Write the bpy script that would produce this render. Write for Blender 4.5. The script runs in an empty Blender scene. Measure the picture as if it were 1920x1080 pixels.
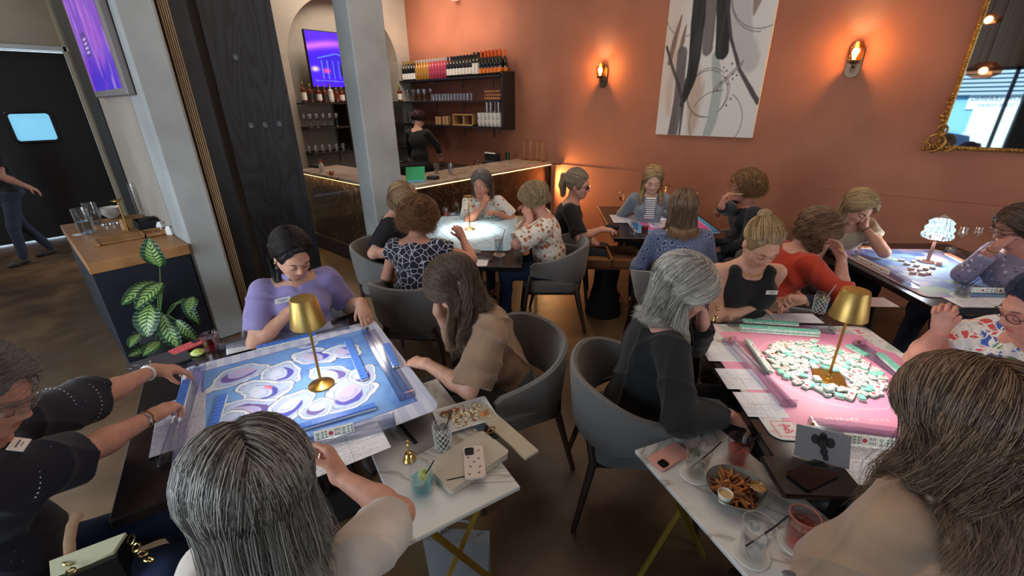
import bpy, math, random
import numpy as np
from mathutils import Matrix, Vector
random.seed(7); RNG = np.random.default_rng(7)
C = bpy.context.scene.collection
SC = bpy.context.scene

# ---------------------------------------------------------------- camera
FOCAL, CAM_H = 820.0, 1.92
def _basis():
    dn = np.array([986-960, -(2460-540), -FOCAL], float); dn /= np.linalg.norm(dn); up = -dn
    x = 1757-960; y = -(x*up[0]-FOCAL*up[2])/up[1]
    yv = np.array([x, y, -FOCAL], float); yv /= np.linalg.norm(yv)
    return np.array([np.cross(yv, up), yv, up])
RC = _basis(); CO = np.array([0, 0, CAM_H])
cam = bpy.data.cameras.new('camera'); co = bpy.data.objects.new('camera', cam); C.objects.link(co)
M4 = np.eye(4); M4[:3, :3] = RC; M4[:3, 3] = CO
co.matrix_world = Matrix(M4.tolist()); cam.sensor_width = 36; cam.lens = 36*FOCAL/1920; cam.clip_start = .02; cam.clip_end = 100
SC.camera = co
# measured points of the photograph turned into points of the room (known height or known wall)
def ray(px, py): return RC @ np.array([px-960, -(py-540), -FOCAL])
def at(px, py, z): d = ray(px, py); return CO + d*(z-CAM_H)/d[2]
def atY(px, py, Y): d = ray(px, py); return CO + d*Y/d[1]
def atX(px, py, X): d = ray(px, py); return CO + d*X/d[0]

# ---------------------------------------------------------------- light, world, exposure
SC.view_settings.view_transform = 'Standard'; SC.view_settings.look = 'None'
SC.view_settings.gamma = 1; SC.view_settings.use_curve_mapping = False
SC.view_settings.exposure = 0.25
SC.cycles.use_denoising = True
SC.cycles.max_bounces = 8; SC.cycles.diffuse_bounces = 3; SC.cycles.glossy_bounces = 4; SC.cycles.transmission_bounces = 8
SC.cycles.transparent_max_bounces = 64; SC.cycles.caustics_reflective = False; SC.cycles.caustics_refractive = False
SC.cycles.sample_clamp_indirect = 4
wd = bpy.data.worlds.new('world'); SC.world = wd; wd.use_nodes = True
wb = wd.node_tree.nodes['Background']; wb.inputs[0].default_value = (.62, .82, 1, 1); wb.inputs[1].default_value = 3.0
def area(name, loc, target, sx, sy, power, col):
    l = bpy.data.lights.new(name, 'AREA'); l.shape = 'RECTANGLE'; l.size = sx; l.size_y = sy; l.energy = power; l.color = col
    o = bpy.data.objects.new(name, l); C.objects.link(o); o.location = loc
    o.rotation_euler = (Vector(target)-Vector(loc)).to_track_quat('-Z', 'Y').to_euler(); return o
def point(name, loc, power, col, r=.03, parent=None):
    l = bpy.data.lights.new(name, 'POINT'); l.energy = power; l.color = col; l.shadow_soft_size = r
    o = bpy.data.objects.new(name, l); C.objects.link(o); o.location = loc
    if parent: o.parent = parent
    return o
sun = bpy.data.lights.new('street_sun', 'SUN'); sun.energy = 3.5; sun.angle = .02; so = bpy.data.objects.new('street_sun', sun); C.objects.link(so); so.rotation_euler = Vector((0.3, -1, -.75)).to_track_quat('-Z', 'Y').to_euler()
area('window_daylight', (-2.3, -2.85, 1.7), (-1.7, 4.5, .2), 3.6, 2.2, 150, (.88, .95, 1))
area('side_fill', (4.4, 2.2, 1.9), (-4, 2.5, .9), 5, 2.4, 85, (.88, .95, 1))  # added soft fill from the right, where the wall has no window
area('kitchen_light', (-8.8, -1.6, 3.9), (-8.2, -.6, 0), 1.6, 1.6, 42, (1, .84, .66))
area('bar_ceiling_light', (-6.3, 4.2, 3.95), (-6.3, 4.2, 0), 1.2, 1.6, 62, (1, .84, .68))
area('overhead_fill', (-1.9, 2.9, 4.0), (-1.9, 2.9, 0), 4.5, 3.5, 52, (1, .86, .70))  # added overhead fill for the whole room, no fixture on the ceiling

# ---------------------------------------------------------------- object helpers
def tagp(o, label=None, cat=None, group=None, kind=None):
    if label: o['label'] = label
    if cat: o['category'] = cat
    if group: o['group'] = group
    if kind: o['kind'] = kind
    return o
def empty(name, loc, rz=0, label=None, cat=None, group=None):
    o = bpy.data.objects.new(name, None); C.objects.link(o); o.empty_display_size = .1
    o.location = loc; o.rotation_euler = (0, 0, rz); return tagp(o, label, cat, group)
def meshobj(name, V, F, mat, parent=None, smooth=True, col=None, loc=None):
    me = bpy.data.meshes.new(name)
    V = np.asarray(V, np.float32)
    if isinstance(F, np.ndarray):
        nf, k = F.shape
        me.vertices.add(len(V)); me.vertices.foreach_set('co', V.ravel())
        me.loops.add(nf*k); me.loops.foreach_set('vertex_index', F.astype(np.int32).ravel())
        me.polygons.add(nf); me.polygons.foreach_set('loop_start', np.arange(0, nf*k, k, dtype=np.int32))
        me.update(calc_edges=True)
    else:
        me.from_pydata(V.tolist(), [], F)
    if smooth and len(me.polygons): me.polygons.foreach_set('use_smooth', np.ones(len(me.polygons), bool))
    if col is not None:
        a = me.color_attributes.new('Col', 'FLOAT_COLOR', 'POINT')
        c = np.ones((len(V), 4), np.float32); c[:, :3] = col; a.data.foreach_set('color', c.ravel())
    for m in (mat if isinstance(mat, (list, tuple)) else [mat]): me.materials.append(m)
    o = bpy.data.objects.new(name, me); C.objects.link(o)
    if parent: o.parent = parent
    if loc is not None: o.location = loc
    return o
class MB:
    """collects shapes into one mesh"""
    def __init__(s): s.V = []; s.F = []; s.mi = []; s.cur = 0
    def add(s, V, F):
        b = len(s.V); s.V += [tuple(map(float, v)) for v in V]; s.F += [tuple(b+i for i in f) for f in F]; s.mi += [s.cur]*len(F); return s
    def box(s, c, d, rz=0, bev=0, R=None):
        hx, hy, hz = d[0]/2, d[1]/2, d[2]/2
        if bev:
            b = min(bev, hx*.95, hy*.95, hz*.95); V = []; 
            for z, ins in ((-hz, b), (-hz+b, 0), (hz-b, 0), (hz, b)):
                X, Y = hx-ins, hy-ins; q = b if ins == 0 else b*.6
                V += [(X, -Y+q, z), (X, Y-q, z), (X-q, Y, z), (-X+q, Y, z), (-X, Y-q, z), (-X, -Y+q, z), (-X+q, -Y, z), (X-q, -Y, z)]
            F = [tuple(range(7, -1, -1)), tuple(range(24, 32))]
            for r in range(3):
                for i in range(8): a = r*8+i; e = r*8+(i+1) % 8; F.append((a, e, e+8, a+8))
        else:
            V = [(x, y, z) for z in (-hz, hz) for x, y in ((-hx, -hy), (hx, -hy), (hx, hy), (-hx, hy))]
            F = [(3, 2, 1, 0), (4, 5, 6, 7), (0, 1, 5, 4), (1, 2, 6, 5), (2, 3, 7, 6), (3, 0, 4, 7)]
        V = np.array(V); 
        if R is not None: V = V@np.array(R).T
        elif rz: c_, s_ = math.cos(rz), math.sin(rz); V = V@np.array([[c_, s_, 0], [-s_, c_, 0], [0, 0, 1]])
        return s.add(V+np.array(c), F)
    def tube(s, pts, rad, n=10, closed=False, cap=True, flat=1.0, upv=(0, 0, 1)):
        pts = [np.array(p, float) for p in pts]; m = len(pts)
        if not hasattr(rad, '__len__'): rad = [rad]*m
        V = []; ref = None
        for i, p in enumerate(pts):
            if closed: t = pts[(i+1) % m]-pts[i-1]
            else: t = pts[min(i+1, m-1)]-pts[max(i-1, 0)]
            t = t/(np.linalg.norm(t)+1e-12)
            if ref is None:
                u = np.array(upv, float)
                if abs(u@t) > .95: u = np.array([1., 0, 0])
                ref = u
            a = ref-t*(ref@t); a /= np.linalg.norm(a)+1e-12; ref = a; b = np.cross(t, a)
            for k in range(n):
                w = 2*math.pi*k/n; V.append(p+rad[i]*(math.cos(w)*a*flat+math.sin(w)*b))
        F = []
        for i in range(m if closed else m-1):
            j = (i+1) % m
            for k in range(n): F.append((i*n+k, i*n+(k+1) % n, j*n+(k+1) % n, j*n+k))
        if cap and not closed: F += [tuple(range(n-1, -1, -1)), tuple((m-1)*n+k for k in range(n))]
        return s.add(V, F)
    def lathe(s, c, prof, n=24, axis=None, cap=True):
        V = []; F = []
        for r, z in prof:
            for k in range(n): w = 2*math.pi*k/n; V.append((r*math.cos(w), r*math.sin(w), z))
        m = len(prof)
        for i in range(m-1):
            for k in range(n): F.append((i*n+k, i*n+(k+1) % n, (i+1)*n+(k+1) % n, (i+1)*n+k))
        if cap and prof[0][0] > 1e-5: F.append(tuple(range(n-1, -1, -1)))
        if cap and prof[-1][0] > 1e-5: F.append(tuple((m-1)*n+k for k in range(n)))
        V = np.array(V)
        if axis is not None: V = V@np.array(axis).T
        return s.add(V+np.array(c), F)
    def prism(s, poly, z0, z1):
        n = len(poly); V = [(x, y, z0) for x, y in poly]+[(x, y, z1) for x, y in poly]
        F = [tuple(range(n-1, -1, -1)), tuple(range(n, 2*n))]+[(i, (i+1) % n, (i+1) % n+n, i+n) for i in range(n)]
        return s.add(V, F)
    def ball(s, c, r, n=12, sc=(1, 1, 1)):
        prof = [(max(1e-6, r*math.sin(math.pi*i/n)), -r*math.cos(math.pi*i/n)) for i in range(n+1)]
        b = len(s.V); s.lathe((0, 0, 0), prof, n+4)
        for i in range(b, len(s.V)): v = s.V[i]; s.V[i] = (v[0]*sc[0]+c[0], v[1]*sc[1]+c[1], v[2]*sc[2]+c[2])
        return s
    def build(s, name, mat, parent=None, smooth=False, loc=None):
        me = bpy.data.meshes.new(name); me.from_pydata(s.V, [], s.F)
        mats = mat if isinstance(mat, (list, tuple)) else [mat]
        for m in mats: me.materials.append(m)
        if len(mats) > 1: me.polygons.foreach_set('material_index', s.mi)
        o = bpy.data.objects.new(name, me); C.objects.link(o)
        if smooth:
            me.polygons.foreach_set('use_smooth', np.ones(len(me.polygons), bool))
            try: me.set_sharp_from_angle(angle=math.radians(38))
            except Exception: pass
        if parent: o.parent = parent
        if loc is not None: o.location = loc
        return o
def copy_tree(o, parent=None):
    c = o.copy(); C.objects.link(c)
    if parent is not None: c.parent = parent
    for ch in list(o.children): copy_tree(ch, c)
    return c
def rz3(a): c, s = math.cos(a), math.sin(a); return np.array([[c, -s, 0], [s, c, 0], [0, 0, 1.]])
def rx3(a): c, s = math.cos(a), math.sin(a); return np.array([[1, 0, 0], [0, c, -s], [0, s, c]])
def ry3(a): c, s = math.cos(a), math.sin(a); return np.array([[c, 0, s], [0, 1, 0], [-s, 0, c]])
def nrm(v): v = np.array(v, float); return v/(np.linalg.norm(v)+1e-12)
def setr(o, R):   # orientation matrix
    o.rotation_euler = Matrix(np.asarray(R).tolist()).to_euler(); return o

# ---------------------------------------------------------------- materials
def sl(c):  # sRGB 0-255 -> linear
    return tuple((x/255/12.92 if x <= 10 else ((x/255+.055)/1.055)**2.4) for x in c)
MATS = {}
def mat(name, rgb=(128, 128, 128), rough=.6, metal=0, emit=None, es=1, trans=0, ior=1.45, coat=0, sheen=0, noise=None, bump=None, spec=.5, alpha=1, attr=False, sss=0, var=None):
    """noise=(scale, rgb2, lo, hi, stretch)  bump=(scale, strength)"""
    if name in MATS: return MATS[name]
    m = bpy.data.materials.new(name); m.use_nodes = True; nt = m.node_tree; N = nt.nodes; L = nt.links; b = N['Principled BSDF']
    b.inputs['Base Color'].default_value = (*sl(rgb), 1); b.inputs['Roughness'].default_value = rough; b.inputs['Metallic'].default_value = metal
    b.inputs['Transmission Weight'].default_value = trans; b.inputs['IOR'].default_value = ior; b.inputs['Coat Weight'].default_value = coat
    b.inputs['Sheen Weight'].default_value = sheen; b.inputs['Specular IOR Level'].default_value = spec; b.inputs['Alpha'].default_value = alpha
    if sss: b.inputs['Subsurface Weight'].default_value = sss; b.inputs['Subsurface Radius'].default_value = (.02, .008, .005); b.inputs['Subsurface Scale'].default_value = .5
    if emit: b.inputs['Emission Color'].default_value = (*sl(emit), 1); b.inputs['Emission Strength'].default_value = es
    tc = N.new('ShaderNodeTexCoord')
    last = None
    if attr:
        a = N.new('ShaderNodeVertexColor'); a.layer_name = 'Col'; last = a.outputs[0]
        if attr == 'emit':
            L.new(last, b.inputs['Emission Color']); b.inputs['Emission Strength'].default_value = es; b.inputs['Base Color'].default_value = (.01, .01, .01, 1); last = None
    if noise:
        sc, c2, lo, hi = noise[:4]; st = noise[4] if len(noise) > 4 else (1, 1, 1)
        mp = N.new('ShaderNodeMapping'); mp.inputs['Scale'].default_value = st; L.new(tc.outputs['Object'], mp.inputs[0])
        n = N.new('ShaderNodeTexNoise'); n.inputs['Scale'].default_value = sc; n.inputs['Detail'].default_value = 5; L.new(mp.outputs[0], n.inputs['Vector'])
        r = N.new('ShaderNodeValToRGB'); r.color_ramp.elements[0].position = lo; r.color_ramp.elements[1].position = hi
        r.color_ramp.elements[0].color = (*sl(rgb), 1); r.color_ramp.elements[1].color = (*sl(c2), 1); L.new(n.outputs[0], r.inputs[0])
        if last is not None:
            mx = N.new('ShaderNodeMix'); mx.data_type = 'RGBA'; mx.blend_type = 'MULTIPLY'; mx.inputs[0].default_value = 1
            L.new(last, mx.inputs[6]); L.new(r.outputs[0], mx.inputs[7]); last = mx.outputs[2]
        else: last = r.outputs[0]
    if last is not None: L.new(last, b.inputs['Base Color'])
    if bump:
        n = N.new('ShaderNodeTexNoise'); n.inputs['Scale'].default_value = bump[0]; n.inputs['Detail'].default_value = 3; L.new(tc.outputs['Object'], n.inputs['Vector'])
        bp = N.new('ShaderNodeBump'); bp.inputs['Strength'].default_value = bump[1]; bp.inputs['Distance'].default_value = .01
        L.new(n.outputs[0], bp.inputs['Height']); L.new(bp.outputs[0], b.inputs['Normal'])
    MATS[name] = m; return m
def glassy(name, rgb=(255, 255, 255), rough=.0, thin=.965):
    """thin-walled glass: glossy highlights over a nearly clear body, cheap to render"""
    if name in MATS: return MATS[name]
    m = bpy.data.materials.new(name); m.use_nodes = True; nt = m.node_tree; N = nt.nodes; L = nt.links; N.remove(N['Principled BSDF'])
    out = N['Material Output']; t = N.new('ShaderNodeBsdfTransparent'); t.inputs[0].default_value = (*[thin*x for x in sl(rgb)], 1)
    g = N.new('ShaderNodeBsdfGlossy'); g.inputs['Roughness'].default_value = .04+rough; g.inputs[0].default_value = (1, 1, 1, 1)
    lw = N.new('ShaderNodeLayerWeight'); lw.inputs[0].default_value = .5; mx = N.new('ShaderNodeMixShader')
    pw_ = N.new('ShaderNodeMath'); pw_.operation = 'POWER'; pw_.inputs[1].default_value = 3.5; L.new(lw.outputs['Facing'], pw_.inputs[0])
    ma = N.new('ShaderNodeMath'); ma.operation = 'MULTIPLY_ADD'; ma.inputs[1].default_value = .55; ma.inputs[2].default_value = .07; L.new(pw_.outputs[0], ma.inputs[0]); L.new(ma.outputs[0], mx.inputs[0]); L.new(t.outputs[0], mx.inputs[1]); L.new(g.outputs[0], mx.inputs[2]); L.new(mx.outputs[0], out.inputs[0])
    MATS[name] = m; return m
def nodemat(name, rough=.8, sheen=0, metal=0, bump=None):
    m = bpy.data.materials.new(name); m.use_nodes = True; b = m.node_tree.nodes['Principled BSDF']
    b.inputs['Roughness'].default_value = rough; b.inputs['Metallic'].default_value = metal; b.inputs['Sheen Weight'].default_value = sheen
    MATS[name] = m; return m, m.node_tree.nodes, m.node_tree.links, b
def ramp(N, L, src, stops, const=False):
    r = N.new('ShaderNodeValToRGB'); e = r.color_ramp.elements
    if const: r.color_ramp.interpolation = 'CONSTANT'
    e[0].position = stops[0][0]; e[0].color = (*sl(stops[0][1]), 1); e[1].position = stops[1][0]; e[1].color = (*sl(stops[1][1]), 1)
    for p, c in stops[2:]: q = e.new(p); q.color = (*sl(c), 1)
    L.new(src, r.inputs[0]); return r.outputs[0]
def gridmesh(name, w, h, nx, ny, fn, mat_, parent=None, loc=None, z=0.0, axes='xy', rnd=0, bend=None):
    """flat sheet w x h around the origin whose colours come from fn(u, v) (0..1 each, arrays)"""
    u, v = np.meshgrid(np.linspace(0, 1, nx+1), np.linspace(0, 1, ny+1)); u = u.ravel(); v = v.ravel()
    X = (u-.5)*w; Y = (v-.5)*h
    if rnd:
        ax = np.abs(X)-(w/2-rnd); ay = np.abs(Y)-(h/2-rnd); k = (ax > 0) & (ay > 0); l = np.hypot(ax, ay); mx = np.maximum(ax, ay)
        f = np.where(k & (l > 0), np.where(l > 0, mx/np.maximum(l, 1e-9), 1), 1)
        X = np.where(k, np.sign(X)*(w/2-rnd+ax*f), X); Y = np.where(k, np.sign(Y)*(h/2-rnd+ay*f), Y)
    Z = np.full_like(X, z)
    if bend: Z = Z+bend(u, v)
    if axes == 'xy': V = np.stack([X, Y, Z], 1)
    elif axes == 'xz': V = np.stack([X, -Z, Y], 1)      # faces -y
    else: V = np.stack([Z, X, Y], 1)                    # faces +x
    i = np.arange(nx*ny); a = (i//nx)*(nx+1)+i % nx
    F = np.stack([a, a+1, a+nx+2, a+nx+1], 1)
    return meshobj(name, V, F, mat_, parent, True, np.clip(fn(u, v), 0, 20), loc)
def inlin(c): return np.array(sl(c))
def mixc(base, col, m):
    m = np.clip(m, 0, 1)[:, None]; return base*(1-m)+np.asarray(col)*m
def sstep(a, b, x): t = np.clip((x-a)/(b-a), 0, 1); return t*t*(3-2*t)
def vnoise(x, y, s=0):
    """smooth pseudo noise 0..1"""
    def h(i, j): q = np.sin(i*127.1+j*311.7+s*74.7)*43758.5453; return q-np.floor(q)
    xi, yi = np.floor(x), np.floor(y); fx, fy = x-xi, y-yi; fx = fx*fx*(3-2*fx); fy = fy*fy*(3-2*fy)
    return (h(xi, yi)*(1-fx)+h(xi+1, yi)*fx)*(1-fy)+(h(xi, yi+1)*(1-fx)+h(xi+1, yi+1)*fx)*fy
def fbm(x, y, s=0, o=3): return sum(vnoise(x*2**k, y*2**k, s+k)*.5**k for k in range(o))/sum(.5**k for k in range(o))
def seg(x, y, pts):
    """distance to a polyline"""
    d = np.full_like(x, 9.)
    for (ax, ay), (bx, by) in zip(pts[:-1], pts[1:]):
        dx, dy = bx-ax, by-ay; t = np.clip(((x-ax)*dx+(y-ay)*dy)/(dx*dx+dy*dy+1e-12), 0, 1)
        d = np.minimum(d, np.hypot(x-ax-t*dx, y-ay-t*dy))
    return d

GOLD = mat('brushed_gold', (196, 158, 84), .32, 1, noise=(60, (170, 130, 62), .3, .7, (1, 1, .05)))
BRASS = mat('polished_brass', (214, 184, 112), .2, 1)
CHROME = mat('chrome', (220, 220, 225), .12, 1)
BLACK = mat('black_lacquer', (17, 14, 15), .28, coat=.3)
BLACKM = mat('matte_black', (18, 18, 20), .7)
WALNUT = mat('dark_walnut', (58, 40, 31), .45, noise=(9, (36, 24, 18), .35, .7, (1, 1, .15)))
GREYF = mat('grey_upholstery', (120, 117, 114), .95, sheen=.3, noise=(260, (92, 90, 88), .35, .65), bump=(420, .35))
GLASS = glassy('clear_glass'); WHITE = mat('white_ceramic', (235, 232, 226), .3)
PAPER = mat('white_paper', (232, 232, 236), .8)
# ================================================================ THE SETTING
WY = 5.51; TX = -7.41
def struct(name, mb, m, smooth=False):
    return tagp(mb.build(name, m, smooth=smooth), kind='structure')
fl, N, L, b = nodemat('stained_concrete', .38)
tc = N.new('ShaderNodeTexCoord')
n1 = N.new('ShaderNodeTexNoise'); n1.inputs['Scale'].default_value = 1.1; n1.inputs['Detail'].default_value = 7; n1.inputs['Distortion'].default_value = .8; L.new(tc.outputs['Object'], n1.inputs[0])
c1 = ramp(N, L, n1.outputs[0], [(.32, (58, 42, 30)), (.5, (88, 66, 46)), (.62, (112, 88, 62)), (.75, (82, 64, 48))])
L.new(c1, b.inputs['Base Color'])
n2 = N.new('ShaderNodeTexNoise'); n2.inputs['Scale'].default_value = 6; n2.inputs['Detail'].default_value = 6; L.new(tc.outputs['Object'], n2.inputs[0])
mr = N.new('ShaderNodeMapRange'); mr.inputs[3].default_value = .22; mr.inputs[4].default_value = .55; L.new(n2.outputs[0], mr.inputs[0]); L.new(mr.outputs[0], b.inputs['Roughness'])
struct('floor', MB().box((-3, 0, -.05), (18, 14, .1)), fl)
TERRA = mat('terracotta_plaster', (160, 102, 77), .75, noise=(1.6, (142, 88, 66), .3, .7), bump=(3, .25))
BEIGE = mat('beige_plaster', (176, 168, 156), .8, noise=(2, (160, 152, 142), .3, .7))
COOL = mat('grey_plaster', (168, 172, 172), .8, noise=(2.5, (150, 153, 152), .35, .7), bump=(8, .1))
CEIL = mat('ceiling_paint', (150, 142, 136), .9, noise=(14, (120, 112, 106), .35, .65, (1, .06, 1)))
struct('wall_back', MB().box((-1.2, WY+.1, 2.1), (12.6, .2, 4.2)), TERRA)
struct('ceiling', MB().box((-8.6, .7, 4.3), (6.8, 10.4, .2)).box((0, 1.25, 4.3), (10.4, 9.1, .2)), CEIL)
zr = 1.05
struct('trim_1', MB().box((.45, WY-.012, zr/2), (9.1, .024, zr)), TERRA)
# wall behind the bar with its arched niche
ay, ar, az = 4.27, .98, 2.5
mb = MB()
def quadx(y0, y1, z0, z1, X=TX): mb.add([(X, y0, z0), (X, y1, z0), (X, y1, z1), (X, y0, z1)], [(0, 1, 2, 3)])
quadx(2.2, ay-ar, 0, 4.2); quadx(ay+ar, WY, 0, 4.2); quadx(ay-ar, ay+ar, 0, .85)
nseg = 28
for i in range(nseg):
    a0, a1 = math.pi*i/nseg, math.pi*(i+1)/nseg
    y0, y1 = ay-ar*math.cos(a0), ay-ar*math.cos(a1); z0, z1 = az+ar*math.sin(a0), az+ar*math.sin(a1)
    mb.add([(TX, y0, z0), (TX, y1, z1), (TX, y1, 4.2), (TX, y0, 4.2)], [(0, 1, 2, 3)])
    mb.add([(TX, y0, z0), (TX-.28, y0, z0), (TX-.28, y1, z1), (TX, y1, z1)], [(0, 1, 2, 3)])
for y in (ay-ar, ay+ar): mb.add([(TX, y, .85), (TX-.28, y, .85), (TX-.28, y, az), (TX, y, az)], [(0, 1, 2, 3)])
mb.add([(TX-.28, ay-ar-.1, .5), (TX-.28, ay+ar+.1, .5), (TX-.28, ay+ar+.1, 3.6), (TX-.28, ay-ar-.1, 3.6)], [(0, 1, 2, 3)])
mb.box((TX-.4, 3.9, 2.1), (.2, 3.5, 4.2))
struct('wall_bar', mb, BEIGE)
# square pillar standing at the bar corner
struct('pillar', MB().box((-4.44, 2.745, 2.1), (.27, .39, 4.2), bev=.012), COOL)
# partition to the left: grey column, slatted strip, black posts and the black plywood panel
def yat(px, py, X): return atX(px, py, X)[1]
XP = -4.2
y0 = .78; y1 = yat(346, 200, XP)
struct('column', MB().box((XP-.2, (y0+y1)/2, 2.1), (.4, y1-y0, 4.2), bev=.02), COOL)
ya, yb = yat(349, 200, XP-.03), yat(369, 200, XP-.03)
tbs = MB()
for i in range(5):
    w = (yb-ya)/5; tbs.box((XP-.06, ya+(i+.5)*w, 2.1), (.06, w*.62, 4.2), bev=.003)
tbs2 = MB().box((XP-.11, (ya+yb)/2, 2.1), (.05, yb-ya, 4.2))
struct('trim_2', tbs, mat('ply_edge', (166, 136, 102), .6, noise=(30, (132, 104, 74), .3, .7, (1, 1, .04))))
struct('trim_3', tbs2, BLACKM)
yc = yat(399, 200, XP-.1)
struct('trim_4', MB().box((XP-.16, (yb+yc)/2, 2.1), (.12, yc-yb, 4.2)), mat('black_post', (26, 27, 30), .5, noise=(8, (36, 38, 42), .4, .7)))
XQ = -4.75
yd, ye = yat(417, 200, XQ), yat(545, 200, XQ)
struct('trim_5', MB().box((XQ-.42, yat(396, 200, XQ-.4)+.18, 2.1), (.04, .62, 4.2)), COOL)
pw, N, L, b = nodemat('black_plywood', .55)
tc = N.new('ShaderNodeTexCoord'); mp = N.new('ShaderNodeMapping'); mp.inputs['Scale'].default_value = (1, 2.6, .55); L.new(tc.outputs['Object'], mp.inputs[0])
n1 = N.new('ShaderNodeTexNoise'); n1.inputs['Scale'].default_value = 1.7; n1.inputs['Detail'].default_value = 1.5; n1.inputs['Distortion'].default_value = .5; L.new(mp.outputs[0], n1.inputs[0])
mu = N.new('ShaderNodeMath'); mu.operation = 'MULTIPLY'; mu.inputs[1].default_value = 22; L.new(n1.outputs[0], mu.inputs[0])
fr = N.new('ShaderNodeMath'); fr.operation = 'PINGPONG'; fr.inputs[1].default_value = 1; L.new(mu.outputs[0], fr.inputs[0])
L.new(ramp(N, L, fr.outputs[0], [(.0, (19, 21, 25)), (.35, (30, 34, 41)), (.75, (42, 48, 57)), (1, (33, 37, 44))]), b.inputs['Base Color'])
bp = N.new('ShaderNodeBump'); bp.inputs['Strength'].default_value = .3; bp.inputs['Distance'].default_value = .004; L.new(fr.outputs[0], bp.inputs['Height']); L.new(bp.outputs[0], b.inputs['Normal'])
PART = struct('partition', MB().box((XQ-.03, (yd+ye)/2, 2.1), (.06, ye-yd, 4.2)), pw)
for px, py in ((471, 236), (497, 235), (524, 233), (442, 108)):
    MB().lathe((0, 0, 0), [(.028, 0), (.03, .003), (.024, .006), (.02, .001), (1e-6, .001)], 16, ry3(math.pi/2)).build('knob', mat('dull_steel', (96, 104, 112), .4, .6), PART, loc=atX(px, py, XQ+.001))
# beige wall with the violet screen
xe = atY(190, 200, y0)[0]
struct('wall_left', MB().box(((XP-.4+xe)/2, y0+.1, 2.1), (XP-.4-xe, .2, 4.2)), BEIGE)
xs = atY(170, 200, y0)[0]
struct('trim_6', MB().box(((xe+xs)/2, y0+.09, 2.1), (abs(xe-xs), .2, 4.2)), BLACKM)
# kitchen passage
XD = -9.9
yr = yat(120, 97, XD); zt = atX(60, 94, XD)[2]; yt = yat(152, 200, XD)
struct('wall_kitchen', MB().box((XD-.15, -1.5, (zt+4.2)/2), (.2, 7, 4.2-zt)).box((XD-.1, yr+1.5, 2.1), (.2, 3.0, 4.2)).box((XD-.1, -3.6, 2.1), (.2, 1.2, 4.2)), BEIGE)
struct('trim_7', MB().box((XD+.02, (yr+yt)/2+.03, 2.1), (.08, yt-yr, 4.2)), mat('pale_trim', (168, 160, 138), .7))
struct('trim_8', MB().box((XD+.02, yr-1.45, zt+.03), (.08, 3.0, .06)), mat('steel_strip', (200, 205, 210), .3, .8))
d = empty('swing_door', (XD-.05, yr-.01, .01), label='black swinging kitchen door with a small rounded window', cat='door')
dw = .01
yl = yr-2.9
pw_ = [atX(x, y, XD-.02) for x, y in ((18, 208), (92, 208), (104, 267), (32, 268))]
wy0 = min(p[1] for p in pw_); wy1 = max(p[1] for p in pw_); wz0 = min(p[2] for p in pw_)+.02; wz1 = max(p[2] for p in pw_)-.02
mb = MB(); ox, oy = XD-.05, yr-.01
for (a0, a1, c0, c1) in ((yl, yr-.01, .02, wz0), (yl, yr-.01, wz1, zt-.02), (yl, wy0, wz0, wz1), (wy1, yr-.01, wz0, wz1)):
    mb.box((0, (a0+a1)/2-oy, (c0+c1)/2-.01), (.045, a1-a0, c1-c0))
mb.build('door_leaf', mat('black_door', (20, 19, 21), .5), d)
def rrect(w, h, r, n=6):
    o = []
    for cx, cy, a in ((w/2-r, h/2-r, 0), (-w/2+r, h/2-r, 90), (-w/2+r, -h/2+r, 180), (w/2-r, -h/2+r, 270)):
        for i in range(n+1): t = math.radians(a+90*i/n); o.append((cx+r*math.cos(t), cy+r*math.sin(t)))
    return o
wc = (wy0+wy1)/2-oy; wz = (wz0+wz1)/2-.01; ww, wh = wy1-wy0, wz1-wz0
MB().tube([(.03, wc+x, wz+y) for x, y in rrect(ww, wh, .06)], .022, 8, closed=True).build('window_frame', BLACKM, d, True)
pane = MB().add([(.0, wc+x, wz+y) for x, y in rrect(ww+.02, wh+.02, .06)], [tuple(range(28))]).build('window_pane', mat('lit_pane', (120, 190, 225), .2, emit=(120, 196, 232), es=.75), d)
# open passage behind, sides of the shell
struct('wall_passage', MB().box((-8, -4.3, 2.1), (4, .2, 4.2)).box((-5.0, -4.3, 2.1), (2, .2, 4.2)), BEIGE)
struct('wall_right', MB().box((5.1, 2, 2.1), (.2, 12, 4.2)), BEIGE)
# ================================================================ BAR
mar, N, L, b = nodemat('dark_marble', .18); b.inputs['Coat Weight'].default_value = .4
tc = N.new('ShaderNodeTexCoord'); n1 = N.new('ShaderNodeTexNoise'); n1.inputs['Scale'].default_value = 5; n1.inputs['Detail'].default_value = 8; n1.inputs['Distortion'].default_value = 1.6; L.new(tc.outputs['Object'], n1.inputs[0])
L.new(ramp(N, L, n1.outputs[0], [(.3, (24, 17, 13)), (.485, (52, 38, 28)), (.5, (96, 76, 56)), (.515, (54, 40, 30)), (.7, (34, 25, 20))]), b.inputs['Base Color'])
topm, N, L, b = nodemat('pale_marble', .25)
tc = N.new('ShaderNodeTexCoord'); n1 = N.new('ShaderNodeTexNoise'); n1.inputs['Scale'].default_value = 1.5; n1.inputs['Detail'].default_value = 7; n1.inputs['Distortion'].default_value = 1.4; L.new(tc.outputs['Object'], n1.inputs[0])
L.new(ramp(N, L, n1.outputs[0], [(.3, (176, 160, 142)), (.49, (160, 140, 122)), (.5, (112, 94, 78)), (.51, (164, 146, 128)), (.75, (188, 174, 156))]), b.inputs['Base Color'])
BX = -4.08; BY = 2.68; BZ = 1.08; BL = -6.42
bar = empty('bar_counter', (-4.6, 4.1, 0), label='L-shaped bar with dark marble front, pale stone top and glowing light strip', cat='bar counter')
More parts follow.
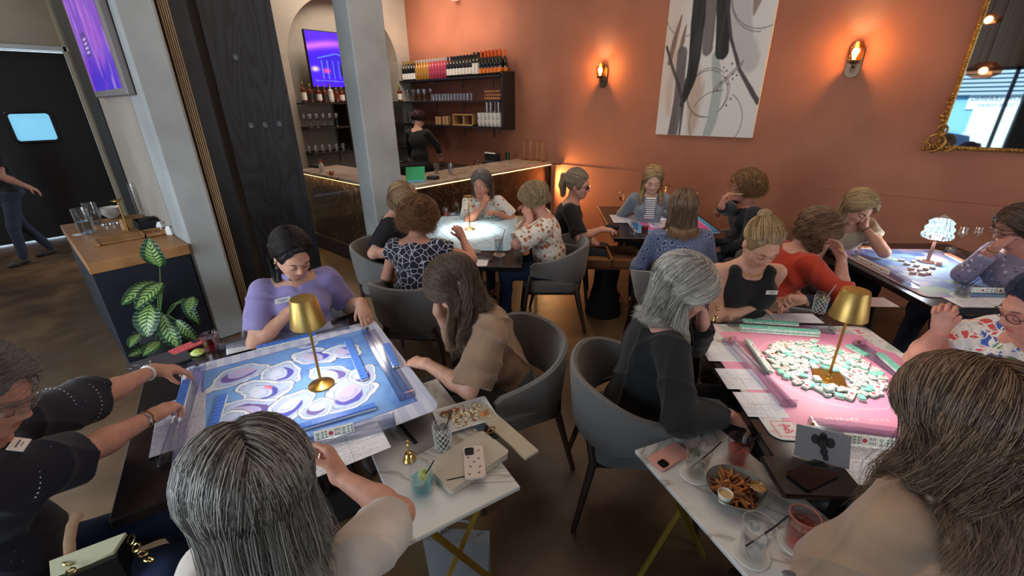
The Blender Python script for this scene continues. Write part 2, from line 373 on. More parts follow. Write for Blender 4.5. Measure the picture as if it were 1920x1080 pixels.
def rel(mb, o): # world coordinates -> local of an unrotated empty
    mb.V = [(v[0]-o.location[0], v[1]-o.location[1], v[2]-o.location[2]) for v in mb.V]; return mb
rel(MB().box((BX-.1, (BY+.2+WY)/2, BZ/2-.02), (.12, WY-BY-.2, BZ-.04)).box(((BL-4.6)/2, BY+.1, BZ/2-.02), (abs(BL+4.6), .12, BZ-.04)), bar).build('front_panel', mar, bar)
rel(MB().box((BX-.32, (BY+.28+WY)/2, BZ-.02), (.66, WY-BY-.30, .04), bev=.006).box(((BL-4.61)/2, BY+.3, BZ-.021), (abs(BL+4.61), .62, .04), bev=.006), bar).build('countertop', topm, bar, True)
rel(MB().box((BX-.02, (BY+.25+WY)/2, .1), (.06, WY-BY-.3, .2)).box(((BL-4.6)/2, BY+.02, .1), (abs(BL+4.6), .06, .2)), bar).build('plinth', mat('dark_oak', (44, 28, 20), .5, noise=(10, (30, 19, 14), .3, .7)), bar)
LED = mat('warm_led', (255, 225, 150), .5, emit=(255, 214, 130), es=6)
rel(MB().box((BX-.03, (BY+.28+WY)/2, BZ-.048), (.012, WY-BY-.32, .012)).box(((BL-4.62)/2, BY+.03, BZ-.048), (abs(BL+4.62), .012, .012)).box((BL+.012, BY+.03, BZ/2), (.012, .012, BZ-.1)), bar).build('light_strip', LED, bar)
# back counters and bar sink unit
rel_o = tagp(MB().box((-7.05, 3.9, .44), (.62, 2.6, .88)).build('back_counter', mat('dark_cabinet', (40, 33, 30), .5)), 'dark back counter under the arched niche behind the bar', 'counter')
tagp(MB().box((-5.75, WY-.32, .44), (1.9, .6, .88)).build('back_counter', MATS['dark_cabinet']), 'dark back counter under the wine shelves on the terracotta wall', 'counter')
# ---------------- shelves
SHM = mat('black_shelf', (30, 24, 24), .55)
SD = .27
def wine_unit():
    u = empty('wall_shelf', (-6.1, WY, 1.5), label='black three-tier wine and glass shelf fixed to the terracotta wall', cat='shelf')
    zs = [1.555, 1.94, 2.285]
    for z in zs: rel(MB().box(((TX-4.86)/2, WY-SD/2-.003, z-.014), (abs(TX+4.86), SD, .028)), u).build('shelf_board', SHM, u)
    rel(MB().box((-4.86, WY-SD/2-.003, 1.92), (.045, SD, .82)), u).build('side_panel', SHM, u)
    for z in zs:
        for k in range(4):
            x = -7.1+k*.68; rel(MB().box((x, WY-SD+.02, z-.085), (.018, .015, .14)), u).build('bracket', SHM, u)
    return zs
ZS = wine_unit()
u = empty('wall_shelf', (TX, ay, 1.1), label='black three-tier bottle shelf in the arched niche below the screen', cat='shelf')
ZT = [1.19, 1.575, 1.94]
for z in ZT: rel(MB().box((TX-.0, ay, z-.014), (.5, 2*ar-.02, .028)), u).build('shelf_board', SHM, u)
for z in ZT:
    for y in (3.75, 4.3, 4.85): rel(MB().box((TX+.22, y, z-.09), (.015, .018, .13)), u).build('bracket', SHM, u)
rel(MB().box((TX+.0, 4.02, 1.56), (.44, .05, .72)), u).build('divider', SHM, u)
# ---------------- bottles
GREEN = mat('dark_green_glass', (16, 24, 14), .08, coat=.6); AMBER = mat('amber_wine', (176, 126, 44), .1, coat=.5); PINK = mat('rose_wine', (176, 62, 84), .1, coat=.5)
BROWNG = mat('whiskey_glass', (98, 40, 18), .08, coat=.6); CLEARB = mat('clear_spirit', (196, 190, 182), .1, coat=.5); LAB = mat('paper_label', (226, 222, 214), .7); LABO = mat('orange_label', (222, 120, 42), .6)
LABD = mat('black_label', (46, 44, 42), .6); FOILO = mat('orange_foil', (214, 98, 38), .35, .4); FOILG = mat('gold_foil', (190, 160, 84), .35, .7); FOILS = mat('silver_foil_cap', (206, 200, 190), .35, .5); FOILB = mat('black_foil', (24, 22, 24), .4)
def bottle(name, h, r, glass, label, foil, style, lab, cat='bottle', group=None, lz=(.12, .40)):
    b = empty(name, (0, 0, 0), label=lab, cat=cat, group=group)
    if style == 'wine': prof = [(r*.9, 0), (r, .006), (r, h*.6), (r*.86, h*.66), (r*.42, h*.74), (r*.36, h*.96), (r*.38, h)]
    elif style == 'fizz': prof = [(r*.9, 0), (r*1.08, .008), (r*1.08, h*.45), (r*.95, h*.55), (r*.5, h*.72), (r*.36, h*.9), (r*.36, h)]
    else: prof = [(r*.95, 0), (r*1.1, .006), (r*1.12, h*.58), (r*1.0, h*.66), (r*.38, h*.72), (r*.36, h*.9), (r*.36, h*.92)]
    MB().lathe((0, 0, 0), prof, 14).build('body', glass, b, True)
    rr = {'wine': r, 'fizz': r*1.08, 'spirit': r*1.12}[style]
    if label: MB().lathe((0, 0, 0), [(rr+.0006, h*lz[0]), (rr+.0012, h*lz[0]), (rr+.0012, h*lz[1]), (rr+.0006, h*lz[1])], 14, cap=False).build('label', label, b, True)
    if foil: MB().lathe((0, 0, 0), [(r*.5 if style == 'fizz' else r*.4, h*(.74 if style == 'fizz' else .86)), (r*.44, h*.93), (r*.46, h*1.0), (1e-6, h*1.003)], 12).build('capsule', foil, b, True)
    return b
protos = {
 'a': bottle('wine_bottle', .31, .037, GREEN, LAB, FOILG, 'wine', 'dark green wine bottle with broad white label, in the five at the shelf corner', group='dark bottles at the shelf corner', lz=(.06, .36)),
 'b': bottle('wine_bottle', .31, .036, AMBER, None, FOILS, 'wine', 'clear bottle of golden white wine on the top shelf', group='golden white wines on the top shelf'),
 'c': bottle('wine_bottle', .31, .036, PINK, None, FOILS, 'wine', 'clear bottle of pink rose wine on the top shelf', group='rose wines on the top shelf'),
 'd': bottle('wine_bottle', .31, .037, GREEN, LAB, FOILB, 'wine', 'dark wine bottle with white label between rose and sparkling wines', group='dark reds in the middle of the top shelf', lz=(.12, .42)),
 'e': bottle('wine_bottle', .33, .038, GREEN, LAB, FOILB, 'wine', 'dark wine bottle with tall cream label beside the orange-foiled bottles', group='cream-labelled bottles on the top shelf', lz=(.1, .55)),
 'f': bottle('sparkling_wine_bottle', .34, .035, GREEN, LABO, FOILO, 'fizz', 'sparkling wine bottle with orange foil and orange label at the shelf end', group='orange-foiled bottles on the top shelf', lz=(.1, .3)),
}
def row(kinds, x0, x1, y, z, rows=1, dy=.085):
    n = len(kinds)
    for rI in range(rows):
        for i, k in enumerate(kinds):
            x = x0+(x1-x0)*(i+.5)/n+(rI*.02)
            pr = protos[k]
            if pr.get('_u') is None: o = pr; pr['_u'] = 1
            else: o = copy_tree(pr)
            o.location = (x, y+rI*dy, z); o.rotation_euler[2] = random.random()*6
row('aaaaabbbbbccccccddddddddeeffffff', TX+.06, -4.90, WY-SD+.05, ZS[2], 2, .09)
for k in protos.values():
    if '_u' in k: del k['_u']
for o in list(bpy.data.objects):
    if '_u' in o: del o['_u']
# liquor bottles on the niche shelf
lq = [(3.36, .30, BROWNG, LAB, 'tall whiskey bottle with cream label, first on the niche shelf'), (3.47, .27, BROWNG, LABD, 'brown whiskey bottle second on the niche shelf'), (3.60, .25, BROWNG, LAB, 'amber bottle with large white label below the corner of the screen'),
      (3.70, .25, BROWNG, LABD, 'amber bottle with dark oval label under the screen'), (3.80, .27, CLEARB, LAB, 'clear spirit bottle with white label under the screen'), (3.90, .22, BROWNG, None, 'squat dark whiskey bottle without label under the screen'),
      (3.99, .23, BROWNG, LAB, 'round-shouldered whiskey bottle with cream label under the screen'), (4.08, .24, BROWNG, LABD, 'dark whiskey bottle beside the pillar edge'), (5.12, .27, BROWNG, LAB, 'single whiskey bottle seen right of the pillar in the niche')]
for y, h, g, l_, lb in lq:
    o = bottle('whiskey_bottle', h, .038, g, l_, FOILG, 'spirit', lb, group='spirits on the niche shelf', lz=(.12, .48)); o.location = (TX+.14, y, ZT[2])
# glasses
def tumbler_prof(h, r0, r1, t=.002): return [(1e-6, .004), (r0*.95, .004), (r0, 0), (r0, .002), (r1, h), (r1-t, h), (r0-t, .008), (1e-6, .008)]
def stem_prof(h, r): return [(1e-6, 0), (r*.85, 0), (r*.8, .003), (.004, .008), (.0035, h*.42), (r*.5, h*.5), (r, h*.68), (r*.92, h), (r*.9, h), (r*.95, h*.68), (1e-6, h*.5)]
gl = tagp(MB().lathe((0, 0, 0), stem_prof(.2, .04), 14).build('wine_glass', GLASS, smooth=True), 'stemmed wine glass near the corner on the middle wall shelf', 'glass', 'stemmed glasses near the shelf corner')
gt = tagp(MB().lathe((0, 0, 0), tumbler_prof(.11, .03, .037), 14).build('drinking_glass', GLASS, smooth=True), 'clear tumbler in the dense rows on the middle wall shelf', 'glass', 'tumblers on the middle wall shelf')
def cp(o, loc, label=None, group=None):
    c = copy_tree(o); c.location = loc
    if label: c['label'] = label
    if group: c['group'] = group
    return c
gl.location = (-7.3, WY-.2, ZS[1]); gt.location = (-6.6, WY-.2, ZS[1])
for i in range(1, 8): cp(gl, (-7.3+i*.08, WY-.2+(i % 2)*.09, ZS[1]))
for i in range(1, 26): cp(gt, (-6.62+(i//2)*.078, WY-.21+(i % 2)*.09, ZS[1]))
for i in range(11): cp(gl, (TX+.14+(i % 2)*.08-.1, 3.34+i*.055, ZT[1]), 'stemmed glass on the middle shelf of the arched niche', 'stemmed glasses in the niche')
for i in range(12): cp(gt, (TX+.14+(i % 2)*.08-.1, 3.34+i*.06, ZT[0]), 'clear tumbler on the bottom shelf of the arched niche', 'tumblers in the niche')
tg = tagp(MB().lathe((0, 0, 0), tumbler_prof(.2, .026, .036), 14).build('drinking_glass', GLASS, smooth=True), 'tall clear glass in the corner of the lower wall shelf', 'glass', 'tall glasses on the lower wall shelf', )
tg.location = (-7.3, WY-.2, ZS[0])
for i in range(1, 9): cp(tg, (-7.3+(i//2)*.09, WY-.21+(i % 2)*.09, ZS[0]))
# wooden boxes, white cups, board stack
for i in range(3): tagp(MB().box((-5.1+.01*(i % 2), WY-.15, ZS[1]+.022+i*.048), (.34, .17, .035), bev=.004).build('wooden_board', mat('board_wood', (168, 112, 62), .5, noise=(9, (120, 76, 40), .3, .7, (.2, 1, 1)))), ['thick wooden serving board lying at the bottom of the shelf pile', 'wooden serving board in the middle of the shelf pile', 'wooden serving board on top of the shelf pile'][i], 'board', 'stacked boards on the middle shelf')
bw = mat('box_wood', (176, 136, 92), .6)
for i, (x, h) in enumerate(((-6.5, .13), (-6.42, .13), (-6.3, .14), (-6.22, .14))): tagp(MB().box((x, WY-.16, ZS[0]+h/2), (.06, .12, h), bev=.003).build('wooden_block', bw), 'small pale wooden block standing on the lower wall shelf', 'block', 'wooden blocks on the lower shelf')
fb = MB()
for x in (-6.05, -5.80, -5.58): fb.box((x, WY-.15, ZS[0]+.08), (.02, .14, .16))
fb.box((-5.815, WY-.15, ZS[0]+.17), (.49, .16, .018)).box((-5.815, WY-.15, ZS[0]+.009), (.49, .16, .018))
tagp(fb.build('wooden_rack', bw), 'open pale wooden rack on the lower wall shelf', 'rack')
cw = tagp(MB().lathe((0, 0, 0), [(1e-6, 0), (.03, 0), (.032, .003), (.042, .1), (.039, .1), (.03, .006), (1e-6, .006)], 14).build('white_cup', WHITE, smooth=True), 'white cup in the stacked block of cups on the lower wall shelf', 'cup', 'white cups on the lower wall shelf')
cw.location = (-5.42, WY-.2, ZS[0])
k = 0
for r_ in range(2):
    for j in range(2):
        for i in range(6):
            if r_ == j == i == 0: continue
            cp(cw, (-5.42+i*.088, WY-.2+j*.09, ZS[0]+r_*.101))
for i in range(4): cp(tg, (-5.26+i*.085, WY-.2, ZS[0]+.203), 'tall clear glass standing on the white cups', 'clear glasses on the white cups')
# screen in the niche (generic night cityscape in violet)
def tvcol(u, v):
    n = len(u); c = np.zeros((n, 3)); c[:] = inlin((56, 14, 226)); c = mixc(c, inlin((96, 40, 250)), sstep(.5, 1, v)*.6)
    band = np.exp(-((v-.72-.08*np.sin(u*4))/.06)**2); c = mixc(c, inlin((216, 110, 240)), band*.8*sstep(.75, .2, u))
    b1 = (u > .12) & (u < .62) & (v < .62-.35*np.abs(u-.34)) & (v > .2); c = mixc(c, inlin((36, 24, 190)), b1*.7)
    for k in range(7): c = mixc(c, inlin((90, 110, 255)), (np.abs(u-.15-k*.07) < .008)*(v < .5)*(v > .15)*.8)
    c = mixc(c, inlin((90, 120, 255)), (np.abs(v-(.62-.4*np.abs(u-.34))) < .012)*(u > .1)*(u < .58)*.9)
    g = (u > .38) & (u < .95) & (v > .2) & (v < .42); c = mixc(c, inlin((16, 30, 60)), g*1.0)
    c = mixc(c, inlin((140, 220, 60)), ((u > .40) & (u < .50) & (v > .24) & (v < .39))*.9)
    for k in range(4): c = mixc(c, inlin((90, 230, 160)), ((u > .6) & (u < .85-.05*(k % 2)) & (np.abs(v-.385+k*.045) < .009))*(vnoise(u*60, v*0+k) > .3)*.9)
    c = mixc(c, inlin((255, 220, 150)), np.exp(-((u-.06)**2+(v-.33)**2)/.0012)); c = mixc(c, inlin((250, 80, 120)), np.exp(-((u-.2)**2+(v-.3)**2)/.0012))
    c = mixc(c, inlin((110, 120, 255)), (np.abs(seg(u, v, [(.05, .12), (.5, .1), (.5, .03), (.95, .03)])) < .006)*1.0)
    return c
tv = empty('television', (TX-.1, 4.18, 2.55), label='wall television with a violet night city picture, partly behind the pillar', cat='television')
MB().box((0, 0, 0), (.05, 1.34, .80), bev=.01).build('bezel', BLACKM, tv)
gridmesh('screen', 1.31, .77, 160, 96, tvcol, mat('tv_screen', (0, 0, 0), .3, attr='emit', es=1.15), tv, z=.0265, axes='yz')
tv.location = (TX+.10, 4.20, 2.55)
tvl = tv
# things on the bar top
mn = empty('menu', at(765, 343, BZ), label='open menu with bright green cover lying on the bar next to the pillar', cat='menu')
mn.location = (-4.3, 3.12, BZ+.002); mn.rotation_euler = (0, 0, 1.0)
MB().add([(-.11, 0, 0.0), (.11, 0, 0.0), (.13, .12, .14), (-.09, .12, .14), (-.11, .006, 0.0), (.11, .006, 0.0), (.13, .126, .14), (-.09, .126, .14)], [(0, 1, 2, 3), (7, 6, 5, 4), (0, 4, 5, 1), (1, 5, 6, 2), (2, 6, 7, 3), (3, 7, 4, 0)]).build('cover', mat('green_cover', (20, 150, 92), .45), mn)
MB().add([(-.11, -.14, .004), (.11, -.14, .004), (.11, 0, .004), (-.11, 0, .004), (-.11, -.14, .0), (.11, -.14, .0), (.11, 0, .0), (-.11, 0, .0)], [(0, 1, 2, 3), (7, 6, 5, 4), (0, 4, 5, 1), (1, 5, 6, 2), (2, 6, 7, 3), (3, 7, 4, 0)]).build('pages', mat('blue_page', (60, 130, 170), .5), mn)
for (px, py, h, r0, r1, lb, cc) in ((819, 326, .13, .028, .036, 'clear glass of water on the bar beside the dark tray', 'w'), (845, 327, .13, .026, .036, 'second clear glass on the bar, next to the water glass', 'w'), (952, 300, .11, .03, .035, 'green glass tumbler on the bar near the gold lamps', 'g')):
    p = at(px, py, BZ); o = MB().lathe((0, 0, 0), tumbler_prof(h, r0, r1), 18).build('drinking_glass', GLASS if cc == 'w' else glassy('green_glass', (90, 190, 130)), smooth=True, loc=(p[0], p[1], BZ+.001)); tagp(o, lb, 'glass')
    MB().lathe((0, 0, 0), [(1e-6, .008), (r0-.003, .008), (r1-.005, h*.7), (1e-6, h*.7)], 16).build('drink', glassy('water', (225, 235, 240), .05, .8), o, True)
p = at(812, 336, BZ); tagp(MB().box((0, 0, .02), (.13, .09, .04), bev=.006).build('card_tray', BLACKM, loc=(p[0], p[1], BZ)), 'small black tray of papers on the bar', 'tray').rotation_euler[2] = .4
def lamp_gold(name, lab, grp=None, shade=False, h=.30, base='disc'):
    b = empty(name, (0, 0, 0), label=lab, cat='lamp', group=grp)
    if base == 'disc': MB().lathe((0, 0, 0), [(.055, 0), (.056, .004), (.052, .008), (.02, .013), (.008, .022), (1e-6, .022)], 28).build('base', GOLD, b, True)
    else: MB().box((0, 0, .004), (.125, .125, .008), bev=.003).lathe((0, 0, 0), [(.018, .008), (.014, .016), (.007, .022), (1e-6, .022)], 16).build('base', GOLD, b, True)
    MB().tube([(0, 0, .015), (0, 0, h*.5), (0, 0, h-.01)], [.006, .0055, .007], 12).build('stem', GOLD, b, True)
    return b
lp = lamp_gold('cordless_lamp', 'slim gold cordless lamp standing unlit on the bar end', 'unlit gold lamps on the bar', h=.29)
MB().lathe((0, 0, 0), [(.006, .272), (.012, .283), (.034, .29), (.034, .296), (1e-6, .297)], 20).build('lamp_head', GOLD, lp, True)
for i, px in enumerate((983, 995, 1006, 1017)):
    o = lp if i == 0 else copy_tree(lp); p = atY(px, 300, 5.40-.03*(i % 2)); o.location = (p[0], 5.40-.03*(i % 2), BZ+.001)
    o['label'] = ['leftmost of the four unlit gold lamps on the bar end', 'second from the left of the four unlit gold lamps on the bar', 'third from the left of the four unlit gold lamps on the bar', 'rightmost of the four unlit gold lamps, nearest the wall corner'][i]
# back-bar clutter: register, tap, bottle, towel
rg = empty('card_machine', (-5.0, WY-.33, .881), label='black till machine on the counter under the shelf end', cat='till')
MB().box((0, 0, .09), (.30, .26, .18), bev=.015).box((-.02, -.02, .23), (.26, .1, .12), bev=.01).build('body', BLACKM, rg)
MB().box((-.02, -.075, .295), (.22, .01, .02)).build('paper_slot', WHITE, rg)
tp = empty('bar_faucet', (-5.35, WY-.45, .881), label='dark curved faucet behind the bar beside the till', cat='faucet')
MB().tube([(0, 0, 0), (0, 0, .12), (.03, -.01, .17), (.10, -.03, .19), (.17, -.05, .16)], .012, 10).build('spout', CHROME, tp, True)
MB().lathe((0, 0, 0), [(.03, 0), (.03, .012), (.015, .02), (1e-6, .02)], 16).build('base', CHROME, tp, True)
p = at(604, 322, BZ+.0)
bo = empty('sauce_bottle', (p[0], p[1], BZ+.001), label='short clear bottle with red cap on the left end of the bar', cat='bottle')
MB().lathe((0, 0, 0), [(.03, 0), (.032, .005), (.032, .09), (.014, .115), (.013, .13)], 16).build('body', CLEARB, bo, True)
MB().lathe((0, 0, 0), [(.016, .128), (.016, .155), (1e-6, .157)], 14).build('cap', mat('red_cap', (196, 60, 48), .5), bo, True)
p = at(622, 328, BZ); tagp(MB().lathe((0, 0, 0), [(.02, 0), (.03, .01), (.034, .03), (.024, .045), (1e-6, .05)], 16).build('copper_cup', mat('copper', (180, 104, 70), .25, .9), smooth=True, loc=(p[0], p[1], BZ+.001)), 'small copper cup on the left end of the bar', 'cup')
p = at(588, 314, BZ); tagp(MB().box((0, 0, .02), (.26, .12, .035), bev=.012).build('folded_cloth', BLACKM, loc=(p[0], p[1]+.05, BZ)), 'folded black cloth on the left end of the bar', 'cloth')
area('bar_glow_light', (-4.0, 5.30, .80), (-2.5, 5.55, .75), .25, .30, 16, (1, .50, .18))
area('bar_led_light', (BX+.0, 4.1, BZ-.055), (BX+.06, 4.1, 0), .03, 2.6, 5, (1, .78, .45)); area('bar_led_light', (-5.5, BY-.0, BZ-.055), (-5.5, BY-.06, 0), 1.7, .03, 3, (1, .78, .45))
area('shelf_uplight', (-6.1, 5.0, 2.9), (-6.1, 5.5, 3.2), 2.2, .2, 10, (1, .62, .42))
# ================================================================ WALL DECOR
def paintcol(u, v):
    n = len(u); c = np.zeros((n, 3)); c[:] = inlin((196, 193, 190)); c = c*(1+.05*(fbm(u*6, v*8, 3)-.5))[:, None]
    c = mixc(c, inlin((186, 168, 152)), sstep(.28, .1, u)*sstep(0, .3, v)*.6)
    def stroke(pts, hw, col, soft=.006, rough=.35, op=1):
        nonlocal c
        P = np.array(pts); d = np.full(n, 9.)
        for i in range(len(P)-1):
            (ax, ay_, aw), (bx, by, bw) = P[i], P[i+1]; dx, dy = (bx-ax), (by-ay_)
            t = np.clip(((u-ax)*dx+(v-ay_)*dy*1.4)/(dx*dx+dy*dy*1.4+1e-9), 0, 1); w = (aw+(bw-aw)*t)*1.2
            d = np.minimum(d, np.hypot(u-ax-t*dx, (v-ay_-t*dy)*1.2)-w*(1+rough*(fbm(u*28, v*7, 5)-.5)))
        c = mixc(c, inlin(col), sstep(soft, -soft, d)*op*(1-.25*rough*fbm(u*50, v*5, 9)))
    stroke([(.62, 1.0, .09), (.66, .86, .09), (.74, .62, .08), (.86, .46, .07)], 0, (158, 158, 158), .02, .3, .8)
    stroke([(.56, .0, .035), (.59, .1, .04), (.60, .30, .04), (.53, .5, .03)], 0, (150, 158, 156), .008, .3)
    stroke([(.10, .7, .02), (.12, .5, .03), (.10, .3, .035), (.12, .15, .02)], 0, (168, 140, 118), .03, .8, .55)
    stroke([(.36, .42, .04), (.38, .3, .07), (.40, .12, .05), (.38, .02, .03)], 0, (156, 122, 92), .03, .9, .7)
    stroke([(.14, .76, .006), (.10, .62, .022), (.07, .48, .02)], 0, (112, 82, 64), .006, .6)
    stroke([(.20, .7, .006), (.18, .6, .02), (.16, .55, .012)], 0, (112, 82, 64), .006, .6)
    stroke([(.86, .98, .03), (.83, .84, .045), (.82, .72, .01)], 0, (116, 90, 80), .01, .6, .9)
    for r0, cx, cy in ((.20, .50, .27), (.205, .51, .28), (.3, .9, .86), (.31, .91, .85), (.22, .2, .8), (.26, .62, .1)):
        d = np.abs(np.hypot(u-cx, (v-cy)*1.35)-r0); a = np.arctan2(v-cy, u-cx)
        c = mixc(c, inlin((96, 88, 84)), sstep(.006, .002, d)*(vnoise(a*1.2+r0*60, a*0, 4) > .35)*.85)
    stroke([(.19, .53, .05), (.22, .27, .045), (.19, .0, .045)], 0, (84, 74, 76), .006, .5)
    stroke([(.40, .92, .05), (.42, .75, .05), (.45, .55, .045)], 0, (96, 86, 84), .006, .5)
    stroke([(.30, .845, .055), (.31, .7, .055), (.325, .5, .05), (.32, .38, .045), (.28, .26, .03), (.25, .2, .012)], 0, (14, 12, 14), .004, .25)
    stroke([(.52, 1.0, .052), (.54, .75, .052), (.585, .53, .052)], 0, (12, 11, 13), .004, .25)
    stroke([(.55, 1.0, .01), (.58, .78, .01), (.65, .60, .012), (.78, .41, .013), (.99, .22, .018)], 0, (58, 50, 54), .004, .3)
    stroke([(.02, .58, .010), (.10, .46, .012), (.2, .33, .014), (.27, .2, .012), (.27, .0, .008)], 0, (62, 54, 56), .004, .3)
    for x, y in ((.70, .45), (.66, .41), (.75, .47), (.72, .39), (.76, .38), (.63, .43), (.80, .38), (.73, .36), (.66, .37), (.62, .34), (.69, .33), (.74, .24), (.71, .2), (.60, .29)):
        c = mixc(c, inlin((96, 78, 74)), sstep(.012, .007, np.hypot(u-x, (v-y)*1.4)))
    for k in range(3): stroke([(.56, .30-k*.012, .003), (.72, .41-k*.012, .003), (.80, .47-k*.012, .003)], 0, (104, 94, 90), .003, .2, .8)
    return c
px0, px1 = -2.49, -1.385
pt = empty('abstract_painting', ((px0+px1)/2, WY, 1.52), label='large unframed abstract canvas with black and grey brush strokes', cat='painting')
MB().box((0, -.022, .82), (px1-px0, .042, 1.64), bev=.004).build('canvas_edge', mat('canvas_edge', (206, 196, 184), .8), pt)
gridmesh('painted_surface', px1-px0-.004, 1.636, 150, 220, paintcol, mat('paint_surface', (0, 0, 0), .75, attr=True, bump=(60, .15)), pt, loc=(0, 0, .82), z=.0445, axes='xz')
# mirror
mx0, mx1, mz0, mz1 = .11, 1.55, 1.50, 3.0
OLDG = mat('old_gold', (186, 140, 70), .38, .85, noise=(30, (120, 82, 36), .35, .7), bump=(50, .4))
mi = empty('mirror', ((mx0+mx1)/2, WY, mz0), label='tall wall mirror in ornate gold frame reflecting the street window', cat='mirror')
w = mx1-mx0; h = mz1-mz0
mm = bpy.data.materials.new('mirror_silver'); mm.use_nodes = True; b = mm.node_tree.nodes['Principled BSDF']; b.inputs['Metallic'].default_value = 1; b.inputs['Roughness'].default_value = .02; b.inputs['Base Color'].default_value = (.9, .92, .93, 1)
MB().box((0, -.02, h/2), (w-.03, .01, h-.03)).build('mirror_glass', mm, mi)
f = MB()
for a, c_ in (((-w/2, 0), (w/2, 0)), ((w/2, 0), (w/2, h)), ((w/2, h), (-w/2, h)), ((-w/2, h), (-w/2, 0))):
    f.tube([(a[0], -.022, a[1]), (c_[0], -.022, c_[1])], .018, 8); Ln = math.hypot(c_[0]-a[0], c_[1]-a[1]); n = int(Ln/.026)
    for i in range(n): t = (i+.5)/n; f.ball((a[0]+(c_[0]-a[0])*t, -.038, a[1]+(c_[1]-a[1])*t), .0115, 6)
f.build('frame', OLDG, mi, True)
for sx in (-1, 1):
    o = MB(); bx = sx*w/2
    def spiral(cx, cz, r, t0, turns, s, th=.014): return o.tube([(cx+s*(r*(1-k/26*.85))*math.cos(t0+turns*2*math.pi*k/26), -.045, cz+(r*(1-k/26*.85))*math.sin(t0+turns*2*math.pi*k/26)) for k in range(27)], [th*(1-k/30) for k in range(27)], 8)
    spiral(bx+sx*.03, .05, .085, -1.6, 1.3, -sx); spiral(bx-sx*.06, .02, .055, 3.0, 1.2, sx, .011); spiral(bx+sx*.01, .15, .05, -1.4, 1.2, -sx, .011); spiral(bx+sx*.075, .0, .04, 1.0, 1.1, sx, .01)
    for k in range(7): o.ball((bx+sx*(.02+.012*math.sin(k*1.7)), -.045, .22+k*.035), .015-.001*k, 8, (1, 1, 1.3))
    for k in range(5): o.ball((bx+sx*(.1-.02*k), -.045, -.025+.006*k), .012, 8)
    o.build('scroll_ornament', OLDG, mi, True)
# sconces
def sconce(x, z, lab):
    s = empty('wall_sconce', (x, WY, z), label=lab, cat='wall lamp')
    brz = mat('bronze', (96, 76, 60), .35, .85)
    MB().prism(rrect(.115, .27, .057), 0, .014).build('backplate', brz, s, True).rotation_euler = (math.pi/2, 0, 0)
    MB().tube([(0, -.01, -.05), (0, -.06, -.055), (0, -.09, -.045), (0, -.095, -.02)], .008, 8).lathe((0, -.095, -.025), [(.012, 0), (.04, .008), (.046, .03), (.03, .034), (1e-6, .034)], 16).tube([(0, -.095, -.03), (0, -.095, -.10)], [.006, .004], 8).build('arm', brz, s, True)
    MB().lathe((0, -.095, .005), [(.03, 0), (.05, .03), (.058, .08), (.056, .12), (.04, .15), (.038, .15), (.054, .12), (.056, .08), (.048, .03), (.028, .002)], 24, cap=False).build('glass_shade', glassy('amber_glass', (255, 232, 200)), s, True)
    bl = MB().lathe((0, -.095, .01), [(.010, 0), (.013, .02), (.026, .05), (.028, .07), (.018, .09), (1e-6, .097)], 16).build('bulb', mat('warm_bulb', (255, 200, 120), .5, emit=(255, 190, 104), es=30), s, True)
    bl.visible_shadow = True
    point('sconce_light', (0, -.12, .075), 38, (1, .66, .34), .018, s)
sconce(-3.30, 2.20, 'bronze wall sconce with lit amber bulb between the shelves and the painting')
sconce(-.65, 2.22, 'bronze wall sconce with lit amber bulb between the painting and the mirror')
# small camera / detector at the top of the wall
p = atY(858, 0, WY); tagp(MB().box((0, -.05, 0), (.12, .1, .05), bev=.01).build('wall_sensor', WHITE, loc=(p[0], WY, p[2]+.01)), 'small white sensor box high on the terracotta wall', 'sensor')
p = at(1020, 309, 1.06); tagp(MB().box((0, 0, 0), (.14, .07, .012)).build('small_ledge', WALNUT, loc=(-3.98, WY-.06, 1.05)), 'small dark ledge where the bar meets the terracotta wall', 'ledge')
# violet screen on the beige wall
q = [atY(x, y, .78) for x, y in ((195, 184), (258, 178), (135, 0), (213, 0))]
sx0, sx1 = sorted((q[0][0], q[1][0])); sz0 = (q[0][2]+q[1][2])/2
SW = sx1-sx0; SH = 1.35
def vcol(u, v):
    c = np.zeros((len(u), 3)); c[:] = inlin((110, 40, 190)); c = mixc(c, inlin((60, 20, 200)), sstep(.35, .0, v)); c = mixc(c, inlin((170, 80, 210)), sstep(.5, .9, fbm(u*5, v*6, 8))*.9)
    c = mixc(c, inlin((200, 150, 235)), sstep(.62, .8, fbm(u*14, v*4, 2))*.5); c = mixc(c, inlin((40, 14, 110)), (np.abs(u-.3) < .09)*(np.abs(v-.27) < .07)*.8)
    return mixc(c, inlin((210, 180, 240)), (np.abs(u-.3) < .05)*(np.abs(np.sin(v*130)) > .75)*(np.abs(v-.27) < .05)*.8)
vs = empty('wall_screen', ((sx0+sx1)/2, .78, sz0), label='tall wall screen showing a blurred violet picture, above the sideboard', cat='screen')
MB().box((0, -.03, SH/2), (SW, .05, SH), bev=.008).build('bezel', mat('grey_bezel', (120, 112, 112), .5), vs)
gridmesh('screen', SW-.16, SH-.1, 60, 160, vcol, mat('violet_screen', (0, 0, 0), .3, attr='emit', es=.8), vs, loc=(-.02, 0, SH/2), z=.0565, axes='xz')
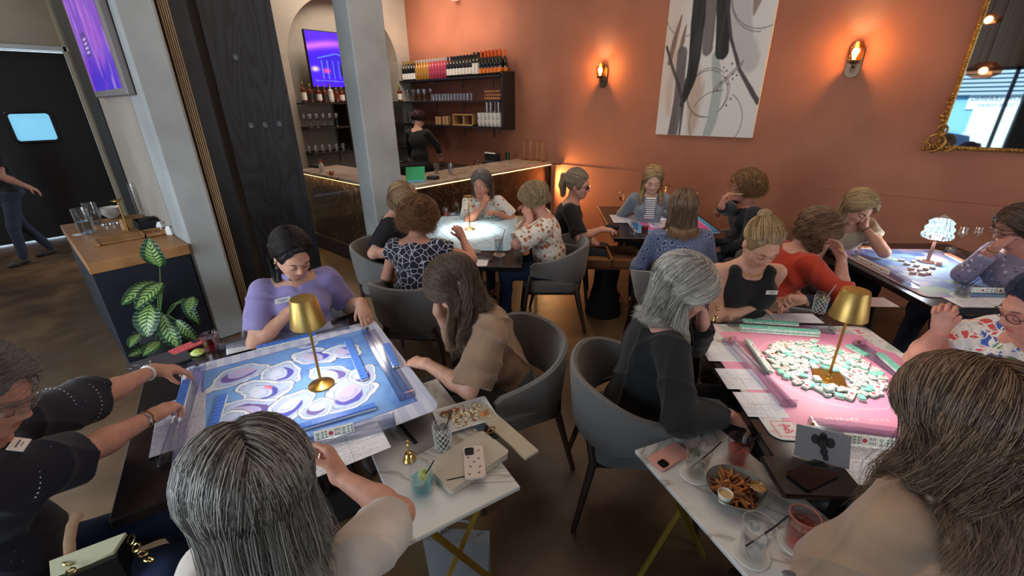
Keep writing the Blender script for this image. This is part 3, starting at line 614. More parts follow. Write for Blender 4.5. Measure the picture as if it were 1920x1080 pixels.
# ---------------- what the mirror shows: pendants, window wall and the street front beyond it
def mir(px, py, Y): # the point a mirrored line of sight reaches at depth Y
    d = ray(px, py); t = (2*WY-Y)/d[1]; return np.array([d[0]*t, Y, CAM_H+d[2]*t])
YW = -3.1
a = mir(1770, 272, YW); b_ = mir(1890, 270, YW); tz = mir(1850, 127, YW)[2]; xr = mir(1893, 150, YW)[0]
wx0, wx1, wzb, wzt = -4.2, max(b_[0], xr)+.55, .35, tz
struct('wall_front', MB().box(((-5.3+wx0)/2, YW-.1, 2.1), (abs(-5.3-wx0), .2, 4.2)).box(((wx1+5.2)/2, YW-.1, 2.1), (5.2-wx1, .2, 4.2)).box(((wx0+wx1)/2, YW-.1, (wzt+4.2)/2), (wx1-wx0, .2, 4.2-wzt)).box(((wx0+wx1)/2, YW-.1, wzb/2), (wx1-wx0, .2, wzb)), mat('panelled_wall', (150, 144, 138), .8, noise=(3, (124, 118, 112), .35, .65, (8, 8, .1))))
fw = mat('navy_frame', (22, 26, 62), .4)
p0 = mir(1882, 200, YW)[0]
wf = MB()
for x in (wx0+.03, p0, wx1-.03, -1.2, -2.7): wf.box((x, YW, (wzb+wzt)/2), (.06, .1, wzt-wzb))
for z in (wzb+.03, wzt-.03): wf.box(((wx0+wx1)/2, YW, z), (wx1-wx0, .1, .06))
struct('window_1', wf, fw)
struct('trim_9', MB().box((p0+.36, YW+.3, 2.1), (.34, .34, 4.2)), BLACKM)
YS = -9.5
struct('street', MB().box((0, -8.2, -.06), (30, 9.6, .1)), mat('asphalt', (88, 90, 92), .9))
fac = MB().box((0, YS-.15, 4), (30, .3, 8)); struct('facade_exterior', fac, mat('blue_facade', (120, 184, 220), .8))
aw0 = mir(1850, 145, YS+.6); aw1 = mir(1850, 175, YS+.6)
ab = MB()
for i in range(9):
    z = aw1[2]+(aw0[2]+.5-aw1[2])*i/8; ab.box((1.0, YS+.12, z), (9, .14, .07))
ex = tagp(ab.build('awning', mat('grey_awning', (150, 176, 190), .5)), 'corrugated blue-grey awning over the street front, seen in the mirror', 'awning')
s0 = mir(1827, 182, YS+.05); s1 = mir(1895, 200, YS+.05)
sg = empty('street_sign', ((s0[0]+s1[0])/2+.1, YS+.03, (s0[2]+s1[2])/2), label='leasing sign on the blue street front, mirrored in the gold-framed mirror', cat='sign')
sw_, sh_ = abs(s1[0]-s0[0])*1.5, abs(s0[2]-s1[2])*1.5
MB().box((0, 0, 0), (sw_, .05, sh_)).build('sign_board', mat('sign_white', (214, 236, 240), .6), sg)
def text(name, body, size, m, parent, loc, R):
    cu = bpy.data.curves.new(name, 'FONT'); cu.body = body; cu.size = size; cu.extrude = .002; cu.align_x = 'CENTER'; cu.align_y = 'CENTER'; cu.materials.append(m)
    o = bpy.data.objects.new(name, cu); me = bpy.data.meshes.new_from_object(o); bpy.data.objects.remove(o); o = bpy.data.objects.new(name, me); C.objects.link(o); o.parent = parent; o.location = loc; o.rotation_euler = Matrix(np.asarray(R).tolist()).to_euler(); return o
INK = mat('ink_blue', (30, 60, 110), .6)
RB = np.array([[-1, 0, 0], [0, 0, 1.], [0, 1, 0]])
text('sign_text', 'NOW LEASING', sh_*.42, INK, sg, (0, .03, sh_*.2), RB); text('sign_text', 'TOUR TODAY', sh_*.30, INK, sg, (0, .03, -sh_*.25), RB)
g0 = mir(1830, 200, YS+.02); g1 = mir(1882, 264, YS+.02)
struct('door_2', MB().box(((g0[0]+g1[0])/2, YS+.03, g0[2]/2), (abs(g1[0]-g0[0])*1.1, .06, g0[2])), mat('pale_shutter', (206, 232, 226), .6))
# parked car seen in the mirror
cp_ = mir(1800, 240, -6.6)
car = empty('car', (cp_[0]-1.9, -6.6, 0), label='pale blue parked car on the street, seen at the mirror edge', cat='car')
CB = mat('car_paint', (96, 128, 170), .25, coat=.8)
prof = [(-2.1, .35), (-2.15, .7), (-1.9, .92), (-1.0, 1.0), (-.5, 1.45), (.8, 1.48), (1.5, 1.05), (2.1, .95), (2.2, .6), (2.1, .35)]
V = [(x, y, z) for y in (-.85, .85) for x, z in prof]; n = len(prof)
MB().add(V, [tuple(range(n-1, -1, -1)), tuple(range(n, 2*n))]+[(i, (i+1) % n, (i+1) % n+n, i+n) for i in range(n)]).build('body', CB, car)
MB().add([(x, y, z) for y in (-.87, .87) for x, z in ((-.9, 1.0), (-.45, 1.4), (.75, 1.42), (1.35, 1.05))], [(3, 2, 1, 0), (4, 5, 6, 7)]).build('side_window', BLACK, car)
for x in (-1.35, 1.4):
    for y in (-.86, .86): MB().lathe((x, y, .32), [(1e-6, -.09), (.32, -.09), (.32, .09), (1e-6, .09)], 20, rx3(math.pi/2)).build('wheel', BLACKM, car, True)
# pendants with faceted amber glass
for i, (px, py, Y, r, lb) in enumerate(((1843, 133, 1.2, .2, 'faceted amber glass ceiling pendant, the lower one reflected in the mirror'), (1853, 38, .9, .15, 'faceted clear glass ceiling pendant, the upper one reflected in the mirror'), (0, 0, 0, .17, 'faceted amber glass pendant hanging over the middle of the room'))):
    p = mir(px, py, Y) if px else np.array([1.6, 3.3, 3.0])
    z = min(p[2], 3.75); e = empty('pendant_lamp', (p[0], p[1], z), label=lb, cat='pendant lamp')
    MB().lathe((0, 0, 0), [(r*.4, -.5*r), (r*.95, -.25*r), (r, .1*r), (r*.5, .55*r), (.04, .6*r)], 7).build('glass_shade', glassy('pendant_glass', (255, 196, 160), .05, .8), e)
    MB().tube([(0, 0, .5*r), (0, 0, 4.19-z)], .005, 6).build('cord', BLACKM, e); MB().lathe((0, 0, 4.17-z), [(.06, 0), (.06, .02), (1e-6, .02)], 16).build('ceiling_rose', BLACKM, e)
    MB().ball((0, 0, 0), .045).build('bulb', mat('pendant_bulb', (255, 220, 180), .5, emit=(255, 206, 150), es=25), e, True)
# ================================================================ TABLES AND CHAIRS
class TF: # table frame: centre of the playing mat, turned by rot degrees
    def __init__(s, c, rot): s.c = np.array(c, float); s.a = math.radians(rot); s.R = rz3(s.a)
    def __call__(s, u, v, z=.76): q = s.R@np.array([u, v, 0]); return np.array([s.c[0]+q[0], s.c[1]+q[1], z])
    def inv(s, p): q = s.R.T@np.array([p[0]-s.c[0], p[1]-s.c[1], 0]); return q[0], q[1]
T1 = TF((-1.80, .59), 74); T2 = TF((-.05, 2.23), 38); T3 = TF((.30, 4.26), 38); T4 = TF((-3.06, 2.84), 38); T5 = TF((-1.70, 4.25), 38)
TZ = .75
def table(T, u0, u1, v0, v1, lab, bases):
    c = T((u0+u1)/2, (v0+v1)/2, 0)
    e = empty('dining_table', c, T.a, label=lab, cat='table'); uc, vc = (u0+u1)/2, (v0+v1)/2
    MB().box((0, 0, TZ-.02), (u1-u0, v1-v0, .04), bev=.004).build('tabletop', BLACK, e)
    for bu, bv in bases:
        MB().box((bu-uc, bv-vc, .012), (.42, .42, .024), bev=.01).build('foot_plate', BLACKM, e)
        MB().tube([(bu-uc, bv-vc, .02), (bu-uc, bv-vc, TZ-.04)], .035, 14).build('column', BLACKM, e, True)
table(T1, -.62, .44, -.42, .64, 'black table under the blue oyster playing mat', [(-.05, .1)])
table(T2, -.50, .47, -.66, .64, 'black table under the pink playing mat', [(0, .3), (0, -.3)])
table(T3, -.50, .62, -.66, .66, 'black table under the blurred blue mat by the terracotta wall', [(0, 0)])
table(T4, -.46, .52, -.98, .66, 'black table with the pale blue lattice mat beside the bar', [(0, .3), (0, -.5)])
table(T5, -.60, .46, -.46, .86, 'black table in front of the terracotta wall with score cards and drinks', [(0, .2)])
def chair(loc, yaw, lab, legs=WALNUT):
    """barrel chair, +y local is forward"""
    e = empty('barrel_chair', (loc[0], loc[1], 0), yaw-math.pi/2, label=lab, cat='chair', group='grey barrel chairs around the tables')
    # upholstered band
    m = 40; ring = []
    for i in range(m+1):
        t = -1+2*i/m; a = abs(t)
        if a < .72: ph = t/.72*math.radians(98); x, y = .285*math.sin(ph), -.05-.235*math.cos(ph)
        else: k = (a-.72)/.28; ph = math.radians(98); x, y = math.copysign(.285*math.sin(ph)+.0*k, t), -.05-.235*math.cos(ph)+.21*k
        zt_ = .80-.11*sstep(.25, .95, np.array(a)); zb_ = .475+.075*sstep(.3, 1., np.array(a))
        if a > .93: q = (a-.93)/.07; zt_ -= .03*q*q; zb_ += .02*q*q
        nx, ny = nrm((x, y+.05, 0))[:2] if a < .72 else (math.copysign(1, t), 0)
        ring.append((x, y, float(zt_), float(zb_), nx, ny))
    V = []; th = .021
    for (x, y, zt_, zb_, nx, ny) in ring:
        zm = (zt_+zb_)/2; hh = (zt_-zb_)/2
        for k in range(12):
            w = 2*math.pi*k/12; cx, cz = math.cos(w), math.sin(w)
            sx = math.copysign(abs(cx)**.5, cx); sz = math.copysign(abs(cz)**.38, cz)
            off = th*sx+.03*(sz*.5+.5)
            V.append((x+nx*off, y+ny*off, zm+hh*sz))
    F = [(i*12+k, i*12+(k+1) % 12, (i+1)*12+(k+1) % 12, (i+1)*12+k) for i in range(m) for k in range(12)]+[tuple(range(12)), tuple(m*12+k for k in range(11, -1, -1))]
    MB().add(V, F).build('backrest', GREYF, e, True)
    s = MB(); pts = rrect(.49, .49, .12, 5); rings = [(.86, .385), (.98, .39), (1, .41), (1, .44), (.96, .462), (.85, .472), (.4, .478)]
    V = [(x*k, y*k, z) for k, z in rings for x, y in pts]; n = len(pts)
    F = [(r*n+i, r*n+(i+1) % n, (r+1)*n+(i+1) % n, (r+1)*n+i) for r in range(len(rings)-1) for i in range(n)]+[tuple(range(n-1, -1, -1)), tuple((len(rings)-1)*n+i for i in range(n))]
    s.add(V, F).build('seat', GREYF, e, True)
    MB().box((0, 0, .37), (.42, .42, .035), bev=.008).build('seat_frame', legs, e)
    for sx in (-1, 1):
        MB().tube([(sx*.30, .27, 0), (sx*.262, .225, .38), (sx*.268, .19, .56), (sx*.27, .15, .575)], [.013, .020, .022, .018], 8, flat=1.3).build('leg', legs, e, True)
        MB().tube([(sx*.26, -.30, 0), (sx*.20, -.22, .38), (sx*.17, -.24, .50)], [.013, .021, .018], 8).build('leg', legs, e, True)
        MB().tube([(sx*.268, .19, .565), (sx*.272, .0, .556), (sx*.25, -.14, .52)], [.017, .017, .012], 8).build('arm_rail', legs, e, True)
    return e
# side tables
mw, N, L, b = nodemat('white_marble', .22)
tc = N.new('ShaderNodeTexCoord'); n1 = N.new('ShaderNodeTexNoise'); n1.inputs['Scale'].default_value = 1.6; n1.inputs['Detail'].default_value = 7; n1.inputs['Distortion'].default_value = 2.0; L.new(tc.outputs['Object'], n1.inputs[0])
L.new(ramp(N, L, n1.outputs[0], [(.3, (206, 204, 202)), (.47, (196, 192, 188)), (.497, (158, 150, 142)), (.52, (200, 197, 193)), (.8, (212, 211, 210))]), b.inputs['Base Color'])
GOLDP = mat('gold_paint', (176, 140, 52), .35, .7)
def side_table(cs, z, lab):
    """cs: near-left, near-right corner, depth"""
    a, b_, dep = cs; a = np.array(a[:2]); b_ = np.array(b_[:2]); d = b_-a; w = np.linalg.norm(d); yaw = math.atan2(d[1], d[0]); nn = np.array([-d[1], d[0]])/w
    c = (a+b_)/2+nn*dep/2; e = empty('folding_side_table', (c[0], c[1], 0), yaw, label=lab, cat='side table', group='marble-topped folding tables')
    MB().box((0, 0, z-.009), (w, dep, .018), bev=.003).build('tabletop', mw, e)
    for sy in (-1, 1):
        y = sy*(dep/2-.1)
        for s_ in (-1, 1): MB().tube([(s_*(w/2-.05), y+s_*.012, z-.02), (-s_*(w/2-.03), y+s_*.012, .0)], .013, 4, upv=(0, 1, 0)).build('leg', GOLDP, e)
    MB().tube([(w/2-.05, -dep/2+.08, z-.03), (w/2-.05, dep/2-.08, z-.03)], .009, 8).tube([(-w/2+.05, -dep/2+.08, z-.03), (-w/2+.05, dep/2-.08, z-.03)], .009, 8).build('rail', GOLDP, e)
    return e, c, yaw, nn, d/w
SZ = .66
ST1 = side_table((at(765, 1018, SZ), at(976, 912, SZ), .78), SZ, 'marble folding table with gold crossed legs holding the food plate and purse')
a = at(1590, 1062, SZ); b_ = at(1330, 800, SZ)
c_ = at(1190, 845, SZ)
ST2 = side_table((at(1440, 1100, SZ), at(1592, 1062, SZ), .01), SZ, 'tmp') if False else None
# second side table: long edge from the far left corner towards the viewer
far = at(1190, 843, SZ); near = at(1405, 1085, SZ); rt = at(1345, 800, SZ)
d1 = nrm(near-far); d2 = np.array([-d1[1], d1[0], 0]); wid = abs((rt-far)@d2)
Lg = .66
A = far+d1*Lg
ST2 = side_table((A, A+d2*max(wid, .40), Lg), SZ, 'marble folding table holding the bowl of fries and four drinks')
# wooden tray stand with black cone base by the far tables
p = at(1130, 585, 0)
ws = empty('pedestal_stand', (p[0], p[1], 0), math.radians(38), label='low wooden tray stand on a black cone pedestal between the far tables', cat='side table')
MB().lathe((0, 0, 0), [(.17, 0), (.175, .015), (.11, .3), (.10, .5), (.1, .53)], 28).build('pedestal', BLACKM, ws, True)
twd = mat('tray_wood', (132, 92, 56), .5, noise=(8, (92, 60, 34), .3, .7, (.2, 1, 1)))
tb = MB().box((0, 0, .54), (.62, .44, .02))
for x, y, dx, dy in ((0, .21, .62, .02), (0, -.21, .62, .02), (.3, 0, .02, .44), (-.3, 0, .02, .44), (.02, 0, .02, .44)): tb.box((x, y, .575), (dx, dy, .08))
tb.build('tray_top', twd, ws)
# ---------------- sideboard with the water service
cz = .9
p0_ = at(162, 496, cz); X1 = p0_[0]; Y0 = p0_[1]; X0 = at(127, 420, cz)[0]
cb = empty('sideboard', ((X0+X1)/2, (Y0+.775)/2, 0), label='dark navy sideboard with a light wooden top against the beige wall', cat='sideboard')
lw, dw_ = X1-X0, .775-Y0
MB().box((0, 0, (cz-.08)/2), (lw-.02, dw_-.02, cz-.08)).build('body', mat('navy_laminate', (22, 28, 38), .5), cb)
OAK = mat('light_oak', (176, 130, 84), .45, noise=(7, (142, 98, 58), .3, .7, (.15, 1, 1)))
MB().box((0, 0, cz-.04), (lw, dw_, .08), bev=.004).build('worktop', OAK, cb)
Z0 = cz+.001
def pz(px, py, z=Z0): q = at(px, py, z); return (q[0], q[1], z)
def pitcher(loc, h, r, lab, water=.5):
    e = empty('water_pitcher', loc, 0, label=lab, cat='pitcher')
    MB().lathe((0, 0, 0), [(1e-6, .006), (r*.9, .006), (r, 0), (r*1.02, h*.5), (r*1.08, h), (r*1.02, h), (r*.96, h*.5), (r*.9, .012)], 22).build('body', GLASS, e, True)
    MB().tube([(-r*.95, -.01, h*.85), (-r*1.7, -.01, h*.8), (-r*1.85, -.01, h*.5), (-r*1.6, -.01, h*.25), (-r*.98, -.01, h*.2)], .007, 8).build('handle', glassy('handle_glass', (230, 226, 216), .1, .7), e, True).rotation_euler[2] = -.9
    MB().lathe((0, 0, 0), [(1e-6, .012), (r*.86, .012), (r*.92, h*water), (1e-6, h*water)], 20).build('water', glassy('water', (225, 235, 240), .05, .8), e, True)
    return e
pitcher(pz(165, 438), .22, .052, 'clear glass water pitcher nearest the front of the sideboard')
pitcher(pz(180, 420), .20, .048, 'clear glass water pitcher standing behind the front one on the sideboard')
for i in range(6): tagp(MB().lathe((0, 0, 0), [(.035, 0), (.04, .004), (.085, .05), (.082, .05), (.036, .008), (1e-6, .008)], 22).build('white_bowl', WHITE, smooth=True, loc=(pz(213, 408)[0], pz(213, 408)[1], Z0+i*.011)), 'white bowl in the stack of six on the sideboard' if i < 5 else 'topmost white bowl of the stack on the sideboard', 'bowl', 'stacked white bowls')
for i, px in enumerate((200, 213, 226)):
    e = empty('spice_jar', pz(px, 432-i*2), label=['small glass jar with chrome lid, left of the three jars', 'small glass jar with chrome lid, middle of the three jars', 'small glass jar with chrome lid, right of the three jars'][i], cat='jar', group='chrome-lidded jars on the sideboard')
    MB().lathe((0, 0, 0), [(.024, 0), (.026, .004), (.026, .045), (.02, .05)], 14).build('jar_body', GLASS, e, True); MB().lathe((0, 0, 0), [(.024, .046), (.026, .05), (.022, .062), (1e-6, .066)], 14).build('lid', CHROME, e, True)
e = lamp_gold('cordless_lamp', 'slim copper-gold lamp standing unlit on the sideboard', None, h=.30); e.location = pz(243, 440)
MB().lathe((0, 0, 0), [(.006, .28), (.02, .288), (.045, .294), (.045, .3), (1e-6, .302)], 20).build('lamp_head', GOLD, e, True)
e = empty('wooden_grinder', pz(236, 432), label='short turned wooden grinder beside the gold lamp on the sideboard', cat='grinder'); MB().lathe((0, 0, 0), [(.026, 0), (.027, .03), (.018, .05), (.022, .08), (.02, .1), (1e-6, .106)], 16).build('body', OAK, e, True)
q = pz(268, 404)
for i in range(6):
    g = tagp(MB().lathe((0, 0, 0), [(.036, .11), (.036, .0), (.042, -.002), (.044, .01), (.04, .11)], 16).build('drinking_glass', GLASS, smooth=True, loc=(q[0], q[1], Z0+.005+i*.042)), 'clear glass in the tall nested stack on the sideboard' if i < 5 else 'uppermost clear glass of the nested stack on the sideboard', 'glass', 'nested glasses on the sideboard')
e = empty('cutlery_caddy', pz(283, 425), label='black caddy with folded dark napkins on the sideboard', cat='caddy')
c2 = MB().box((0, 0, .006), (.24, .2, .012))
for x, y, dx, dy in ((0, .097, .24, .008), (0, -.097, .24, .008), (.117, 0, .008, .2), (-.117, 0, .008, .2)): c2.box((x, y, .035), (dx, dy, .07))
c2.build('tray', BLACKM, e); MB().box((.0, .0, .05), (.18, .14, .07), rz=.3, bev=.03).build('napkins', mat('dark_cloth', (14, 13, 15), .95), e)
for i, (px, py) in enumerate(((305, 432), (322, 440))):
    e = empty('creamer', pz(px, py), label=['white ceramic packet holder next to the caddy', 'white ceramic creamer at the sideboard corner by the column'][i], cat='creamer')
    MB().box((0, 0, .03), (.06, .05, .06), bev=.006, rz=.5).build('body', WHITE, e); MB().box((0, 0, .064), (.03, .045, .03), rz=.8).build('packets', PAPER, e)
tr = empty('slatted_tray', pz(236, 447), label='light wooden slatted tray on the front of the sideboard', cat='tray')
tm = MB()
for k in range(5): tm.box((-.10+k*.05, 0, .012), (.022, .36, .012))
tm.box((0, .19, .012), (.26, .02, .02)).box((0, -.19, .012), (.26, .02, .02)); tm.build('slats', OAK, tr)
tr2 = tagp(MB().box((0, 0, .006), (.2, .16, .01)).box((.095, 0, .02), (.01, .16, .03)).box((-.095, 0, .02), (.01, .16, .03)).box((0, .075, .02), (.2, .01, .03)).box((0, -.075, .02), (.2, .01, .03)).build('wooden_tray', OAK, loc=pz(290, 440)), 'small light wooden tray between the slatted tray and the creamers', 'tray')
MB().box((0, 0, .0), (.09, .05, .002)).build('paper_tag', PAPER, loc=pz(146, 440)); bpy.data.objects['paper_tag'].rotation_euler[2] = .3; tagp(bpy.data.objects['paper_tag'], 'small white card on the left corner of the sideboard', 'card')
# ---------------- potted plant
def leafcol(u, v):
    x = (u-.5)*2; c = np.zeros((len(u), 3)); c[:] = inlin((30, 62, 34)); hw = np.sqrt(np.clip(1-(2*v-1)**2, 0, 1))*(.55+.45*(1-v))
    a = np.abs(x)/np.maximum(hw, .05); vein = .5+.5*np.sin((v*9-a*1.6)*2*math.pi)
    c = mixc(c, inlin((150, 186, 104)), sstep(.25, .6, vein)*sstep(.92, .55, a)); c = mixc(c, inlin((178, 206, 132)), sstep(.55, .9, vein)*sstep(.7, .2, a)*.8)
    return mixc(c, inlin((40, 84, 44)), sstep(.06, .02, np.abs(x)))
LEAFM = mat('variegated_leaf', (0, 0, 0), .35, attr=True)
pb = at(318, 668, 0)
pl = empty('potted_dieffenbachia', (pb[0], pb[1], 0), label='leafy variegated dieffenbachia in a dark pot in front of the sideboard', cat='plant')
MB().lathe((0, 0, 0), [(.11, 0), (.14, .02), (.17, .30), (.18, .31), (.165, .32), (.15, .28), (1e-6, .27)], 28).build('pot', mat('dark_pot', (32, 32, 36), .6), pl, True)
def leaf(base, tip, w, up=(0, 0, 1), name='leaf'):
    base, tip = np.array(base, float), np.array(tip, float); d = tip-base; Ln = np.linalg.norm(d); y = d/Ln; x = nrm(np.cross(y, nrm(up))); z = np.cross(x, y)
    u, v = np.meshgrid(np.linspace(0, 1, 29), np.linspace(0, 1, 41)); u, v = u.ravel(), v.ravel()
    hw = w*np.sqrt(np.clip(1-(2*v-1)**2, 0, 1))*(.72+.28*np.cos((v-.35)*2.4)); X = (u-.5)*2*hw; Y = v*Ln; Z = .10*Ln*np.sin(v*math.pi)+.14*np.abs(X)+.004*np.sin(v*55)*np.abs(X)/w
    V = base+X[:, None]*x+Y[:, None]*y+Z[:, None]*z-pb*np.array([1, 1, 0])
    i = np.arange(28*40); a = (i//28)*29+i % 28; F = np.stack([a, a+1, a+30, a+29], 1)
    return meshobj(name, V, F, LEAFM, pl, True, leafcol(u, v))
LX = -3.95
for (bx, by, tx, ty, dx, w_) in ((300, 500, 279, 446, .0, .075), (290, 528, 228, 572, .06, .055), (305, 530, 254, 580, .12, .06), (282, 570, 276, 632, .15, .085), (305, 590, 336, 655, .12, .07), (262, 625, 243, 652, .1, .04), (290, 650, 240, 668, .12, .04), (362, 556, 352, 590, .1, .055), (300, 640, 268, 668, .16, .05), (330, 600, 372, 640, .02, .05), (345, 560, 375, 610, -.02, .045)):
    b1, t1 = atX(bx, by, LX+dx-.03), atX(tx, ty, LX+dx+.06)
    leaf(b1, t1, w_, (1, -.6, .55))
    s0 = np.array([0, 0, .28]); e1 = b1-pb*np.array([1, 1, 0])
    MB().tube([s0, (s0+e1)/2+np.array([-.03, .03, .05]), e1], [.008, .006, .004], 8).build('stalk', mat('green_stalk', (84, 112, 66), .5), pl, True)
# ================================================================ BODY SURFACES (smooth blended volumes turned into one mesh)
def rcone(a, b, ra, rb, k=.02, op='u'):
    a, b = np.array(a, float), np.array(b, float); ab = b-a; L2 = ab@ab+1e-12
    def f(P):
        q = P-a; t = np.clip(q@ab/L2, 0, 1); return np.linalg.norm(q-t[:, None]*ab, axis=1)-(ra+(rb-ra)*t)
    return (f, (a+b)/2, math.sqrt(L2)/2+max(ra, rb), k, op)
def ell(c, r, R=None, k=.02, op='u'):
    c, r = np.array(c, float), np.array(r, float)
    def f(P):
        q = P-c
        if R is not None: q = q@R
        k0 = np.linalg.norm(q/r, axis=1); k1 = np.linalg.norm(q/(r*r), axis=1)+1e-9
        return k0*(k0-1)/k1
    return (f, c, float(max(r)), k, op)
def cutplane(c, n, near=None, k=.004):
    """removes what lies beyond the plane (near: only within that distance of c)"""
    c, n = np.array(c, float), nrm(n)
    def f(P):
        d = -((P-c)@n)
        if near: d = np.maximum(d, np.linalg.norm(P-c, axis=1)-near)
        return d
    return (f, c, near or 9., k, 's')
def cutcone(a, b, ra, rb, k, c, n):
    g = rcone(a, b, ra, rb, k); c = np.array(c, float); n = nrm(n)
    return (lambda P: np.maximum(g[0](P), (P-c)@n), g[1], g[2], k, 'u')
def cuttube(c, n, rad, L, k=.004): return cutplane(c, n, rad, k)
def ev(prims, P, D=None, cen=None, hd=0, idx=None):
    D = np.full(len(P), 1.) if D is None else D
    for f, c, r, k, op in prims:
        d = f(P)
        if op == 'u': h = np.maximum(k-np.abs(D-d), 0)/k; D = np.minimum(D, d)-h*h*k*.25
        else: d = -d; h = np.maximum(k-np.abs(D-d), 0)/k; D = np.maximum(D, d)+h*h*k*.25
    return D
def surf(prims, h, disp=None, pad=.012, n=10):
    """sparse surface nets"""
    U = [p for p in prims if p[4] == 'u']
    lo = np.min([p[1]-p[2] for p in U], 0)-pad-2*h; hi = np.max([p[1]+p[2] for p in U], 0)+pad+2*h
    B = n*h; g = [np.arange(int(math.ceil((hi[i]-lo[i])/B))) for i in range(3)]
    I = np.stack(np.meshgrid(*g, indexing='ij'), -1).reshape(-1, 3); cen = lo+(I+.5)*B
    D = ev(prims, cen); hd = B*.8660; act = np.abs(D) < hd*1.35+pad; I = I[act]; cen = cen[act]
    m = n+1; o = np.stack(np.meshgrid(*[np.arange(m)]*3, indexing='ij'), -1).reshape(-1, 3)
    nb = len(I); P = (lo+(I*n)[:, None, :]*h+(o*h)[None]); V = np.full((nb, m**3), 1.)
    for f, c, r, k, op in prims:
        dc = np.abs(f(cen)) if False else f(cen)
        sel = np.where(dc < k+2.6*hd+pad)[0]
        if not len(sel): continue
        Q = P[sel].reshape(-1, 3); d = f(Q).reshape(len(sel), -1); X = V[sel]
        if op == 'u': q = np.maximum(k-np.abs(X-d), 0)/k; X = np.minimum(X, d)-q*q*k*.25
        else: d = -d; q = np.maximum(k-np.abs(X-d), 0)/k; X = np.maximum(X, d)+q*q*k*.25
        V[sel] = X
    if disp is not None: V = V+disp(P.reshape(-1, 3)).reshape(nb, -1)
    V = V.reshape(nb, m, m, m); s = V < 0
    # cells
    c8 = [s[:, i:n+i, j:n+j, k:n+k] for i in (0, 1) for j in (0, 1) for k in (0, 1)]
    al = np.logical_and.reduce(c8); an = np.logical_or.reduce(c8); ci = np.argwhere(an & ~al)
    if not len(ci): return np.zeros((0, 3)), np.zeros((0, 4), int)
    b, i, j, k = ci.T; acc = np.zeros((len(ci), 3)); cnt = np.zeros(len(ci))
    cv = {(x, y, z): V[b, i+x, j+y, k+z] for x in (0, 1) for y in (0, 1) for z in (0, 1)}
    for e0 in cv:
        for ax in range(3):
            if e0[ax]: continue
            e1 = tuple(1 if q == ax else e0[q] for q in range(3)); A, Bv = cv[e0], cv[e1]; mk = (A < 0) != (Bv < 0)
            t = np.where(mk, A/(A-Bv+1e-12), 0)
            for q in range(3): acc[:, q] += np.where(mk, e0[q]+(t if q == ax else 0), 0)
            cnt += mk
    acc /= cnt[:, None]
    gi = I[b]*n+np.stack([i, j, k], 1); verts = lo+(gi+acc)*h
    S = 1 << 20; key = lambda G: ((G[:, 0]+1).astype(np.int64)*S+(G[:, 1]+1))*S+(G[:, 2]+1)
    K = key(gi); od = np.argsort(K); Ks = K[od]
    def look(G):
        kk = key(G); p = np.clip(np.searchsorted(Ks, kk), 0, len(Ks)-1); return np.where(Ks[p] == kk, od[p], -1)
    quads = []
    for ax in range(3):
        A = s[:, :n, :n, :n]; Bv = s[:, 1:, :n, :n] if ax == 0 else s[:, :n, 1:, :n] if ax == 1 else s[:, :n, :n, 1:]
        e = np.argwhere(A != Bv)
        if not len(e): continue
        G = I[e[:, 0]]*n+e[:, 1:]; ins = A[e[:, 0], e[:, 1], e[:, 2], e[:, 3]]
        a1, a2 = (ax+1) % 3, (ax+2) % 3; u1 = np.zeros(3, int); u1[a1] = 1; u2 = np.zeros(3, int); u2[a2] = 1
        q = np.stack([look(G-u1-u2), look(G-u2), look(G), look(G-u1)], 1); q = np.where(ins[:, None], q, q[:, ::-1]); quads.append(q[(q >= 0).all(1)])
    return verts, np.concatenate(quads)

class Fr:
    def __init__(s, o, R): s.o = np.array(o, float); s.R = R
    def __call__(s, x, y, z): return s.o+s.R@np.array([x, y, z], float)
    def inv(s, P): return (P-s.o)@s.R
def headframe(c, yaw, pitch, roll):
    """x right, y the way the face looks, z up; yaw in world degrees of the gaze, pitch > 0 looks down"""
    return Fr(c, rz3(math.radians(yaw-90))@rx3(-math.radians(pitch))@ry3(math.radians(roll)))
def head_prims(F, s=1., fem=1.):
    c = lambda x, y, z: F(x*s, y*s, z*s); e = lambda p, r, k=.02, op='u': ell(c(*p), np.array(r)*s, F.R, k*s, op); rc = lambda a, b, ra, rb, k=.02: rcone(c(*a), c(*b), ra*s, rb*s, k*s)
    L = [e((0, -.014, .034), (.074, .095, .080)), e((0, .022, -.02), (.060, .068, .084), .03), e((0, .060, -.088), (.024, .022, .020), .035)]
    for q in (-1, 1):
        L += [rc((q*.054, -.002, -.045), (q*.026, .052, -.082), .017, .017, .03), e((q*.036, .062, -.030), (.023, .020, .022), .025), rc((q*.012, .086, .024), (q*.044, .068, .022), .009, .008, .02)]
    for q in (-1, 1): L.append(e((q*.031, .098, .004), (.019, .017, .013), .016, 's'))
    L += [rc((0, .083, .012), (0, .104, -.024), .0072, .0105, .014), e((0, .098, -.030), (.015, .011, .008), .008)]
    for q in (-1, 1): L += [e((q*.012, .094, -.031), (.0075, .009, .007), .006), e((q*.031, .0795, .002), (.0145, .0125, .0115), .004), e((q*.077, -.012, -.008), (.008, .019, .031), .006), rc((q*.020, .078, -.035), (q*.030, .066, -.062), .008, .008, .02)]
    L += [e((0, .087, -.0535), (.0235, .0085, .0052), .006), e((0, .085, -.0625), (.019, .0085, .0058), .005), e((0, .0905, -.0580), (.024, .006, .0012), .002, 's')]
    return L
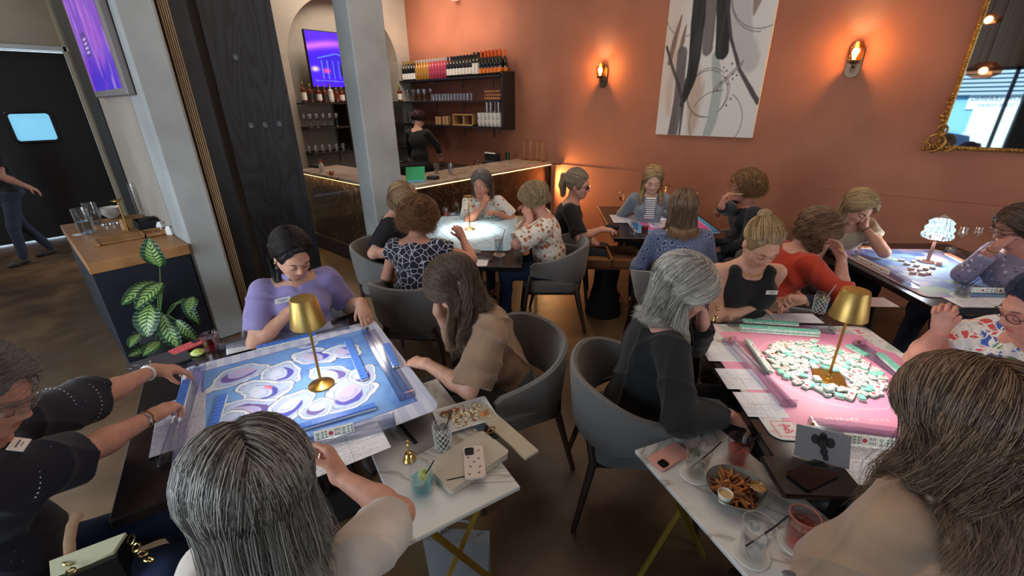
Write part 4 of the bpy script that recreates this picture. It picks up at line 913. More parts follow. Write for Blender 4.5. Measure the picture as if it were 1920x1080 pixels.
def hand_prims(W, d, n, right, curl=.35, s=1., spread=.12, curls=None, thumb=.5):
    d = nrm(d); n = nrm(np.array(n, float)-d*(d@np.array(n, float))); t = np.cross(d, n)*(1 if right else -1); W = np.array(W, float)
    L = []; kn = [(.031, .086, .078), (.0105, .092, .086), (-.010, .088, .080), (-.028, .078, .064)]
    for x, y, _ in kn: L.append(rcone(W+d*.005, W+d*y*s+t*x*s*.92, .017*s, .0118*s, .018))
    L.append(rcone(W+d*.02*s+t*.018*s+n*.006, W+d*.048*s+t*.033*s+n*.010, .015*s, .013*s, .016)); L.append(rcone(W+d*.02*s-t*.018*s+n*.006, W+d*.062*s-t*.024*s+n*.006, .013*s, .011*s, .016))
    tips = []
    for i, (x, y, ln) in enumerate(kn):
        c = (curls[i] if curls else curl)+(i-1.5)*.04; p = W+d*y*s+t*x*s; a = 0; lat = (x-.002)*spread*8
        for j, (fr_, r0, r1, ka) in enumerate(((.46, .0098, .0086, 1.15), (.30, .0086, .0078, 1.5), (.24, .0078, .0064, 1.0))):
            a += c*ka; dr = nrm((d+t*lat*.5)*math.cos(a)+n*math.sin(a)); q = p+dr*ln*fr_*s; L.append(rcone(p, q, r0*s, r1*s, .003 if j else .007)); p = q
        tips.append(p)
    p = W+d*.042*s+t*.032*s+n*.010*s; dr = nrm(d*.7+t*(.75-thumb*.6)+n*(.25+thumb*.8)); q = p+dr*.036*s; L.append(rcone(p, q, .0115*s, .0095*s, .008)); dr = nrm(dr+d*.35-t*.35*thumb+n*.25*thumb); q2 = q+dr*.027*s; L.append(rcone(q, q2, .0095*s, .0075*s, .003)); tips.append(q2)
    return L, tips
def ik(S, W, l1, l2, hint):
    S, W = np.array(S, float), np.array(W, float); v = W-S; D = np.linalg.norm(v)
    if D > (l1+l2)*.995: k = D/((l1+l2)*.995); l1 *= min(k, 1.22); l2 *= min(k, 1.22)
    D = min(D, (l1+l2)*.995); D = max(D, abs(l1-l2)+.03); u = nrm(v); W = S+u*D
    a = (l1*l1-l2*l2+D*D)/(2*D); hgt = math.sqrt(max(l1*l1-a*a, 0)); h = np.array(hint, float); h = nrm(h-u*(h@u)); return S+u*a+h*hgt, W
SKINS = {}
def skin_mat(rgb):
    return mat('skin_%d_%d_%d' % rgb, rgb, .5, attr=True, spec=.35, noise=(34, tuple(int(x*.93) for x in rgb), .35, .7), sss=.12)
def folds(seed, amp=.004, f=16.):
    r = np.random.default_rng(seed); A = r.normal(size=(5, 3)); A /= np.linalg.norm(A, axis=1)[:, None]; ph = r.random(5)*6
    def g(P):
        w = np.sin(P@A[0]*f*.6+ph[0])*.06; q = 0
        for i in range(1, 5): q = q+np.sin(P@A[i]*f*(.5+.45*i)+ph[i]+w*f)/(i+.6)
        r1 = 1-np.abs(np.sin(P@A[1]*f*.55+np.sin(P@A[3]*f*.5+ph[2])*1.2+ph[3])); r2 = 1-np.abs(np.sin(P@A[2]*f*.8+np.sin(P@A[4]*f*.4+ph[1])*1.4))
        return amp*(q*.55-1.5*r1**4-1.2*r2**4)
    return g

# ---------------------------------------------------------------- hair
def hair_paths(F, st, N, rng, T=16, guide=False, body=None):
    """N strand paths (N, T, 3) running from a parting over the skull and down"""
    s = st.get('s', 1.); px = st.get('part', .15); L = st.get('len', .2); vol = st.get('vol', .015); kind = st.get('kind', 'loose')
    if guide: u = np.tile((np.arange((N+1)//2)+.5)/((N+1)//2), 2)[:N]; side = np.where(np.arange(N) < (N+1)//2, -1., 1.); jit = np.zeros((N, 4))
    else: u = rng.random(N); side = np.where(rng.random(N) < .5, -1., 1.); jit = rng.normal(size=(N, 4))
    lock = np.floor(u*st.get('locks', 16))+side*40; lr = lambda k: (np.sin(lock*12.9898+k*78.233)*43758.5453) % 1
    a0, a1 = math.radians(st.get('front', 39)), math.radians(st.get('crown', 128)); al = a0+(a1-a0)*np.minimum(u*1.25, 1)
    root = np.stack([px+side*.03+jit[:, 0]*.05, np.cos(al), np.sin(al)], 1); root /= np.linalg.norm(root, axis=1)[:, None]
    ph = np.radians(st.get('face', 72)+(180-st.get('face', 72))*np.clip(u*1.02, 0, 1)**.85)+jit[:, 1]*.05; el = math.radians(st.get('exit', -18))+jit[:, 2]*.06
    if st.get('scatter') and not guide: # short styles: roots all over the scalp
        k = rng.random(N) < .6; r2 = rng.normal(size=(N, 3)); r2[:, 2] = np.abs(r2[:, 2])*1.0; r2 /= np.linalg.norm(r2, axis=1)[:, None]
        bad = (r2[:, 1] > .55) & (r2[:, 2] < .62); k &= ~bad; root = np.where(k[:, None], r2, root)
    ex = np.stack([side*np.sin(ph)*np.cos(el), np.cos(ph)*np.cos(el), np.sin(el)], 1)
    G = None
    if kind in ('pony', 'bun'): G = np.array(st.get('gather', (0, -.86, .42))); G = G/np.linalg.norm(G)
    if G is not None:
        # swept back from the hairline around the face
        az = rng.random(N)*2-1 if not guide else np.linspace(-1, 1, N); A = az*math.pi*.93; fr_ = np.abs(az) < .40
        z0_ = st.get('zz', .46); zz = np.where(np.abs(A) < .8, z0_, np.where(np.abs(A) < 1.7, z0_-(np.abs(A)-.8)*(z0_+.12)/.9, -.12)); root = np.stack([np.sin(A)*np.sqrt(1-zz**2), np.cos(A)*np.sqrt(1-zz**2), zz], 1)
        if not guide: k = rng.random(N)*.5; root = root*(1-k[:, None])+np.array([0, .1, 1.])*k[:, None]; root /= np.linalg.norm(root, axis=1)[:, None]
        ex = np.tile(G, (N, 1))+jit[:, :3]*.03
    tc_ = np.linspace(0, 1, 9); om = np.arccos(np.clip((root*ex).sum(1), -1, 1)); so = np.sin(om)+1e-6
    dirs = (np.sin((1-tc_)[None]*om[:, None])/so[:, None])[..., None]*root[:, None]+(np.sin(tc_[None]*om[:, None])/so[:, None])[..., None]*ex[:, None]
    radii = np.array([.084, .103, .098])*s; volp = vol*np.sin(math.pi*np.clip(tc_*.85+.05, 0, 1))**.7
    depth = (.0 if guide else 1.)*np.abs(jit[:, 3])*.0035
    pts = np.array([0, -.014, .030])*s+dirs*(radii*(1+(volp[None, :, None]+(0 if guide else st.get('rad', .018)*.42)-(depth[:, None, None]))/.095))
    W = pts@F.R.T+F.o
    # free fall
    nf = T-9; out = [W[:, i] for i in range(9)]; p = W[:, -1]; tan = nrm_rows(W[:, -1]-W[:, -2]); dn = np.array([0, 0, -1.])
    cx = F(0, -.01, 0); Lr = L*(st.get('lvar', .85)+(1-st.get('lvar', .85))*2*lr(3))*(1+jit[:, 2]*.04); Lr = Lr*(1+st.get('backlong', 0)*u)
    outw = p-cx; outw[:, 2] = 0; outw = nrm_rows(outw)
    if G is not None:
        tail = st.get('tail', 0); keep = rng.random(N) < (.55 if tail else 0) if not guide else np.zeros(N, bool)
        Lr = np.where(keep, tail*(.8+.25*rng.random(N)), .012); back = F.R@np.array([0, -1, .1]); tan = np.where(keep[:, None], back, tan)
    grav = st.get('grav', dn)
    for i in range(nf):
        t = (i+1)/nf; g = min(1, .35+t*1.6); flick = st.get('flick', 0)*max(0, t-.45); d = nrm_rows(tan*(1-g)+grav*g+outw*flick+F.R@np.array(st.get('drift', (0, 0, 0)))*t)
        p = p+d*(Lr/nf)[:, None]
        if body is not None:
            for _ in range(2):
                D = body(p); k = D < .008
                if k.any():
                    q = p[k]; e = .006; g3 = np.stack([body(q+e*np.eye(3)[a])-D[k] for a in range(3)], 1); p = p.copy(); p[k] = q+nrm_rows(g3)*(np.minimum(.008-D[k], .03))[:, None]
        out.append(p)
    W = np.stack(out, 1); n = W.shape[1]
    # waves
    wa, wf = st.get('wave', .004), st.get('freq', 2.2); tt = np.linspace(0, 1, n)[None]; ramp_ = np.clip((tt-st.get('wstart', .35))/.4, 0, 1)
    phs = lr(1)[:, None]*6.28+jit[:, 1:2]*(st.get('chaos', .5) if not guide else 0); sidev = np.cross(nrm_rows(W[:, -1]-W[:, 6]), outw); sidev = nrm_rows(sidev)
    amp = wa*ramp_*(.7+.6*lr(2)[:, None]); W = W+(np.sin(tt*wf*6.28+phs)*amp)[..., None]*sidev[:, None]+(np.cos(tt*wf*6.28+phs)*amp*.8)[..., None]*outw[:, None]
    if not guide: W = W+outw[:, None]*(rng.normal(size=(N, 1, 1))*st.get('rad', .018)*.5+.003)*np.clip((tt-.45)/.3, 0, 1)[..., None]
    if not guide: W = W+(rng.normal(size=(N, 1, 3))*st.get('fuzz', .0022)*s)*(tt**1.0)[..., None]+(np.cumsum(rng.normal(size=(N, n, 3)), 1)*st.get('frizz', .0004))*tt[..., None]
    return W, u, side, lr
def nrm_rows(a): return a/(np.linalg.norm(a, axis=-1, keepdims=True)+1e-9)
def hair_mat():
    m = mat('hair_strands', (0, 0, 0), .42, attr=True, spec=.4); m.node_tree.nodes['Principled BSDF'].inputs['Anisotropic'].default_value = .5; return m
def make_hair(name, F, st, parent, near, body, seed=0):
    rng = np.random.default_rng(seed+11); s = st.get('s', 1.)
    ng = 34 if st.get('kind', 'loose') == 'loose' else 22
    GP, u, side, lr = hair_paths(F, st, ng, rng, guide=True, body=body)
    pr = []; R0 = st.get('rad', .018)
    c = lambda x, y, z: F(x*s, y*s, z*s)
    vv = 1+st.get('vol', .015)*.55/.09
    pr.append(ell(c(0, -.016, .032), np.array([.079, .098, .091])*s*vv, F.R, .01))
    fz = st.get('hairline', .078)
    pr.append(ell(c(0, .085, fz-.098), np.array([.071, .072, .10])*s, F.R, .012, 's'))
    if st.get('kind', 'loose') != 'loose' or st.get('short'): pr.append(ell(c(0, .0, -.125), np.array([.12, .14, .085])*s, F.R, .02, 's'))
    for g in range(len(GP)):
        q = GP[g]; n = len(q)
        idx = list(range(2, n, 2))+([n-1] if (n-1) % 2 else [])
        for a_, b_ in zip(idx[:-1], idx[1:]):
            ta, tb = a_/(n-1), b_/(n-1); rr = lambda t: R0*s*(.55+.6*min(1, t*2.4))*(1-.55*max(0, t-.55)/.45)
            pr.append(rcone(q[a_]-.75*rr(ta)*nrm(q[a_]-F.o), q[b_]-.75*rr(tb)*nrm(q[b_]-F.o), rr(ta)*.85, rr(tb)*.85, .010))
    if st.get('kind') == 'bun': g = np.array(st.get('gather', (0, -.86, .42))); g = g/np.linalg.norm(g); b0 = F.o+F.R@(g*np.array([.1, .125, .12])*s+np.array([0, -.01, .03])); pr.append(ell(b0, np.array([.034, .030, .034])*s, F.R, .012))
    if st.get('kind') == 'pony': 
        g = np.array(st.get('gather', (0, -.86, .42))); g = g/np.linalg.norm(g); b0 = F.o+F.R@(g*np.array([.09, .112, .105])*s+np.array([0, -.014, .03])*s); t = st['tail']; bk = F.R@np.array([0, -1, .1])
        pr += [rcone(b0, b0+bk*.03, .014, .026, .01), rcone(b0+bk*.03, b0+bk*.045+np.array([0, 0, -t*.5]), .026, .032, .01), rcone(b0+bk*.045+np.array([0, 0, -t*.5]), b0+bk*.03+np.array([0, 0, -t*.95]), .030, .008, .01)]
    gr = folds(seed+5, st.get('bump', .0022), st.get('bfreq', 70))
    V, Q = surf(pr, .0055 if near else .009, gr)
    base, tip, streak = inlin(st['col']), inlin(st.get('tip', st['col'])), inlin(st.get('streak', st['col']))
    zz = np.clip((F.o[2]+.10-V[:, 2])/(st.get('len', .2)+.12), 0, 1)[:, None]; loc = (V-F.o)@F.R
    cV = ((base*(1-zz)+tip*zz)*.6+streak*.4)*((.8 if st.get('kind', 'loose') != 'loose' else .68)+.12*np.sin(loc[:, 0:1]*420+loc[:, 1:2]*160))
    # strands
    N = st.get('n', 4200 if near else 900); W, u, side, lr = hair_paths(F, st, N, rng, body=body); n = W.shape[1]
    r0 = st.get('sr', .0010 if near else .0019); tt = np.linspace(0, 1, n)[None]; rad = (r0*(1-.75*tt**2))[..., None]
    tan = nrm_rows(np.gradient(W, axis=1)); up = np.array([.3, .2, 1.]); A = nrm_rows(np.cross(tan, up)); Bv = np.cross(tan, A)
    ring = [W+rad*A, W+rad*(-.5*A+.87*Bv), W+rad*(-.5*A-.87*Bv)]; SV = np.stack(ring, 2).reshape(-1, 3)
    i0 = (np.arange(N)[:, None]*n+np.arange(n-1)[None]).ravel()*3; SQ = np.concatenate([np.stack([i0+a, i0+b_, i0+3+b_, i0+3+a], 1) for a, b_ in ((0, 1), (1, 2), (2, 0))])
    mixr = (.5+.5*lr(7))[:, None, None]*.5+rng.random((N, 1, 1))*.5; zz = np.clip((F.o[2]+.10-W[..., 2:3])/(st.get('len', .2)+.12), 0, 1)
    cc = (base*(1-zz)+tip*zz); cc = cc*(1-.9*(mixr > .62)*1.)+streak*(.9*(mixr > .62)*1.); cc = cc*(.80+.36*rng.random((N, 1, 1)))
    SC_ = np.repeat(cc[:, :, None, :], 3, 2).reshape(-1, 3)
    V2 = np.concatenate([V, SV]); Q2 = np.concatenate([Q, SQ+len(V)]); C2 = np.concatenate([cV, SC_])
    o = parent.location; return meshobj(name, V2-np.array(o), Q2, hair_mat(), parent, True, C2)

# ---------------------------------------------------------------- a whole person
def person(name, label, pel, yaw, head, hy, hp, hr=0, RH=None, LH=None, hair=None, skin=(222, 170, 146), near=False, w=1., hs=1., top=None, pants=(40, 48, 66), seat=True, rh={}, lh={}, Rel=None, Lel=None, legs=True, open_eyes=False, glasses=None, brow=(92, 70, 54), seed=1, lean_c=.0, knee=None, shoe=(40, 34, 32), hips=.56, extras=None, twist=0, feet=None, group=None, bust=1., res=None, stand=None, shw=.158):
    P0 = np.array([pel[0], pel[1], hips]); f = np.array([math.cos(math.radians(yaw)), math.sin(math.radians(yaw)), 0]); x = np.array([f[1], -f[0], 0]); up = np.array([0, 0, 1.])
    e = empty('person', (pel[0], pel[1], 0), 0, label=label, cat='person', group=group); o = np.array([pel[0], pel[1], 0.])
    F = headframe(head, hy, hp, hr); N = F(0, -.035, -.10)*.55+(np.array(head)-up*.13-f*.045)*.45-up*.035
    sv = N-P0; sl_ = np.linalg.norm(sv); s = sv/sl_; xt = rz3(math.radians(twist))@x; xs = nrm(xt-s*(xt@s)); xh = nrm(x-s*(x@s)); fs = np.cross(s, xs); fh = np.cross(s, xh); Rt = np.stack([xs, fs, s], 1); Rh = np.stack([xh, fh, s], 1)
    bowp = lambda t: P0+sv*t-fs*.022*math.sin(math.pi*t)
    SH = {q: bowp(.872)+xs*q*shw*w**.5 for q in (-1, 1)}
    l1, l2 = .275, .245
    RHt = np.array(RH if RH is not None else P0+f*.28+x*.12+up*.06, float); LHt = np.array(LH if LH is not None else P0+f*.28-x*.12+up*.06, float)
    EL, WR = {}, {}
    EL[1], WR[1] = ik(SH[1], RHt, l1, l2, Rel if Rel is not None else x*.7-up*.7-f*.2); EL[-1], WR[-1] = ik(SH[-1], LHt, l1, l2, Lel if Lel is not None else -x*.7-up*.7-f*.2)
    h = res or (.0038 if near else .0065)
    # skin
    sk = head_prims(F, hs)
    sk += [rcone(F(0, -.022*hs, -.055*hs), N-s*.01, .050*w**.4, .053*w**.5, .02), rcone(F(0, .01, -.075), N+fs*.012-s*.02, .036, .04, .03),
           ell(bowp(.72), (.148*w, .098*w, .16), Rt, .03), rcone(N-s*.03, SH[1]-xs*.02, .045, .046, .04), rcone(N-s*.03, SH[-1]+xs*.02, .045, .046, .04), ell(bowp(.3), (.11*w, .08*w, .15), Rh, .04)]
    if bust: sk += [ell(bowp(.68)+fs*.070*w+xs*q*.070*w, np.array([.058, .056, .062])*bust*w**.5, Rt, .03) for q in (-1, 1)]
    aw = w**.8
    tips = {}
    for q in (-1, 1):
        kw = rh if q == 1 else lh; fa = nrm(WR[q]-EL[q]); d = nrm(kw.get('d', fa)); nn = kw.get('n', (0, 0, -1)); 
        if abs(nrm(nn)@d) > .95: nn = np.array(nn)+f*.5
        sk += [rcone(SH[q], EL[q], .045*aw, .039*aw, .025), rcone(EL[q], EL[q]+(WR[q]-EL[q])*.35, .040*aw, .040*aw, .02), rcone(EL[q]+(WR[q]-EL[q])*.3, WR[q], .040*aw, .0245*aw**.5, .02), rcone(WR[q], WR[q]+d*.02, .0235*aw**.4, .022, .015)]
        hpz, tp = hand_prims(WR[q], d, nn, q == 1, kw.get('curl', .35), kw.get('s', .97), curls=kw.get('curls'), thumb=kw.get('thumb', .5)); sk += hpz; tips[q] = tp
    V, Q = surf(sk, h)
    loc = F.inv(V)/hs; cV = np.ones((len(V), 3))
    lip = np.minimum(np.linalg.norm((loc-(0, .088, -.0535))/(.0225, .014, .0052), axis=1), np.linalg.norm((loc-(0, .087, -.0630))/(.0185, .014, .0062), axis=1)); lipc = np.array([.80, .42, .42]) if not st_male(extras) else np.array([.85, .62, .6])
    cV = mixc(cV, lipc, sstep(1.15, .9, lip)*.8)
    ck = np.minimum(np.linalg.norm((loc-(.040, .066, -.03))/.028, axis=1), np.linalg.norm((loc-(-.040, .066, -.03))/.028, axis=1)); cV = mixc(cV, np.array([1.0, .80, .76]), sstep(1.1, .3, ck)*.55)
    nz = np.linalg.norm((loc-(0, .105, -.026))/.018, axis=1); cV = mixc(cV, np.array([1., .84, .80]), sstep(1, .3, nz)*.5)
    for q in (-1, 1):
        lid = np.linalg.norm((loc-(q*.031, .088, .006))/(.019, .02, .013), axis=1); cV = mixc(cV, np.array([.84, .68, .64]), sstep(1.1, .4, lid)*.55)
        for tp in tips[q]: cV = mixc(cV, np.array([1., .80, .76]), sstep(.016, .006, np.linalg.norm(V-tp, axis=1))*.7)
    meshobj('body', V-o, Q, skin_mat(tuple(skin)), e, True, cV)
    # face details
    fp = lambda *a: F(*(np.array(a)*hs))-o
    BR = mat('brow_%d_%d_%d' % tuple(brow), brow, .8); LSH = mat('lash_dark', (34, 24, 22), .7)
    for q in (-1, 1):
        MB().tube([fp(q*.016, .0925, .0225), fp(q*.026, .0925, .027), fp(q*.038, .085, .027), fp(q*.048, .073, .021)], [.0012, .0024, .0022, .0008], 6, flat=1).build('eyebrow', BR, e, True)
        if open_eyes:
            eb = MB().ball(fp(q*.031, .0812, .002), .0122*hs, 12).build('eye', mat('eye_white', (206, 198, 192), .25), e, True)
            ic = F(*(np.array((q*.031, .0930, .001))*hs)); MB().lathe(ic-o, [(1e-6, .0012), (.0052, .0), (.0052, -.002)], 12, F.R@rx3(-math.pi/2)).build('iris', mat('iris', (56, 40, 30), .2), eb)
            MB().tube([fp(q*(.031+.0135*math.cos(a)), .0885-.003*abs(math.cos(a)), .002+.0078*math.sin(a)) for a in np.linspace(.1, 3.04, 7)], .0011, 5).build('eyelashes', LSH, e, True)
        else:
            MB().tube([fp(q*.031+.0138*math.cos(a)*1.0, .0925-.0062*math.cos(a)**2, -.0015-.0055*math.sin(a)) for a in np.linspace(0, math.pi, 8)], .0011, 5).build('eyelashes', LSH, e, True)
    # clothes
    cl = top or {}; cw = w
    tr = [ell(bowp(.02)+fh*.0, (.172*cw, .125*cw, .13), Rh, .05), ell(bowp(.28)+fs*.012*cl.get('belly', 1), (.150*cw, .118*cw*cl.get('belly', 1), .15), Rh, .05), ell(bowp(.66), (.158*cw, .112*cw, .155), Rt, .05)]
    if bust: tr += [ell(bowp(.66)+fs*.072*w+xs*q*.072*w, np.array([.064, .062, .068])*bust*w**.5, Rt, .045) for q in (-1, 1)]
    st_ = cl.get('style', 'tee'); th = cl.get('th', .010)
    if st_ != 'tank': tr += [rcone(N-s*.05, SH[q]-xs*q*.02, .048+th*.3, .046+th*.4, .035) for q in (-1, 1)]+[ell(bowp(.82), (.125*cw, .085*cw, .08), Rt, .04)]
    else: tr += [rcone(bowp(.72)+fs*.085*w+xs*q*.080, bowp(.93)+fs*.045+xs*q*.088, .030, .030, .03) for q in (-1, 1)]+[rcone(bowp(.93)+fs*.045+xs*q*.088, bowp(.93)-fs*.05+xs*q*.088, .028, .028, .02) for q in (-1, 1)]+[rcone(bowp(.93)-fs*.05+xs*q*.088, bowp(.75)-fs*.08+xs*q*.07, .028, .03, .03) for q in (-1, 1)]
    sl2 = cl.get('sleeve', .5); slw = cl.get('slw', 1.)
    if st_ != 'tank':
        for q in (-1, 1):
            r1 = .047*aw+th; r2 = .042*aw+th*1.2
            if sl2 <= 1: E2 = SH[q]+(EL[q]-SH[q])*(sl2+.12); tr += [cutcone(SH[q], E2, r1*slw**.5, (r1+(r2-r1)*sl2)*slw, .03, SH[q]+(EL[q]-SH[q])*sl2, EL[q]-SH[q])]
            else:
                t2 = sl2-1; E2 = EL[q]+(WR[q]-EL[q])*min(t2+.08, .97); tr += [rcone(SH[q], EL[q], r1, r2*1.02, .035), cutcone(EL[q], E2, r2*1.02, (r2+(.034-r2)*t2)*slw, .022, EL[q]+(WR[q]-EL[q])*t2, WR[q]-EL[q])]
    nk = cl.get('neck', 'crew')
    if nk == 'crew': tr.append(ell(N+fs*.030+s*.035, (.060, .060, .058), Rt, .012, 's'))
    elif nk == 'v': tr += [ell(N+fs*.03+s*.03, (.058, .06, .05), Rt, .012, 's'), rcone(N+fs*.09, N+fs*.125-s*.10, .045, .012, .01, 's')]
    elif nk == 'deep': tr += [ell(N+fs*.03+s*.02, (.075, .09, .065), Rt, .012, 's'), rcone(N+fs*.10-s*.01, N+fs*.15-s*.155, .062, .018, .01, 's')]
    elif nk == 'off': tr += [ell(N+s*.00, (.20, .14, .075), Rt, .02, 's')]
    elif nk == 'back': tr.append(ell(N+s*.03, (.062, .062, .045), Rt, .012, 's'))
    if cl.get('collar'): 
        pass
    bodyp = [p for p in tr if p[4] == 'u']
    V, Q = surf(tr, (.0055 if near else .009), folds(seed, cl.get('fold', .0035), cl.get('ff', 22)))
    meshobj(cl.get('name', 'shirt'), V-o, Q, cl['mat'], e, True)
    if cl.get('collar'):
        ring = [N+xs*.062*math.cos(a)+fs*(.012+.060*math.sin(a))+s*(.012-.030*math.sin(a)) for a in np.linspace(-math.pi*.5-.0, math.pi*1.5, 20)]
        k = MB(); ps = [N+xs*(.066*math.sin(a))+fs*(.012-.058*math.cos(a))+s*(.030+.022*math.cos(a)) for a in np.linspace(-2.75, 2.75, 19)]
        k.tube([p-o for p in ps], [.010]*19, 8, flat=1.9, upv=tuple(s)); k.build('collar', cl['mat'], e, True)
        for i in range(2): MB().ball(N+fs*.118*w-s*(.11+.04*i)-o, .005, 6).build('button', WHITE, e, True)
    # legs
    if legs:
        pr = [ell(P0-f*.01, (.168*cw, .135*cw, .105), Rh, .05)]
        for q in (-1, 1):
            hj = P0+x*q*.085-up*.015; fo = None
            if seat: kn = P0+f*.40+x*q*.115-up*.035 if not knee else P0+f*knee[0]+x*(q*knee[1]+(knee[3] if len(knee) > 3 else 0))+up*knee[2]; an = np.array([*(kn+f*.02+x*q*.01)[:2], .10])
            else: kn, an = stand[q]; kn = np.array(kn, float); an = np.array(an, float)
            if feet: an = np.array([*(P0+f*feet[0]+x*q*feet[1])[:2], .10])
            pr += [rcone(hj, kn, .082*cw, .062*cw**.5, .04), rcone(kn, an, .058*cw**.5, .046, .03)]
            fd = f if seat else nrm(np.array(stand['dir'], float))
            lift = an[2]-.10
            sp = [rcone(an-up*.055-fd*.025, an-up*.065+fd*.11, .032, .034, .02), rcone(an-up*.065+fd*.11, an-up*.072+fd*.165, .036, .026, .02), rcone(an-up*.01, an-up*.05, .036, .036, .02), cutplane((an[0], an[1], .003+lift), (0, 0, -1), 9.)]
            V, Q = surf(sp, .008); meshobj('shoe', V-o, Q, mat('shoe_%d_%d_%d' % tuple(shoe), shoe, .6), e, True)
        V, Q = surf(pr, .011, folds(seed+3, .004, 20)); meshobj('trousers', V-o, Q, mat('trouser_%d_%d_%d' % tuple(pants), pants, .9, bump=(300, .2)), e, True)
    torso = [ell(bowp(.3), (.165*cw, .135*cw, .2), Rh, .05), ell(bowp(.66), (.168*cw, .125*cw, .17), Rt, .05)]+[rcone(N-s*.045, SH[q], .062, .066, .04) for q in (-1, 1)]+[rcone(SH[q], EL[q], .066*aw, .055*aw, .03) for q in (-1, 1)]+[rcone(F(0, -.02, -.04), N-s*.01, .054, .056, .02)]
    if hair: make_hair('hair', F, dict(hair, s=hs*hair.get('sc', 1.)), e, near, lambda P: ev(torso, P), seed)
    if glasses:
        g = MB(); GM = mat('glasses_%d_%d_%d' % tuple(glasses), glasses, .3)
        for q in (-1, 1):
            g.tube([fp(q*.033+.023*math.cos(a), .1035-.004*math.cos(a)*q*0-.012*abs((q*.033+.023*math.cos(a))/.056)**2, .002+.0165*math.sin(a)) for a in np.linspace(0, 2*math.pi, 15)[:-1]], .0016, 6, closed=True)
            g.tube([fp(q*.056, .092, .006), fp(q*.074, .05, .004), fp(q*.079, -.005, .0)], .0016, 6)
        g.tube([fp(-.010, .1035, .004), fp(0, .106, .006), fp(.010, .1035, .004)], .0015, 6)
        ge = g.build('glasses', GM, e, True)
        if extras and extras.get('sun'):
            for q in (-1, 1): MB().add([fp(q*.033+.022*math.cos(a), .103-.012*abs((q*.033+.022*math.cos(a))/.056)**2, .002+.016*math.sin(a)) for a in np.linspace(0, 2*math.pi, 15)[:-1]], [tuple(range(14))]).build('lens', BLACK, ge)
    e['_x'] = 0; del e['_x']
    return dict(e=e, F=F, N=N, xs=xs, fs=fs, s=s, WR=WR, EL=EL, SH=SH, tips=tips, o=o, f=f, x=x, w=w)
def st_male(ex): return bool(ex and ex.get('male'))
def badge(Pn, off, sz=(.075, .028), m=None, out=.118, name='name_badge', up=0.):
    N, xs, fs, s, o = Pn['N'], Pn['xs'], Pn['fs'], Pn['s'], Pn['o']; c = N+xs*off[0]+s*off[1]+fs*(out*Pn['w'])-o; f0 = fs; fs = nrm(fs+np.array([0, 0, up])); s = nrm(np.cross(xs, fs)); c = c+(fs-f0)*.03*(up > 0); R = np.stack([xs, fs, s], 1)
    b = MB().box(c, (sz[0], .004, sz[1]), R=R, bev=.001).build(name, m or WHITE, Pn['e'])
    MB().box(c+fs*.0026+s*.003, (sz[0]*.6, .0008, .004), R=R).box(c+fs*.0026-s*.006, (sz[0]*.35, .0008, .002), R=R).build('printed_lines', mat('badge_ink', (90, 96, 120), .7), b)
def beads(Pn, q, ts, r=.082, n=34):
    k = MB()
    for t in ts:
        S, E = Pn['SH'][q], Pn['EL'][q]; d = nrm(E-S); c = S+(E-S)*t-Pn['o']; a = nrm(np.cross(d, (0, .1, 1))); b_ = np.cross(d, a)
        for i in range(n): w = 2*math.pi*i/n; k.ball(c+r*(math.cos(w)*a+math.sin(w)*b_), .0035, 4, (1, 1, 1))
    k.build('bead_trim', mat('silver_bead', (200, 200, 210), .25, .8), Pn['e'])
def bracelet(Pn, q, m=None, t=.06, r=.031, th=.0016, name='bracelet'):
    W, E = Pn['WR'][q], Pn['EL'][q]; d = nrm(E-W); c = W+d*t-Pn['o']; a = nrm(np.cross(d, (0, .1, 1))); b_ = np.cross(d, a)
    MB().tube([c+r*(math.cos(k)*a+math.sin(k)*b_) for k in np.linspace(0, 2*math.pi, 21)[:-1]], th, 6, closed=True).build(name, m or BRASS, Pn['e'], True)
def necklace(Pn, drop=.10, r=.0014, out=.1, wd=.05, beads=False):
    N, xs, fs, s, o = Pn['N'], Pn['xs'], Pn['fs'], Pn['s'], Pn['o']; ps = [N+xs*wd*math.sin(a)*1.1+fs*(out-.075*abs(math.sin(a))**2)+s*(.03-drop*(math.cos(a)*.5+.5)) for a in np.linspace(-1.9, 1.9, 23)]
    k = MB().tube([p-o for p in ps], r, 6)
    if beads:
        for p in ps[2:-2]: k.ball(p-o, .0042, 6)
    k.build('necklace', BRASS, Pn['e'], True)
